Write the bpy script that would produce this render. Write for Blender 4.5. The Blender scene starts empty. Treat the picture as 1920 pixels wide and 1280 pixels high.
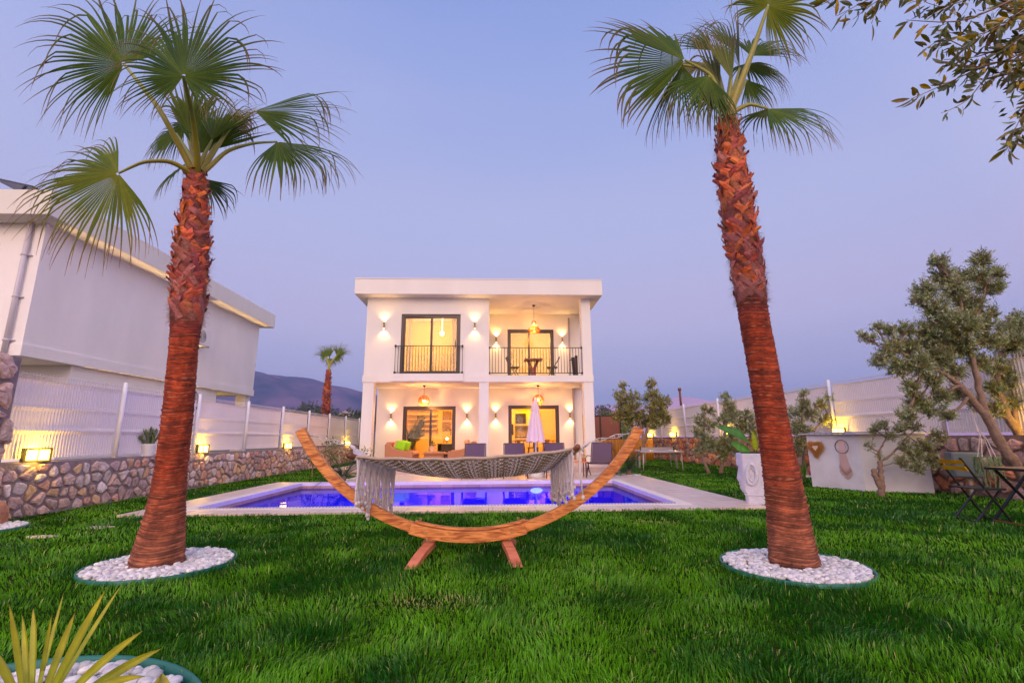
import bpy, math, random
import numpy as np
from mathutils import Vector, Matrix
R = math.radians
C = bpy.context.scene.collection
scene = bpy.context.scene
random.seed(7); rng = np.random.default_rng(11)

# ------------------------------------------------------------------ camera
PITCH, YAW, ROLL, CAMH, FPX = R(11.56), R(2.33), R(0.35), 1.0, 885.0
FW = np.array([math.sin(YAW)*math.cos(PITCH), math.cos(YAW)*math.cos(PITCH), math.sin(PITCH)])
RT0 = np.array([math.cos(YAW), -math.sin(YAW), 0.0]); UP0 = np.cross(RT0, FW)
RT = math.cos(ROLL)*RT0 - math.sin(ROLL)*UP0
UP = math.cos(ROLL)*UP0 + math.sin(ROLL)*RT0
CAM = np.array([0.0, 0.0, CAMH])
cd = bpy.data.cameras.new('camera'); cam = bpy.data.objects.new('camera', cd); C.objects.link(cam)
cd.sensor_width = 36.0; cd.lens = 36.0*FPX/1920.0; cd.clip_start = 0.05; cd.clip_end = 20000
m = Matrix(((RT[0], UP[0], -FW[0], 0), (RT[1], UP[1], -FW[1], 0), (RT[2], UP[2], -FW[2], CAMH), (0, 0, 0, 1)))
cam.matrix_world = m
scene.camera = cam
def ray(x, y): return FW*FPX + RT*(x-960) - UP*(y-640)
def PY(x, y, Y): d = ray(x, y); return CAM + d*(Y/d[1])
def PZ(x, y, Z=0.0): d = ray(x, y); return CAM + d*((Z-CAMH)/d[2])
def PX(x, y, X): d = ray(x, y); return CAM + d*(X/d[0])

# ------------------------------------------------------------------ colour helpers
def S(r, g, b):
    f = lambda c: (c/255/12.92) if c/255 <= 0.04045 else ((c/255+0.055)/1.055)**2.4
    return (f(r), f(g), f(b))

# ------------------------------------------------------------------ world: dusk sky, sun just under the horizon behind the camera
scene.view_settings.view_transform = 'Standard'; scene.view_settings.look = 'None'
scene.view_settings.exposure = 0.0; scene.view_settings.gamma = 1.0
SUN_AZ, SUN_EL = R(182), R(7)       # direction the light comes from (from +Y clockwise)
w = bpy.data.worlds.new('World'); scene.world = w; w.use_nodes = True
nt = w.node_tree; nt.nodes.clear()
def N(t, **k):
    n = nt.nodes.new(t)
    for a, v in k.items(): setattr(n, a, v)
    return n
out = N('ShaderNodeOutputWorld'); bg = N('ShaderNodeBackground'); bg2 = N('ShaderNodeBackground'); ad = N('ShaderNodeAddShader')
sky = N('ShaderNodeTexSky'); sky.sky_type = 'NISHITA'; sky.sun_disc = False; sky.sun_elevation = R(1.5); sky.sun_rotation = SUN_AZ
bg2.inputs[1].default_value = 0.05
nt.links.new(sky.outputs[0], bg2.inputs[0])
tc = N('ShaderNodeTexCoord'); sx = N('ShaderNodeSeparateXYZ'); nt.links.new(tc.outputs['Generated'], sx.inputs[0])
cr = N('ShaderNodeValToRGB'); nt.links.new(sx.outputs[2], cr.inputs[0])
el = cr.color_ramp; el.interpolation = 'EASE'
stops = [(0.0, S(176, 162, 208)), (0.05, S(148, 158, 212)), (0.13, S(172, 168, 218)), (0.24, S(188, 180, 224)), (0.42, S(180, 184, 229)), (0.60, S(158, 172, 228)), (0.78, S(136, 158, 224)), (1.0, S(100, 130, 205))]
while len(el.elements) < len(stops): el.elements.new(0.5)
for e, (p, c) in zip(el.elements, stops): e.position = p; e.color = (*c, 1)
# warm afterglow low in the western sky behind the camera
def MA(op, a, b=None, clamp=False):
    n = N('ShaderNodeMath', operation=op); n.use_clamp = clamp
    for i, v in enumerate((a, b)):
        if v is None: continue
        if isinstance(v, (int, float)): n.inputs[i].default_value = v
        else: nt.links.new(v, n.inputs[i])
    return n.outputs[0]
gx = MA('MULTIPLY', sx.outputs[0], math.sin(SUN_AZ)); gy = MA('MULTIPLY', sx.outputs[1], math.cos(SUN_AZ))
az = MA('MAXIMUM', MA('DIVIDE', MA('ADD', MA('ADD', gx, gy), 0.25), 1.25), 0.0); az = MA('POWER', az, 1.1)
ev = MA('POWER', 2.718, MA('MULTIPLY', MA('ABSOLUTE', sx.outputs[2]), -1.8))
gl = MA('MULTIPLY', MA('MULTIPLY', az, ev), 1.0)
# the rest of the dome (sides, zenith, west) is brighter than the darkening east
fo = MA('DIVIDE', MA('SUBTRACT', 0.62, sx.outputs[1]), 1.3, True)
m0 = N('ShaderNodeMixRGB', blend_type='ADD'); m0.inputs[2].default_value = (0.82, 0.64, 0.60, 1); nt.links.new(fo, m0.inputs[0]); nt.links.new(cr.outputs[0], m0.inputs[1])
mx = N('ShaderNodeMixRGB', blend_type='ADD'); mx.inputs[2].default_value = (1.5, 0.9, 0.55, 1)
nt.links.new(gl, mx.inputs[0]); nt.links.new(m0.outputs[0], mx.inputs[1])
# faint pink cloud bands close to the horizon
no = N('ShaderNodeTexNoise'); mp = N('ShaderNodeMapping'); mp.inputs['Scale'].default_value = (2.5, 2.5, 22)
nt.links.new(tc.outputs['Generated'], mp.inputs[0]); nt.links.new(mp.outputs[0], no.inputs[0]); no.inputs['Scale'].default_value = 1.6; no.inputs['Detail'].default_value = 4
cl = MA('MULTIPLY', MA('MULTIPLY', MA('SUBTRACT', no.outputs[0], 0.42, True), 2.2, True), MA('POWER', 2.718, MA('MULTIPLY', MA('ABSOLUTE', sx.outputs[2]), -16.0)))
mc = N('ShaderNodeMixRGB'); nt.links.new(cl, mc.inputs[0]); nt.links.new(mx.outputs[0], mc.inputs[1]); mc.inputs[2].default_value = (*S(222, 178, 205), 1)
n3 = N('ShaderNodeTexNoise'); mp3 = N('ShaderNodeMapping'); mp3.inputs['Scale'].default_value = (1.2, 1.2, 4.5); nt.links.new(tc.outputs['Generated'], mp3.inputs[0]); nt.links.new(mp3.outputs[0], n3.inputs[0]); n3.inputs['Scale'].default_value = 1.3; n3.inputs['Detail'].default_value = 5
veil = MA('MULTIPLY', MA('SUBTRACT', n3.outputs[0], 0.42, True), 0.45, True)
m4 = N('ShaderNodeMixRGB'); nt.links.new(veil, m4.inputs[0]); nt.links.new(mc.outputs[0], m4.inputs[1]); m4.inputs[2].default_value = (*S(206, 196, 230), 1)
nt.links.new(m4.outputs[0], bg.inputs[0]); bg.inputs[1].default_value = 1.0
nt.links.new(bg.outputs[0], ad.inputs[0]); nt.links.new(bg2.outputs[0], ad.inputs[1]); nt.links.new(ad.outputs[0], out.inputs[0])
# the last pink light: one very soft low sun
sl = bpy.data.lights.new('sun', 'SUN'); sl.energy = 2.6; sl.angle = R(40); sl.color = (1.0, 0.68, 0.46)
so = bpy.data.objects.new('sun', sl); C.objects.link(so)
sd = Vector((math.sin(SUN_AZ)*math.cos(R(12)), math.cos(SUN_AZ)*math.cos(R(12)), math.sin(R(12))))
so.rotation_euler = sd.to_track_quat('Z', 'Y').to_euler(); so.location = (0, -5, 8)
scene.cycles.max_bounces = 6; scene.cycles.transparent_max_bounces = 24; scene.cycles.caustics_reflective = False; scene.cycles.caustics_refractive = False
scene.cycles.sample_clamp_indirect = 6.0
try: scene.cycles.use_denoising = True; scene.cycles.denoiser = 'OPENIMAGEDENOISE'
except Exception: pass

# ------------------------------------------------------------------ materials
MATS = {}
def mat(name, col, rough=0.6, metal=0.0, noise=0.0, nscale=8.0, bump=0.0, bscale=40.0, vcol=False, spec=0.5, emit=None, estr=0.0, trans=0.0, col2=None, stretch=None, alpha=None):
    if name in MATS: return MATS[name]
    m = bpy.data.materials.new(name); m.use_nodes = True; MATS[name] = m
    t = m.node_tree; b = t.nodes['Principled BSDF']; L = t.links.new
    b.inputs['Base Color'].default_value = (*col, 1); b.inputs['Roughness'].default_value = rough; b.inputs['Metallic'].default_value = metal
    b.inputs['Specular IOR Level'].default_value = spec
    co = t.nodes.new('ShaderNodeTexCoord'); src = co.outputs['Object']
    if stretch:
        mpg = t.nodes.new('ShaderNodeMapping'); mpg.inputs['Scale'].default_value = stretch; L(src, mpg.inputs[0]); src = mpg.outputs[0]
    cs = None
    if vcol:
        a = t.nodes.new('ShaderNodeAttribute'); a.attribute_name = 'col'; cs = a.outputs['Color']
    if noise > 0 or col2 is not None:
        n = t.nodes.new('ShaderNodeTexNoise'); n.inputs['Scale'].default_value = nscale; n.inputs['Detail'].default_value = 6; n.inputs['Roughness'].default_value = 0.6
        L(src, n.inputs[0])
        if col2 is not None:
            mr = t.nodes.new('ShaderNodeMapRange'); mr.inputs[1].default_value = 0.35; mr.inputs[2].default_value = 0.65; L(n.outputs[0], mr.inputs[0])
            mm = t.nodes.new('ShaderNodeMixRGB'); L(mr.outputs[0], mm.inputs[0]); mm.inputs[2].default_value = (*col2, 1)
            if cs is not None: L(cs, mm.inputs[1])
            else: mm.inputs[1].default_value = (*col, 1)
            cs = mm.outputs[0]
        if noise > 0:
            mr = t.nodes.new('ShaderNodeMapRange'); mr.inputs[1].default_value = 0.25; mr.inputs[2].default_value = 0.75; mr.inputs[3].default_value = 1-noise; mr.inputs[4].default_value = 1+noise
            L(n.outputs[0], mr.inputs[0])
            mm = t.nodes.new('ShaderNodeMixRGB'); mm.blend_type = 'MULTIPLY'; mm.inputs[0].default_value = 1
            if cs is not None: L(cs, mm.inputs[1])
            else: mm.inputs[1].default_value = (*col, 1)
            L(mr.outputs[0], mm.inputs[2]); cs = mm.outputs[0]
    if cs is not None: L(cs, b.inputs['Base Color'])
    if bump > 0:
        n2 = t.nodes.new('ShaderNodeTexNoise'); n2.inputs['Scale'].default_value = bscale; n2.inputs['Detail'].default_value = 5; L(src, n2.inputs[0])
        bp = t.nodes.new('ShaderNodeBump'); bp.inputs['Strength'].default_value = bump; bp.inputs['Distance'].default_value = 0.02; L(n2.outputs[0], bp.inputs['Height']); L(bp.outputs[0], b.inputs['Normal'])
    if emit is not None:
        b.inputs['Emission Color'].default_value = (*emit, 1); b.inputs['Emission Strength'].default_value = estr
    if trans > 0:      # thin leaf: part of the light passes through
        tr = t.nodes.new('ShaderNodeBsdfTranslucent'); ms = t.nodes.new('ShaderNodeMixShader'); ms.inputs[0].default_value = trans
        if cs is not None: L(cs, tr.inputs[0])
        else: tr.inputs[0].default_value = (*col, 1)
        o = t.nodes['Material Output']; L(b.outputs[0], ms.inputs[1]); L(tr.outputs[0], ms.inputs[2]); L(ms.outputs[0], o.inputs[0])
    return m

def glass_mat(name, tint=(1, 1, 1), refl=0.08):
    m = bpy.data.materials.new(name); m.use_nodes = True; MATS[name] = m; t = m.node_tree; t.nodes.clear()
    o = t.nodes.new('ShaderNodeOutputMaterial'); a = t.nodes.new('ShaderNodeBsdfTransparent'); g = t.nodes.new('ShaderNodeBsdfGlossy'); x = t.nodes.new('ShaderNodeMixShader')
    a.inputs[0].default_value = (*tint, 1); g.inputs['Roughness'].default_value = 0.02; x.inputs[0].default_value = refl
    t.links.new(a.outputs[0], x.inputs[1]); t.links.new(g.outputs[0], x.inputs[2]); t.links.new(x.outputs[0], o.inputs[0])
    return m

def water_mat():
    m = bpy.data.materials.new('pool_water'); m.use_nodes = True; t = m.node_tree; t.nodes.clear(); L = t.links.new
    o = t.nodes.new('ShaderNodeOutputMaterial'); a = t.nodes.new('ShaderNodeBsdfTransparent'); g = t.nodes.new('ShaderNodeBsdfGlossy'); x = t.nodes.new('ShaderNodeMixShader')
    a.inputs[0].default_value = (0.06, 0.10, 1.0, 1); g.inputs['Roughness'].default_value = 0.015; g.inputs[0].default_value = (0.56, 0.52, 0.86, 1)
    fr = t.nodes.new('ShaderNodeFresnel'); fr.inputs[0].default_value = 1.25
    co = t.nodes.new('ShaderNodeTexCoord'); n = t.nodes.new('ShaderNodeTexNoise'); n.inputs['Scale'].default_value = 2.2; n.inputs['Detail'].default_value = 3
    bp = t.nodes.new('ShaderNodeBump'); bp.inputs['Strength'].default_value = 0.10; bp.inputs['Distance'].default_value = 0.03
    L(co.outputs['Object'], n.inputs[0]); L(n.outputs[0], bp.inputs['Height']); L(bp.outputs[0], g.inputs['Normal'])
    L(fr.outputs[0], x.inputs[0]); L(a.outputs[0], x.inputs[1]); L(g.outputs[0], x.inputs[2]); L(x.outputs[0], o.inputs[0])
    return m

def wood_mat(name, c1, c2, scale=3.0, stretch=(1, 12, 12), rough=0.45):
    m = bpy.data.materials.new(name); m.use_nodes = True; MATS[name] = m; t = m.node_tree; b = t.nodes['Principled BSDF']; L = t.links.new
    co = t.nodes.new('ShaderNodeTexCoord'); mp = t.nodes.new('ShaderNodeMapping'); mp.inputs['Scale'].default_value = stretch
    n = t.nodes.new('ShaderNodeTexNoise'); n.inputs['Scale'].default_value = scale; n.inputs['Detail'].default_value = 8; n.inputs['Distortion'].default_value = 0.8
    r = t.nodes.new('ShaderNodeValToRGB'); r.color_ramp.elements[0].position = 0.35; r.color_ramp.elements[1].position = 0.62
    r.color_ramp.elements[0].color = (*c2, 1); r.color_ramp.elements[1].color = (*c1, 1)
    L(co.outputs['Object'], mp.inputs[0]); L(mp.outputs[0], n.inputs[0]); L(n.outputs[0], r.inputs[0]); L(r.outputs[0], b.inputs['Base Color'])
    b.inputs['Roughness'].default_value = rough
    return m

# ------------------------------------------------------------------ mesh builder (world coordinates)
class MB:
    def __init__(s): s.v = []; s.f = []; s.n = 0; s.c = []; s.hasc = False
    def add(s, v, f, col=None):
        v = np.asarray(v, float).reshape(-1, 3); b = s.n
        s.v.append(v); s.n += len(v)
        if isinstance(f, np.ndarray): s.f.append(f.astype(np.int64)+b)
        else:
            by = {}
            for q in f: by.setdefault(len(q), []).append(q)
            for q in by.values(): s.f.append(np.array(q, np.int64)+b)
        if col is None: s.c.append(np.full((len(v), 3), 0.5))
        else: s.c.append(np.broadcast_to(np.asarray(col, float), (len(v), 3))); s.hasc = True
        return s
    def box(s, x0, x1, y0, y1, z0, z1, col=None):
        return s.add([(x0, y0, z0), (x1, y0, z0), (x1, y1, z0), (x0, y1, z0), (x0, y0, z1), (x1, y0, z1), (x1, y1, z1), (x0, y1, z1)],
                     [(0, 3, 2, 1), (4, 5, 6, 7), (0, 1, 5, 4), (1, 2, 6, 5), (2, 3, 7, 6), (3, 0, 4, 7)], col)
    def obox(s, c, u, v, w, col=None):      # oriented box, half vectors
        c, u, v, w = map(lambda a: np.asarray(a, float), (c, u, v, w))
        P = [c-u-v-w, c+u-v-w, c+u+v-w, c-u+v-w, c-u-v+w, c+u-v+w, c+u+v+w, c-u+v+w]
        return s.add(P, [(0, 3, 2, 1), (4, 5, 6, 7), (0, 1, 5, 4), (1, 2, 6, 5), (2, 3, 7, 6), (3, 0, 4, 7)], col)
    def bar(s, a, b, w, h=None, up=(0, 0, 1), col=None):
        a, b = np.asarray(a, float), np.asarray(b, float); h = h or w; d = b-a; l = np.linalg.norm(d); d /= l
        up = np.asarray(up, float); sd = np.cross(d, up)
        if np.linalg.norm(sd) < 1e-3: sd = np.cross(d, (1, 0, 0))
        sd /= np.linalg.norm(sd); u2 = np.cross(sd, d)
        return s.obox((a+b)/2, d*l/2, sd*w/2, u2*h/2, col)
    def tube(s, pts, r, k=8, caps=True, col=None, closed=False):
        P = np.asarray(pts, float); n = len(P); r = np.broadcast_to(np.asarray(r, float), (n,))
        T = np.gradient(P, axis=0) if not closed else (np.roll(P, -1, 0)-np.roll(P, 1, 0))
        T /= np.linalg.norm(T, axis=1)[:, None]+1e-12
        ref = np.array([0, 0, 1.0]) if abs(T[0][2]) < 0.9 else np.array([1.0, 0, 0])
        V = []; u = np.cross(T[0], ref); u /= np.linalg.norm(u)
        a = np.arange(k)*2*math.pi/k
        for i in range(n):
            u = u-T[i]*np.dot(u, T[i]); u /= np.linalg.norm(u)+1e-12; v = np.cross(T[i], u)
            V.append(P[i]+r[i]*(np.cos(a)[:, None]*u+np.sin(a)[:, None]*v))
        V = np.concatenate(V); F = []
        m = n if closed else n-1
        for i in range(m):
            i2 = (i+1) % n
            for j in range(k): j2 = (j+1) % k; F.append((i*k+j, i*k+j2, i2*k+j2, i2*k+j))
        if caps and not closed: F.append(tuple(range(k-1, -1, -1))); F.append(tuple((n-1)*k+j for j in range(k)))
        return s.add(V, F, col)
    def lathe(s, prof, c=(0, 0, 0), k=24, col=None):
        V = []; a = np.arange(k)*2*math.pi/k; F = []
        for r, z in prof: V.append(np.stack([c[0]+r*np.cos(a), c[1]+r*np.sin(a), np.full(k, c[2]+z)], 1))
        V = np.concatenate(V)
        for i in range(len(prof)-1):
            for j in range(k): j2 = (j+1) % k; F.append((i*k+j, i*k+j2, (i+1)*k+j2, (i+1)*k+j))
        F.append(tuple(range(k-1, -1, -1))); F.append(tuple((len(prof)-1)*k+j for j in range(k)))
        return s.add(V, F, col)
    def prism(s, poly, axis, a0, a1, col=None):    # polygon extruded along an axis
        n = len(poly); V = []
        for a in (a0, a1):
            for p, q in poly: V.append({'x': (a, p, q), 'y': (p, a, q), 'z': (p, q, a)}[axis])
        F = [tuple(range(n-1, -1, -1)), tuple(range(n, 2*n))]+[(i, (i+1) % n, n+(i+1) % n, n+i) for i in range(n)]
        return s.add(V, F, col)
    def quad(s, a, b, c, d, col=None): return s.add([a, b, c, d], [(0, 1, 2, 3)], col)
    def ball(s, c, r, k=10, col=None, jit=0.0):
        r = np.broadcast_to(np.asarray(r, float), (3,)); V = []; F = []; m = k//2+1
        for i in range(m+1):
            t = math.pi*i/m
            for j in range(k):
                p = 2*math.pi*j/k; q = 1+jit*random.uniform(-1, 1)
                V.append((c[0]+r[0]*q*math.sin(t)*math.cos(p), c[1]+r[1]*q*math.sin(t)*math.sin(p), c[2]+r[2]*q*math.cos(t)))
        for i in range(m):
            for j in range(k): j2 = (j+1) % k; F.append((i*k+j, (i+1)*k+j, (i+1)*k+j2, i*k+j2))
        return s.add(V, F, col)

def wloc(o):
    l = Vector((0, 0, 0))
    while o is not None: l = l+o.location; o = o.parent
    return l
def part(name, mb, mt, parent=None, smooth=False, bevel=0.0, loc=None, label=None, kind=None):
    me = bpy.data.meshes.new(name)
    V = np.concatenate(mb.v); org = np.array(wloc(parent)) if parent is not None else np.array(loc if loc is not None else (0, 0, 0), float)
    V = V-org
    me.vertices.add(len(V)); me.vertices.foreach_set('co', V.astype(np.float32).ravel())
    li = np.concatenate([f.ravel() for f in mb.f]); lt = np.concatenate([np.full(len(f), f.shape[1]) for f in mb.f]); ls = np.concatenate(([0], np.cumsum(lt)[:-1]))
    me.loops.add(len(li)); me.loops.foreach_set('vertex_index', li.astype(np.int32))
    me.polygons.add(len(lt)); me.polygons.foreach_set('loop_start', ls.astype(np.int32)); me.polygons.foreach_set('loop_total', lt.astype(np.int32))
    me.polygons.foreach_set('use_smooth', np.full(len(lt), smooth))
    me.update(calc_edges=True)
    if mb.hasc:
        at = me.attributes.new('col', 'FLOAT_COLOR', 'POINT'); cc = np.concatenate(mb.c); at.data.foreach_set('color', np.concatenate([cc, np.ones((len(cc), 1))], 1).astype(np.float32).ravel())
    me.materials.append(mt)
    o = bpy.data.objects.new(name, me); C.objects.link(o)
    if parent is not None: o.parent = parent
    else: o.location = org
    if bevel > 0:
        b = o.modifiers.new('bevel', 'BEVEL'); b.width = bevel; b.segments = 2; b.limit_method = 'ANGLE'; b.angle_limit = R(40); b.harden_normals = False
    if label: o['label'] = label
    if kind: o['kind'] = kind
    return o
def thing(name, label, cat, loc, group=None):
    o = bpy.data.objects.new(name, None); C.objects.link(o); o.location = tuple(float(a) for a in loc); o.empty_display_size = 0.1
    o['label'] = label; o['category'] = cat
    if group: o['group'] = group
    return o
def tag(o, label, cat, group=None, kind=None):
    o['label'] = label; o['category'] = cat
    if group: o['group'] = group
    if kind: o['kind'] = kind
    return o
def struct(name, mb, mt, **k):
    o = part(name, mb, mt, **k); o['kind'] = 'structure'; return o
def copy_thing(o, loc, rotz=0.0, label=None, group=None, parent=None):
    c = o.copy(); C.objects.link(c); c.parent = parent
    if parent is None: c.location = loc; c.rotation_euler = (0, 0, rotz)
    if label: c['label'] = label
    if group: c['group'] = group
    for ch in o.children: copy_thing(ch, None, parent=c)
    return c
def lamp(kind, loc, energy, col, parent=None, radius=0.03, spot=None, direction=None, size=None, name='lamp_light', blend=1.0):
    l = bpy.data.lights.new(name, kind); l.energy = energy; l.color = col
    if kind in ('POINT', 'SPOT'): l.shadow_soft_size = radius
    if spot: l.spot_size = spot; l.spot_blend = blend
    if size: l.shape = 'RECTANGLE'; l.size, l.size_y = size
    o = bpy.data.objects.new(name, l); C.objects.link(o)
    if direction is not None: o.rotation_euler = (-Vector(direction)).to_track_quat('Z', 'Y').to_euler()
    p = Vector(loc)
    if parent is not None: o.parent = parent; p = p-wloc(parent)
    o.location = p
    return o

# ------------------------------------------------------------------ shared materials
M_stucco = mat('white_stucco', (0.765, 0.735, 0.68), rough=0.8, noise=0.07, nscale=0.9, bump=0.25, bscale=70, stretch=(1, 1, 0.35))
M_stucco2 = mat('pale_render', (0.88, 0.84, 0.84), rough=0.85, noise=0.09, nscale=0.7, bump=0.25, bscale=60, stretch=(1, 1, 0.35))
M_frame = mat('dark_brown_frame', (0.045, 0.028, 0.03), rough=0.35, metal=0.3)
M_glass = glass_mat('window_glass', (0.98, 0.98, 0.98), 0.045)
M_rail = mat('black_iron', (0.025, 0.022, 0.022), rough=0.45, metal=0.6)
M_brass = mat('bronze_lamp', (0.32, 0.19, 0.08), rough=0.35, metal=0.7)
M_white = mat('white_paint', (0.78, 0.76, 0.77), rough=0.5)
M_bulb = mat('warm_bulb', (1, 0.8, 0.5), emit=(1.0, 0.72, 0.35), estr=14)
M_trav = None

# ================================================================== GROUND
def tile_mat(name, c1, c2, mortar, sc=1.0, bw=0.6, rh=0.4, rough=0.35):
    m = bpy.data.materials.new(name); m.use_nodes = True; t = m.node_tree; b = t.nodes['Principled BSDF']; L = t.links.new
    co = t.nodes.new('ShaderNodeTexCoord'); br = t.nodes.new('ShaderNodeTexBrick'); br.inputs['Color1'].default_value = (*c1, 1); br.inputs['Color2'].default_value = (*c2, 1); br.inputs['Mortar'].default_value = (*mortar, 1)
    br.inputs['Scale'].default_value = sc; br.inputs['Mortar Size'].default_value = 0.006; br.inputs['Brick Width'].default_value = bw; br.inputs['Row Height'].default_value = rh
    L(co.outputs['Object'], br.inputs[0])
    n = t.nodes.new('ShaderNodeTexNoise'); n.inputs['Scale'].default_value = 2.3; n.inputs['Detail'].default_value = 7
    mp = t.nodes.new('ShaderNodeMapping'); mp.inputs['Scale'].default_value = (1, 5, 1); L(co.outputs['Object'], mp.inputs[0]); L(mp.outputs[0], n.inputs[0])
    r = t.nodes.new('ShaderNodeMapRange'); r.inputs[1].default_value = 0.3; r.inputs[2].default_value = 0.7; r.inputs[3].default_value = 0.82; r.inputs[4].default_value = 1.12; L(n.outputs[0], r.inputs[0])
    x = t.nodes.new('ShaderNodeMixRGB'); x.blend_type = 'MULTIPLY'; x.inputs[0].default_value = 1; L(br.outputs[0], x.inputs[1]); L(r.outputs[0], x.inputs[2]); L(x.outputs[0], b.inputs['Base Color'])
    b.inputs['Roughness'].default_value = rough
    bp = t.nodes.new('ShaderNodeBump'); bp.inputs['Strength'].default_value = 0.2; bp.inputs['Distance'].default_value = 0.01; L(n.outputs[0], bp.inputs['Height']); L(bp.outputs[0], b.inputs['Normal'])
    return m
M_trav = tile_mat('travertine', (0.72, 0.55, 0.46), (0.78, 0.63, 0.54), (0.42, 0.32, 0.27))
M_coping = mat('pale_coping_stone', (0.80, 0.70, 0.64), rough=0.75, noise=0.08, nscale=6)
M_earth = mat('dry_earth', (0.16, 0.12, 0.07), rough=0.95, noise=0.3, nscale=0.3, col2=(0.07, 0.09, 0.03))
M_soil = mat('lawn_soil', (0.012, 0.05, 0.004), rough=1.0, noise=0.4, nscale=5, col2=(0.03, 0.045, 0.008), spec=0.0)
PX0, PX1, PYN, PYF = -4.31, 2.77, 7.36, 11.28
LX0, LX1, LY0, LY1 = -6.6, 8.7, -6.0, 24.5
def ringed(mb, X0, X1, Y0, Y1, x0, x1, y0, y1, z):
    for a, b, c, d in ((X0, X1, Y0, y0), (X0, X1, y1, Y1), (X0, x0, y0, y1), (x1, X1, y0, y1)): mb.quad((a, c, z), (b, c, z), (b, d, z), (a, d, z))
    return mb
struct('ground', ringed(MB(), -3600, 3600, -3600, 3600, LX0, LX1, LY0, LY1, -0.02), M_earth)
struct('lawn', ringed(MB(), LX0, LX1, LY0, LY1, PX0-0.3, PX1+0.3, PYN-0.15, PYF+0.3, 0.0), M_soil)

# pool
M_tile = mat('blue_pool_tile', (0.02, 0.05, 0.80), rough=0.4, noise=0.15, nscale=3)
WZ = -0.085
mb = MB(); D = -1.45
mb.quad((PX0, PYN, D), (PX1, PYN, D), (PX1, PYF, D), (PX0, PYF, D))
for a, b in (((PX0, PYN), (PX0, PYF)), ((PX0, PYF), (PX1, PYF)), ((PX1, PYF), (PX1, PYN)), ((PX1, PYN), (PX0, PYN))):
    mb.quad((*a, D), (*b, D), (*b, WZ-0.12), (*a, WZ-0.12))
struct('pool_basin', mb, M_tile)
mb = MB()
for a, b in (((PX0, PYN), (PX0, PYF)), ((PX0, PYF), (PX1, PYF)), ((PX1, PYF), (PX1, PYN)), ((PX1, PYN), (PX0, PYN))):
    mb.quad((*a, WZ-0.12), (*b, WZ-0.12), (*b, -0.031), (*a, -0.031))
struct('pool_rim_tiles', mb, tile_mat('rim_tile', (0.46, 0.27, 0.12), (0.55, 0.34, 0.17), (0.3, 0.2, 0.1), bw=0.3, rh=0.3))
struct('pool_water', MB().quad((PX0, PYN, WZ), (PX1, PYN, WZ), (PX1, PYF, WZ), (PX0, PYF, WZ)), water_mat())
CW = 0.17; z1 = 0.035
mb = MB()
mb.box(PX0-CW, PX1+CW, PYN-CW, PYN, -0.03, z1); mb.box(PX0-CW, PX1+CW, PYF, PYF+CW, -0.03, z1)
mb.box(PX0-CW, PX0, PYN, PYF, -0.03, z1); mb.box(PX1, PX1+CW, PYN, PYF, -0.03, z1)
struct('pool_coping', mb, M_coping)
mb = MB()
x = PX0+0.1
while x < PX1-0.05: mb.box(x, x+0.022, PYN-0.09, PYN-0.055, z1-0.01, z1+0.003); x += 0.047
struct('overflow_slots', mb, mat('dark_slot', (0.05, 0.035, 0.04), rough=0.6))
DZ = 0.03; mb = MB(); DX0, DX1, DY0, DYB = -5.0, 3.9, 6.82, 13.9
mb.box(DX0, DX1, DY0, PYN-CW, -0.05, DZ)
mb.box(DX0, PX0-CW, PYN-CW, PYF+CW+0.15, -0.05, DZ); mb.box(PX1+CW, DX1, PYN-CW, PYF+CW+0.15, -0.05, DZ)
mb.box(PX0-CW, PX1+CW, PYF+CW, PYF+CW+0.15, -0.05, DZ)
y = PYF+CW+0.15
mb.prism([(-3.75, y), (DX1, y), (DX1, 12.62), (3.3, 12.62), (3.3, DYB), (-3.6, DYB), (-3.6, 12.7)], 'z', -0.05, DZ)
struct('pool_deck', mb, M_trav)
# underwater lamps: a bright one in the far wall, plus unseen blue lights added along the near wall to light the basin
pl = thing('pool_lamp', 'bright round underwater lamp glowing at the far edge of the blue pool', 'pool lamp', (1.0, PYF-0.02, WZ-0.14))
mb = MB(); a = np.arange(28)*2*math.pi/28
mb.add(np.concatenate([np.stack([1.0+0.13*np.cos(a), np.full(28, PYF-0.03), WZ-0.095+0.05*np.sin(a)], 1), np.stack([1.0+0.14*np.cos(a), np.full(28, PYF-0.001), WZ-0.095+0.06*np.sin(a)], 1)]), [tuple(range(28))]+[(i, (i+1) % 28, 28+(i+1) % 28, 28+i) for i in range(28)])
part('lens', mb, mat('pool_lens', (0.8, 0.85, 1), emit=(0.75, 0.85, 1.0), estr=12), pl)
lamp('POINT', (1.0, PYF-0.5, WZ-0.45), 3.5, (0.35, 0.45, 1.0), pl, 0.02)
for i, X in enumerate((-3.4, -1.8, -0.2, 1.6)):
    lamp('AREA', (X, PYN+0.03, -0.6), 60, (0.002, 0.016, 1.0), pl, direction=(0, 1, -0.45), size=(0.5, 0.25)).data.spread = R(110)

# porch platform
PZ0 = 0.17; PYS = 13.9
struct('porch_floor', MB().box(-4.62, 3.66, PYS, 25.2, -0.05, PZ0), tile_mat('porch_tile', (0.60, 0.42, 0.35), (0.66, 0.48, 0.41), (0.4, 0.28, 0.24)))

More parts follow.
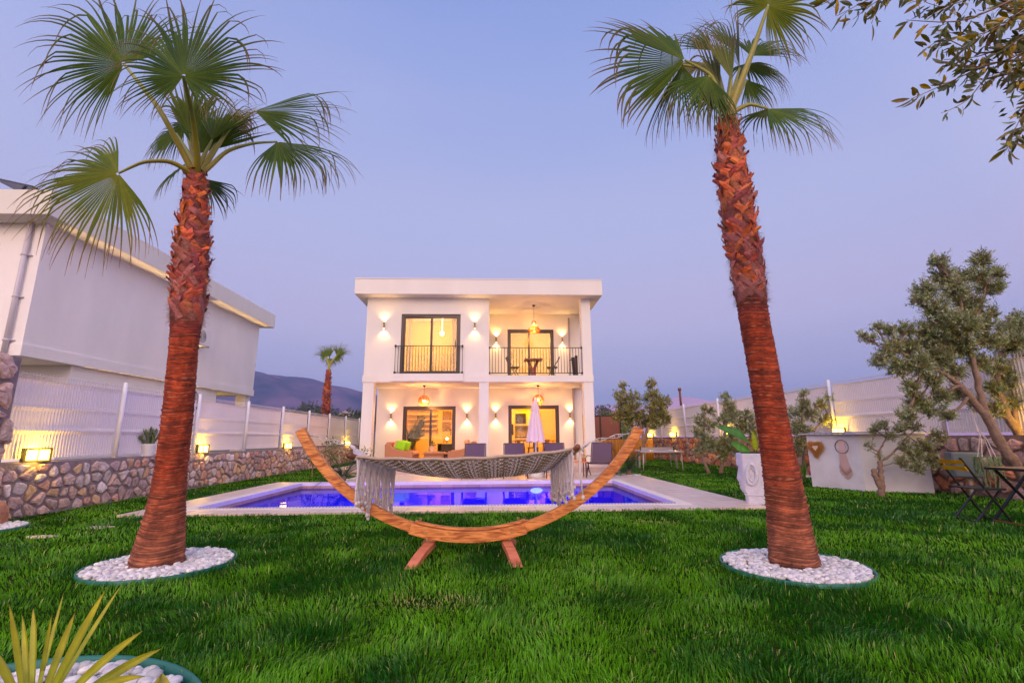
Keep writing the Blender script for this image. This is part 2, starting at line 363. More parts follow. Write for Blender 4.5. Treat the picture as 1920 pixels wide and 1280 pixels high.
# ================================================================== STONE WALLS
def stone_poly(s0, s1, z0, z1, cell, gap=0.022, seed=1):
    r = random.Random(seed); seeds = []; nz = max(1, round((z1-z0)/cell)); dz = (z1-z0)/nz; ns = int((s1-s0)/cell); ds = (s1-s0)/ns
    for j in range(-1, nz+1):
        for i in range(-1, ns+1):
            seeds.append((s0+(i+0.5+0.5*(j % 2)+r.uniform(-0.47, 0.47))*ds, z0+(j+0.5+r.uniform(-0.42, 0.42))*dz))
    A = np.array(seeds); res = []
    for k, (a, b) in enumerate(seeds):
        if not (s0 < a < s1 and z0 < b < z1): continue
        P = [(max(s0, a-2*cell), max(z0, b-2*cell)), (min(s1, a+2*cell), max(z0, b-2*cell)), (min(s1, a+2*cell), min(z1, b+2*cell)), (max(s0, a-2*cell), min(z1, b+2*cell))]
        d = (A[:, 0]-a)**2+(A[:, 1]-b)**2
        for q in np.argsort(d)[1:16]:
            if d[q] > 9*cell*cell: break
            mx_, my_ = (A[q]+(a, b))/2; nx, ny = A[q]-(a, b); l = math.hypot(nx, ny); nx /= l; ny /= l; off = nx*mx_+ny*my_-gap*r.uniform(0.5, 1.6)
            Q = []
            for i in range(len(P)):
                p, p2 = P[i], P[(i+1) % len(P)]; e, e2 = nx*p[0]+ny*p[1]-off, nx*p2[0]+ny*p2[1]-off
                if e <= 0: Q.append(p)
                if e*e2 < 0: t = e/(e-e2); Q.append((p[0]+t*(p2[0]-p[0]), p[1]+t*(p2[1]-p[1])))
            P = Q
            if len(P) < 3: break
        if len(P) < 3: continue
        for _ in range(2):
            Q = []
            for i in range(len(P)):
                p, p2 = np.array(P[i]), np.array(P[(i+1) % len(P)]); Q += [tuple(p*0.84+p2*0.16), tuple(p*0.16+p2*0.84)]
            P = Q
        P = np.array(P); c = P.mean(0)
        if np.ptp(P[:, 0]) < 0.05 or np.ptp(P[:, 1]) < 0.05: continue
        ang = np.arctan2(P[:, 1]-c[1], P[:, 0]-c[0])
        wob = 1+0.05*np.sin(3*ang+r.uniform(0, 6))+0.05*np.sin(5*ang+r.uniform(0, 6))+np.array([r.uniform(-0.03, 0.03) for _ in P])
        P = c+(P-c)*wob[:, None]*0.97
        res.append((c, P, r.random()))
    return res
def stonework(mb, mapf, polys, palette, h=0.04, rr=random.Random(5)):
    for c, P, u in polys:
        col = np.array(palette[int(u*len(palette)) % len(palette)])*rr.uniform(0.8, 1.15); n = len(P); V = []; cc = []
        H = h*rr.uniform(0.6, 1.4); tx, tz = rr.uniform(-0.25, 0.25), rr.uniform(-0.25, 0.25)
        for sc, hh in ((1.02, -0.01), (1.0, 0.45), (0.86, 0.85), (0.55, 1.0)):
            for p in P:
                q = c+(p-c)*sc; V.append(mapf(q[0], q[1], H*hh*(1+(0.0 if hh < 0 else 1)*rr.uniform(-0.18, 0.18))+(0 if hh < 0 else tx*(q[0]-c[0])+tz*(q[1]-c[1]))*0.4)); cc.append(col*rr.uniform(0.86, 1.12))
        V.append(mapf(c[0], c[1], H*1.05)); cc.append(col)
        F = []
        for k in range(3):
            for i in range(n): F.append((k*n+i, k*n+(i+1) % n, (k+1)*n+(i+1) % n, (k+1)*n+i))
        for i in range(n): F.append((3*n+i, 3*n+(i+1) % n, 4*n))
        mb.add(V, F, np.array(cc))
PAL_L = [S(222, 186, 172), S(206, 178, 170), S(224, 184, 146), S(236, 218, 216), S(198, 168, 164), S(218, 166, 144), S(216, 196, 190), S(190, 160, 154)]
PAL_R = [S(222, 140, 95), S(200, 150, 115), S(205, 120, 80), S(190, 160, 140), S(228, 160, 110), S(176, 140, 120), S(215, 165, 140), S(180, 125, 100)]
M_mortar = mat('grey_mortar', S(148, 132, 132), rough=0.95, noise=0.25, nscale=9, bump=0.8, bscale=25)
M_mortar2 = mat('brown_mortar', S(140, 116, 104), rough=0.95, noise=0.25, nscale=9, bump=0.8, bscale=25)
M_stone = mat('rubble_stone', (0.5, 0.4, 0.35), rough=0.85, noise=0.28, nscale=14, bump=0.7, bscale=30, vcol=True)
WLX = -6.28
lw = thing('stone_wall', 'long low rubble stone retaining wall in grey mortar under the fence beside the palm with the wide crown', 'wall', (WLX, 14, 0))
part('mortar', MB().box(WLX-0.5, WLX, 6.35, 24.4, -0.1, 0.715), M_mortar, lw)
mb = MB(); stonework(mb, lambda s_, z, h: (WLX+h, s_, z), stone_poly(6.4, 13, 0.0, 0.69, 0.17, 0.018, 3)+stone_poly(13, 24.3, 0.0, 0.69, 0.19, 0.018, 4), PAL_L, 0.03)
part('stones', mb, M_stone, lw)
pier = thing('stone_pier', 'tall rough stone pier at the near end of the left retaining wall', 'wall', (-6.6, 6.0, 0))
part('mortar', MB().box(-7.2, -6.215, 4.6, 6.40, -0.1, 2.08), M_mortar, pier)
mb = MB(); stonework(mb, lambda s_, z, h: (-6.215+h, s_, z), stone_poly(4.6, 6.42, 0.0, 2.1, 0.30, 0.03, 8), PAL_L, 0.06)
stonework(mb, lambda s_, z, h: (s_, z, 2.08+h), stone_poly(-7.2, -6.2, 4.6, 6.4, 0.3, 0.03, 9), PAL_L, 0.05)
part('stones', mb, M_stone, pier)
# right wall, slightly splayed
RW0, RW1 = np.array([8.32, 2.5]), np.array([7.75, 24.4]); rd = (RW1-RW0); RLN = np.linalg.norm(rd); rd = rd/RLN; rn = np.array([-rd[1], rd[0]])
def rwp(s_, off=0.0): return RW0+rd*s_+rn*off      # off > 0 towards the garden
RWH = 1.0
rw = thing('stone_wall', 'long rubble stone wall of orange and brown stones behind the olive trees', 'wall', (8.1, 13, 0))
mb = MB(); a, b, c, d = rwp(0), rwp(RLN), rwp(RLN, -0.5), rwp(0, -0.5)
mb.add([(*a, -0.1), (*b, -0.1), (*c, -0.1), (*d, -0.1), (*a, RWH), (*b, RWH), (*c, RWH), (*d, RWH)], [(0, 1, 5, 4), (1, 2, 6, 5), (2, 3, 7, 6), (3, 0, 4, 7), (4, 5, 6, 7)])
part('mortar', mb, M_mortar2, rw)
def rmap(s_, z, h): p = rwp(s_, h); return (p[0], p[1], z)
mb = MB(); stonework(mb, rmap, stone_poly(0.5, 8, 0, 0.96, 0.25, 0.018, 13), [S(205, 160, 146), S(190, 156, 150), S(214, 140, 104), S(176, 142, 132), S(200, 172, 160), S(196, 128, 96)], 0.05); stonework(mb, rmap, stone_poly(8, RLN, 0, 0.96, 0.24, 0.014, 14), PAL_R, 0.045)
part('stones', mb, M_stone, rw)

# ================================================================== FENCES (ribbed vinyl strips in wire mesh)
M_vinyl = mat('cream_vinyl_strip', (0.86, 0.78, 0.76), rough=0.55, noise=0.05, nscale=2)
M_wire = mat('white_wire', (0.66, 0.6, 0.64), rough=0.5)
M_post = mat('white_post', (0.80, 0.78, 0.82), rough=0.4)
def fence(name_label, pf, posts, z0, h, side):
    # pf(s, off) -> xy ; posts: list of s
    t = thing('fence', name_label, 'fence', (*pf(posts[len(posts)//2], 0), z0))
    for s_ in posts:
        p = pf(s_, 0.045)
        part('post', MB().tube([(p[0], p[1], z0), (p[0], p[1], z0+h+0.02)], 0.034, 10).ball((p[0], p[1], z0+h+0.02), (0.036, 0.036, 0.02), 8), M_post, t, smooth=True)
    prof = []      # slight V folds in the panel at three heights
    for i in range(21):
        z = z0+0.05+(h-0.16)*i/20; fold = max([0.0]+[0.022-abs(z-(z0+q*h))*0.6 for q in (0.06, 0.34, 0.62, 0.9)]); prof.append((fold, z))
    for k in range(len(posts)-1):
        s0, s1 = posts[k]+0.04, posts[k+1]-0.04; mb = MB(); V = []; n = max(2, int((s1-s0)/0.05)); m = len(prof)
        for i in range(n*2+1):
            s_ = s0+(s1-s0)*i/(n*2); o = 0.010 if i % 2 else 0.0
            for fo, z in prof: p = pf(s_, fo+o); V.append((p[0], p[1], z))
        F = [(i*m+j, (i+1)*m+j, (i+1)*m+j+1, i*m+j+1) for i in range(n*2) for j in range(m-1)]
        mb.add(V, F); pn = part('panel', mb, M_vinyl, t, smooth=False)
        wm = MB()
        for i in range(n+1):
            s_ = s0+(s1-s0)*i/n; p = pf(s_, 0.014)
            wm.bar((p[0], p[1], z0+h-0.12), (p[0], p[1], z0+h-0.015), 0.005)
        for q in (0.35, 0.63, 0.91, 0.965):
            a_, b_ = pf(s0, 0.02 if q > 0.9 else 0.055), pf(s1, 0.02 if q > 0.9 else 0.055); wm.bar((*a_, z0+h*q), (*b_, z0+h*q), 0.006)
        part('wire_mesh', wm, M_wire, pn)
    return t
fence('cream ribbed fence with white posts on the left stone wall below the pale neighbouring house', lambda s_, o: np.array([WLX-0.18+o, s_]), [6.55, 8.5, 10.65, 12.75, 14.85, 16.95, 19.05, 21.15, 23.25, 24.4], 0.715, 1.24, 1)
rposts = [0.6, 3.3, 6.0, 8.75, 11.5, 14.3, 17.2, 19.9, 21.8]
fence('cream ribbed fence with white posts on the orange stone wall behind the olive trees', lambda s_, o: rwp(s_, -0.18+o), rposts, RWH, 1.32, -1)
p = rwp(17.25, -0.05)
part_ = tag(part('chimney_pipe', MB().tube([(p[0], p[1], 2.3), (p[0]-0.01, p[1], 2.95)], 0.045, 10).tube([(p[0]-0.01, p[1], 2.93), (p[0]-0.01, p[1], 3.04)], 0.07, 10), mat('rusty_pipe', S(120, 70, 60), rough=0.7), smooth=True, loc=(p[0], p[1], 2.3)), 'rusty brown pipe standing above a fence post beyond the round bushy olive tree', 'pipe')
# dirt and planting far behind the left fence is added with the far scenery

# ================================================================== WALL FLOODLIGHTS
M_floodcase = mat('grey_lamp_case', (0.10, 0.09, 0.05), rough=0.5, metal=0.3)
M_flood = mat('yellow_flood_panel', (1, 0.85, 0.3), emit=(1.0, 0.66, 0.13), estr=5.5)
def floodlight(loc, face, w_, h_, label, e=5.0, group='square lamps on top of the garden walls'):
    t = thing('wall_lamp', label, 'lamp', loc, group); x, y, z = loc; f = np.array([face[0], face[1], 0.0]); f /= np.linalg.norm(f); s_ = np.array([-f[1], f[0], 0]); u = np.array([0, 0, 1.0]); c = np.array(loc)+u*(h_/2)
    fr = MB(); b = 0.025
    fr.obox(c+u*(h_/2-b/2), s_*w_/2, f*0.05, u*b/2); fr.obox(c-u*(h_/2-b/2), s_*w_/2, f*0.05, u*b/2)
    for q in (-1, 1): fr.obox(c+s_*q*(w_/2-b/2), s_*b/2, f*0.05, u*(h_/2-b))
    fr.obox(c+f*0.046, s_*0.005, f*0.004, u*(h_/2-b))
    part('case', fr, M_floodcase, t)
    part('lit_panel', MB().obox(c, s_*(w_/2-b), f*0.034, u*(h_/2-b)), M_flood, t)
    lamp('POINT', c-f*0.085+u*0.02, e*2.2, (1.0, 0.60, 0.03), t, 0.04)
    lamp('POINT', c+f*0.12, e*0.9, (1.0, 0.60, 0.05), t, 0.05)
    return t
def lf(px, py): p = PX(px, py, WLX-0.04); return (WLX-0.04, p[1], 0.717)
floodlight(lf(66, 866), (1, -0.5), 0.30, 0.19, 'lit square wall lamp beside the tall stone pier, nearest of the left wall lamps', 9)
floodlight(lf(378, 852), (1, -0.6), 0.24, 0.19, 'lit square wall lamp just right of the left palm trunk', 8)
floodlight(lf(539, 841), (1, -0.9), 0.26, 0.19, 'lit square wall lamp above the tip of the hammock stand', 8)
floodlight((WLX-0.04, 21.2, 0.717), (1, -1.2), 0.26, 0.20, 'lit square wall lamp beside the left pillar of the white villa', 9)
def rf(Y): s_ = (Y-RW0[1])/rd[1]; p = rwp(s_, -0.04); return (p[0], p[1], RWH+0.002)
floodlight(rf(23.6), (-1, -1.2), 0.28, 0.2, 'lit square wall lamp above the reed screen near the brown gate', 9)
floodlight(rf(20.8), (-1, -1.2), 0.28, 0.22, 'lit square wall lamp under the round bushy olive tree', 9)
floodlight(rf(16.0), (-1, -1.0), 0.30, 0.2, 'lit square wall lamp among the leaves of the twin olive trees', 9)
floodlight(rf(11.0), (-1, -0.8), 0.28, 0.2, 'lit square wall lamp glowing above the white garden box', 10)
floodlight(rf(6.75), (-1, -0.6), 0.28, 0.2, 'lit square wall lamp behind the thick trunks of the large olive tree', 7)

# ================================================================== VILLA
HX0, HX1, HM0, HM1, HR0, HR1 = -4.5, 3.52, -0.49, -0.15, 3.19, 3.53
YF, YB, YE = 16.5, 18.7, 25.0
FL, SL0, SL1, CE = PZ0, 2.93, 3.16, 5.98
villa = thing('villa', 'white two storey villa with flat roof, balconies and glowing doors behind the pool', 'house', ((HX0+HX1)/2, YF, PZ0))
def wall_holes(mb, x0, x1, z0, z1, y0, y1, holes):
    x = x0
    for (a, b, c, d) in sorted(holes):
        mb.box(x, a, y0, y1, z0, z1)
        if c > z0: mb.box(a, b, y0, y1, z0, c)
        if d < z1: mb.box(a, b, y0, y1, d, z1)
        x = b
    mb.box(x, x1, y0, y1, z0, z1)
DUL = (-3.27, -1.17, 3.22, 5.37)      # door openings: x0, x1, z0, z1
DUR = (0.58, 2.46, SL1+0.02, 5.33)
DLL = (-3.50, -1.46, PZ0, 2.24)
DLR = (0.60, 2.60, PZ0, 2.26)
mb = MB()
wall_holes(mb, HX0, HM1, SL1, CE, YF, YF+0.25, [DUL])
part('front_wall', mb, M_stucco, villa)
mb = MB(); wall_holes(mb, HM1, HX1, SL1, CE, YB, YB+0.25, [DUR]); part('balcony_wall', mb, M_stucco, villa)
mb = MB(); wall_holes(mb, HX0-0.02, HX1, PZ0, SL0, YB, YB+0.25, [DLL, DLR]); part('porch_wall', mb, M_stucco, villa)
mb = MB()
mb.box(HX0, HX0+0.25, YF+0.25, YE, SL1, CE); mb.box(HX1-0.25, HX1, YB+0.25, YE, SL1, CE); mb.box(HX0-0.02, HX0+0.23, YB+0.25, YE, PZ0, SL0); mb.box(HX1-0.25, HX1, YB+0.25, YE, PZ0, SL0)
mb.box(HX0, HX1, YE, YE+0.25, PZ0, CE); mb.box(HM1-0.22, HM1, YF+0.25, YE, SL1, CE); mb.box(HM1-0.22, HM1, YB+0.25, YE, PZ0, SL0)
part('side_wall', mb, M_stucco, villa)
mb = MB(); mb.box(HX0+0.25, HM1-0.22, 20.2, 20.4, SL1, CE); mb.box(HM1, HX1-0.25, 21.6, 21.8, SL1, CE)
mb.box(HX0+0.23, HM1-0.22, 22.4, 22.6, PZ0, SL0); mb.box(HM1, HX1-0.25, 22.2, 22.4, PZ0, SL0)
part('room_wall', mb, mat('lamplit_wall', (0.80, 0.62, 0.30), rough=0.8, noise=0.04, nscale=2), villa)  # amber of the room lamps is put into this wall colour
mb = MB(); mb.box(HX0-0.03, HX1+0.03, YF-0.03, YE+0.25, SL0, SL1); part('floor_slab', mb, M_stucco, villa)
part('door_sill', MB().box(-3.52, -1.05, YF-0.14, YF-0.031, SL0+0.02, SL1+0.05), M_stucco, villa)
for nm, a, b, z0, z1, y0, y1 in (('pillar', HX0, HX0+0.37, PZ0, SL0, YF, YF+0.35), ('pillar', HM0, HM1, PZ0, SL0, YF, YF+0.35), ('pillar', HR0, HR1, PZ0, SL0, YF, YF+0.35), ('pillar', HR0, HR1, SL1, CE, YF, YF+0.35)):
    part(nm, MB().box(a, b, y0, y1, z0, z1), M_stucco, villa)
rf_ = part('roof', MB().box(-4.86, 3.90, 16.05, 25.6, CE, 6.53), M_stucco, villa, bevel=0.01)
part('roof_edge_trim', MB().box(-4.875, 3.915, 16.035, 25.61, 6.531, 6.56), mat('pale_metal_trim', (0.7, 0.66, 0.68), rough=0.4), rf_)
def sliding_door(d, y, split, front):       # front: which leaf stands proud ('l' or 'r')
    x0, x1, z0, z1 = d; w_ = 0.075; mb = MB(); ya, yb = y+0.05, y+0.15
    mb.box(x0, x1, ya, yb, z1-w_, z1); mb.box(x0, x1, ya, yb, z0, z0+0.045); mb.box(x0, x0+w_, ya, yb, z0+0.045, z1-w_); mb.box(x1-w_, x1, ya, yb, z0+0.045, z1-w_)
    o = part('sliding_door', mb, M_frame, villa)
    m_ = split; lw_ = 0.06
    for s_, (a, b) in (('l', (x0+w_, m_+0.04)), ('r', (m_-0.04, x1-w_))):
        yy = ya+0.006 if s_ == front else ya+0.052; lb = MB()
        lb.box(a, b, yy, yy+0.04, z1-w_-lw_, z1-w_-0.002); lb.box(a, b, yy, yy+0.04, z0+0.047, z0+0.047+lw_)
        lb.box(a, a+lw_, yy, yy+0.04, z0+0.047+lw_, z1-w_-lw_); lb.box(b-lw_, b, yy, yy+0.04, z0+0.047+lw_, z1-w_-lw_)
        part('door_leaf', lb, M_frame, o)
        part('pane', MB().quad((a+lw_, yy+0.02, z0+0.1), (b-lw_, yy+0.02, z0+0.1), (b-lw_, yy+0.02, z1-w_-lw_), (a+lw_, yy+0.02, z1-w_-lw_)), M_glass, o)
    hx = x1-w_-0.1 if front == 'r' else x0+w_+0.1
    part('door_handle', MB().box(hx-0.012, hx+0.012, ya-0.03, ya+0.004, z0+0.95, z0+1.2), M_rail, o)
    # raised plaster band round the opening
    b2 = MB(); q = 0.14
    b2.box(x0-q, x0-0.001, y-0.012, y-0.0005, z0, z1+q); b2.box(x1+0.001, x1+q, y-0.012, y-0.0005, z0, z1+q); b2.box(x0, x1, y-0.012, y-0.0005, z1+0.001, z1+q)
    part('door_surround', b2, M_stucco, villa)
sliding_door(DUL, YF, -2.2, 'r'); sliding_door(DUR, YB, 1.45, 'l'); sliding_door(DLL, YB, -2.43, 'r'); sliding_door(DLR, YB, 1.62, 'l')
def railing(x0, x1, y, z0, z1, n):
    mb = MB(); mb.bar((x0, y, z1), (x1, y, z1), 0.04, 0.02); mb.bar((x0, y, z0), (x1, y, z0), 0.03, 0.025)
    for i in range(n+1): xx = x0+(x1-x0)*i/n; mb.bar((xx, y, z0), (xx, y, z1), 0.016)
    for xx in (x0, x1):
        for z in (z0, z1): mb.box(xx-0.03, xx+0.03, y-0.03, y+0.05, z-0.035, z+0.035)
    return part('railing', mb, M_rail, villa)
railing(-3.42, -1.08, YF-0.10, SL1+0.09, 4.19, 23)
railing(HM1+0.02, HR0-0.02, YF+0.05, SL1+0.09, 4.16, 31)
# wall sconces with up and down beams
WARM = (1.0, 0.58, 0.20)
def sconce(x, y, z, e=24):
    t = part('wall_sconce', MB().tube([(x, y-0.075, z-0.11), (x, y-0.075, z-0.012)], [0.036, 0.027], 14).tube([(x, y-0.075, z+0.012), (x, y-0.075, z+0.11)], [0.027, 0.036], 14).tube([(x, y-0.075, z-0.012), (x, y-0.075, z+0.012)], 0.022, 12).box(x-0.022, x+0.022, y-0.05, y-0.001, z-0.05, z+0.05), M_brass, villa, smooth=False)
    b = MB()
    for q in (-1, 1): b.lathe([(0.001, 0.0), (0.024, 0.002), (0.024, 0.006), (0.001, 0.008)], (x, y-0.075, z+q*0.113-(0.004)), 12)
    part('bulb', b, M_bulb, t)
    for q in (-1, 1): lamp('SPOT', (x, y-0.085, z+q*0.135), e, WARM, villa, 0.02, spot=R(112), direction=(0, 0.16, q), blend=0.9)
zU = 4.94; zL = 1.95-0.11
for x, y, z in ((-3.87, YF, zU), (-0.66, YF, zU), (0.12, YB, 4.89), (2.80, YB, 4.89), (-3.95, YB, 1.86), (-1.02, YB, 1.86), (0.10, YB, 1.87), (3.02, YB, 1.87)): sconce(x, y, z)
# drain pipe in the balcony corner and porch corner
M_pipe = mat('grey_drain_pipe', (0.42, 0.34, 0.36), rough=0.5)
part('drain_pipe', MB().tube([(3.08, YB-0.06, SL1), (3.08, YB-0.06, 5.8)], 0.035, 10).tube([(3.18, YB-0.06, PZ0), (3.18, YB-0.06, SL0)], 0.04, 10), M_pipe, villa, smooth=True)

# rooms: the light comes from lamps hanging inside
lamp('POINT', (-2.4, 20.6, 2.45), 170, (1.0, 0.38, 0.0), villa, 0.12); lamp('POINT', (1.6, 20.6, 2.45), 170, (1.0, 0.38, 0.0), villa, 0.12)
lamp('POINT', (-2.6, 18.4, 5.2), 135, (1.0, 0.56, 0.22), villa, 0.12); lamp('POINT', (1.9, 20.1, 5.2), 75, (1.0, 0.58, 0.24), villa, 0.12)
gl_ = part('ceiling_light', MB().tube([(-2.05, 18.6, 5.2), (-2.05, 18.6, CE)], 0.006, 6).ball((-2.05, 18.6, 5.13), 0.085, 14), M_bulb, villa, smooth=True)
# upper bedroom curtain and wall
M_curt = mat('sheer_curtain', (0.75, 0.62, 0.4), rough=0.8, trans=0.4)
def curtain(x0, x1, y, z0, z1, n, lab):
    mb = MB(); V = []; m = n*6
    for i in range(m+1):
        xx = x0+(x1-x0)*i/m; o = 0.035*math.sin(i*math.pi/3)
        V += [(xx, y+o, z0), (xx, y+o, z1)]
    mb.add(V, [(2*i, 2*i+2, 2*i+3, 2*i+1) for i in range(m)])
    return tag(part('curtain', mb, M_curt, smooth=True, loc=((x0+x1)/2, y, z0)), lab, 'curtain')
curtain(-3.12, -2.95, YF+0.4, SL1+0.06, 5.5, 2, 'narrow pale curtain gathered at the left edge of the upstairs bedroom door')
curtain(-1.5, -1.3, YF+0.4, SL1+0.06, 5.5, 2, 'narrow pale curtain gathered at the right edge of the upstairs bedroom door')
curtain(-3.15, -1.3, 19.4, SL1+0.06, 4.45, 12, 'long pleated cream curtain low behind the railing of the upstairs bedroom')
# stairs and pictures in the living room
M_int = mat('lamplit_plaster', (0.8, 0.64, 0.30), rough=0.7)  # plaster tinted amber, carrying the glow of the lamps in its base colour
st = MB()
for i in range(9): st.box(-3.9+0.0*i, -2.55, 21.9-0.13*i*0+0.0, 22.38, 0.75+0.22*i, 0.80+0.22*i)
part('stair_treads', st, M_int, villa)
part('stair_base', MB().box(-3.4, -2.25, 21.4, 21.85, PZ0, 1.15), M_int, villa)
pc = MB()
for xx, zz in ((-2.15, 2.05), (-1.62, 2.05), (-2.15, 1.55), (-1.62, 1.55)): pc.box(xx-0.2, xx+0.2, 22.34, 22.398, zz-0.21, zz+0.21)
part('pictures', pc, mat('brown_picture', (0.22, 0.13, 0.05), rough=0.6, noise=0.4, nscale=9), villa)
# kitchen
kc = thing('kitchen_unit', 'tall pale kitchen cupboards with a built in oven seen through the lower right door', 'kitchen unit', (1.3, 22, PZ0))
mb = MB(); mb.box(0.42, 0.98, 21.6, 22.18, PZ0, 2.2); mb.box(0.985, 1.55, 21.85, 22.18, 1.55, 2.2); mb.box(1.555, 2.1, 21.85, 22.18, 1.55, 2.2); mb.box(0.985, 2.2, 21.6, 22.18, PZ0, 1.02)
part('cupboard', mb, mat('cream_lacquer', (0.75, 0.68, 0.5), rough=0.3), kc, bevel=0.006)
part('worktop', MB().box(0.985, 2.22, 21.56, 22.18, 1.022, 1.06), mat('dark_worktop', (0.05, 0.04, 0.03), rough=0.3), kc)
part('oven', MB().box(0.5, 0.92, 21.56, 21.598, 1.15, 1.62).box(1.03, 1.5, 21.78, 21.848, 1.65, 2.1), mat('black_oven_glass', (0.03, 0.03, 0.03), rough=0.15), kc)
part('tile_splashback', MB().box(0.99, 2.2, 22.182, 22.196, 1.1, 1.54), mat('olive_tile', (0.35, 0.28, 0.10), rough=0.3), kc)
# dining table with chairs
M_walnut = wood_mat('walnut', S(150, 90, 45), S(95, 52, 25), 4, (6, 2, 2))
dt = thing('dining_table', 'dark wooden dining table inside the lower right door', 'table', (1.65, 20.3, PZ0))
part('table_top', MB().box(0.95, 2.35, 19.9, 20.75, PZ0+0.72, PZ0+0.76), M_walnut, dt)
for xx in (1.05, 2.25):
    for yy in (20.0, 20.65): part('leg', MB().bar((xx, yy, PZ0), (xx, yy, PZ0+0.72), 0.06), M_walnut, dt)
def dining_chair(x, y, rz, lab, first=[None]):
    if first[0] is not None: return copy_thing(first[0], (x, y, PZ0), rz, lab)
    t = thing('dining_chair', lab, 'chair', (0, 0, 0), 'wooden chairs round the dining table'); 
    part('seat', MB().box(-0.22, 0.22, -0.2, 0.2, 0.43, 0.47), M_walnut, t, bevel=0.01)
    for a, b in ((-0.2, -0.18), (0.2, -0.18), (-0.2, 0.18), (0.2, 0.18)): part('leg', MB().bar((a*1.1, b*1.1, 0), (a*0.85, b*0.85, 0.43), 0.03), M_walnut, t)
    an = [math.pi*i/10 for i in range(11)]
    part('backrest', MB().tube([(0.27*math.cos(q), -0.05-0.2*math.sin(q), 0.72) for q in an], 0.018, 6).bar((-0.15, -0.2, 0.47), (-0.17, -0.22, 0.72), 0.02).bar((0, -0.22, 0.47), (0, -0.25, 0.72), 0.05, 0.015).bar((0.15, -0.2, 0.47), (0.17, -0.22, 0.72), 0.02), M_walnut, t, smooth=False)
    t.location = (x, y, PZ0); t.rotation_euler = (0, 0, rz); first[0] = t; return t
dining_chair(1.05, 19.6, 0.1, 'wooden round backed dining chair on the left of the indoor table')
dining_chair(1.62, 19.5, 0.0, 'wooden round backed dining chair in the middle, directly behind the closed parasol')
dining_chair(2.3, 19.65, -0.2, 'wooden round backed dining chair on the right of the indoor table')
# living room furniture
sofa_in = thing('armchair', 'dark grey armchair inside the lower left door', 'armchair', (-1.85, 20.2, PZ0))
M_dk = mat('charcoal_fabric', (0.04, 0.035, 0.03), rough=0.8)
part('seat', MB().box(-2.1, -1.3, 19.8, 20.6, PZ0, PZ0+0.45), M_dk, sofa_in, bevel=0.03); part('backrest', MB().box(-1.5, -1.28, 19.8, 20.6, PZ0+0.45, PZ0+0.85), M_dk, sofa_in, bevel=0.03); part('armrest', MB().box(-2.1, -1.51, 19.66, 19.82, PZ0, PZ0+0.62), M_dk, sofa_in, bevel=0.03)
sb = thing('sideboard', 'low cream sideboard against the living room wall', 'sideboard', (-2.1, 21.9, PZ0))
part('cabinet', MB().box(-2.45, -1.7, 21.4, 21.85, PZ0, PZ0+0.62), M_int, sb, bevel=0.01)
cn = thing('table_lamp', 'small glowing globe lamp on the cream sideboard', 'lamp', (-2.05, 21.6, PZ0+0.62)); part('globe', MB().ball((-2.05, 21.6, PZ0+0.82), 0.055, 12), M_bulb, cn, smooth=True); part('stem', MB().tube([(-2.05, 21.6, PZ0+0.62), (-2.05, 21.6, PZ0+0.77)], 0.02, 8), M_brass, cn)

# pendants: amber beads strung round a bulb
M_amber = mat('amber_glass_bead', S(232, 138, 40), rough=0.25, trans=0.25, vcol=True)
def pendant(x, y, ztop, zc, kind, label):
    t = thing('pendant_lamp', label, 'lamp', (x, y, ztop), 'amber woven pendant lamps'); rr = random.Random(int(x*100))
    part('canopy', MB().lathe([(0.06, 0), (0.05, -0.03), (0.015, -0.06), (0.01, -0.065)][::-1], (x, y, ztop), 14), M_rail, t)
    hh = 0.23 if kind == 'ball' else 0.36
    part('cord', MB().tube([(x, y, ztop-0.05), (x, y, zc+hh*0.5)], 0.006, 6), M_rail, t)
    mb = MB(); rows = 13
    for i in range(rows+1):
        u = i/rows
        if kind == 'ball': th = math.pi*(0.1+0.78*u); r_ = 0.20*math.sin(th); z = zc+0.19*math.cos(th)
        else:
            z = zc+0.22-0.44*u; r_ = 0.05+0.03*math.sin(u*9) if u < 0.35 else 0.06+0.15*math.sin(min(1, (u-0.35)/0.5)*math.pi*0.55)
            if u > 0.85: r_ -= 0.04
        n = max(6, int(2*math.pi*r_/0.036))
        for k in range(n):
            if rr.random() < (0.12 if kind != 'ball' else 0.30): continue
            a_ = 2*math.pi*(k+0.5*(i % 2))/n
            c1 = np.array(S(*rr.choice([(214, 96, 14), (190, 72, 12), (228, 124, 30), (160, 52, 10)])))
            mb.ball((x+r_*math.cos(a_), y+r_*math.sin(a_), z), (0.016, 0.016, 0.019), 6, c1)
    part('lamp_shade', mb, M_amber, t)
    part('bulb', MB().ball((x, y, zc+(0.0 if kind == 'ball' else 0.1)), 0.04, 10), M_bulb, t, smooth=True)
    lamp('POINT', (x, y, zc-(0.0 if kind != 'ball' else 0.10)), 115 if kind != 'ball' else 110, (1.0, 0.46, 0.12), t, 0.03)
pendant(1.55, 17.4, CE, 5.13, 'bell', 'amber bell shaped pendant hanging over the upstairs balcony')
pendant(-2.55, 17.6, SL0, 2.36, 'ball', 'round amber pendant above the wicker seats in the left porch bay')
pendant(1.68, 17.6, SL0, 2.38, 'ball', 'round amber pendant partly hidden by the tip of the closed parasol')

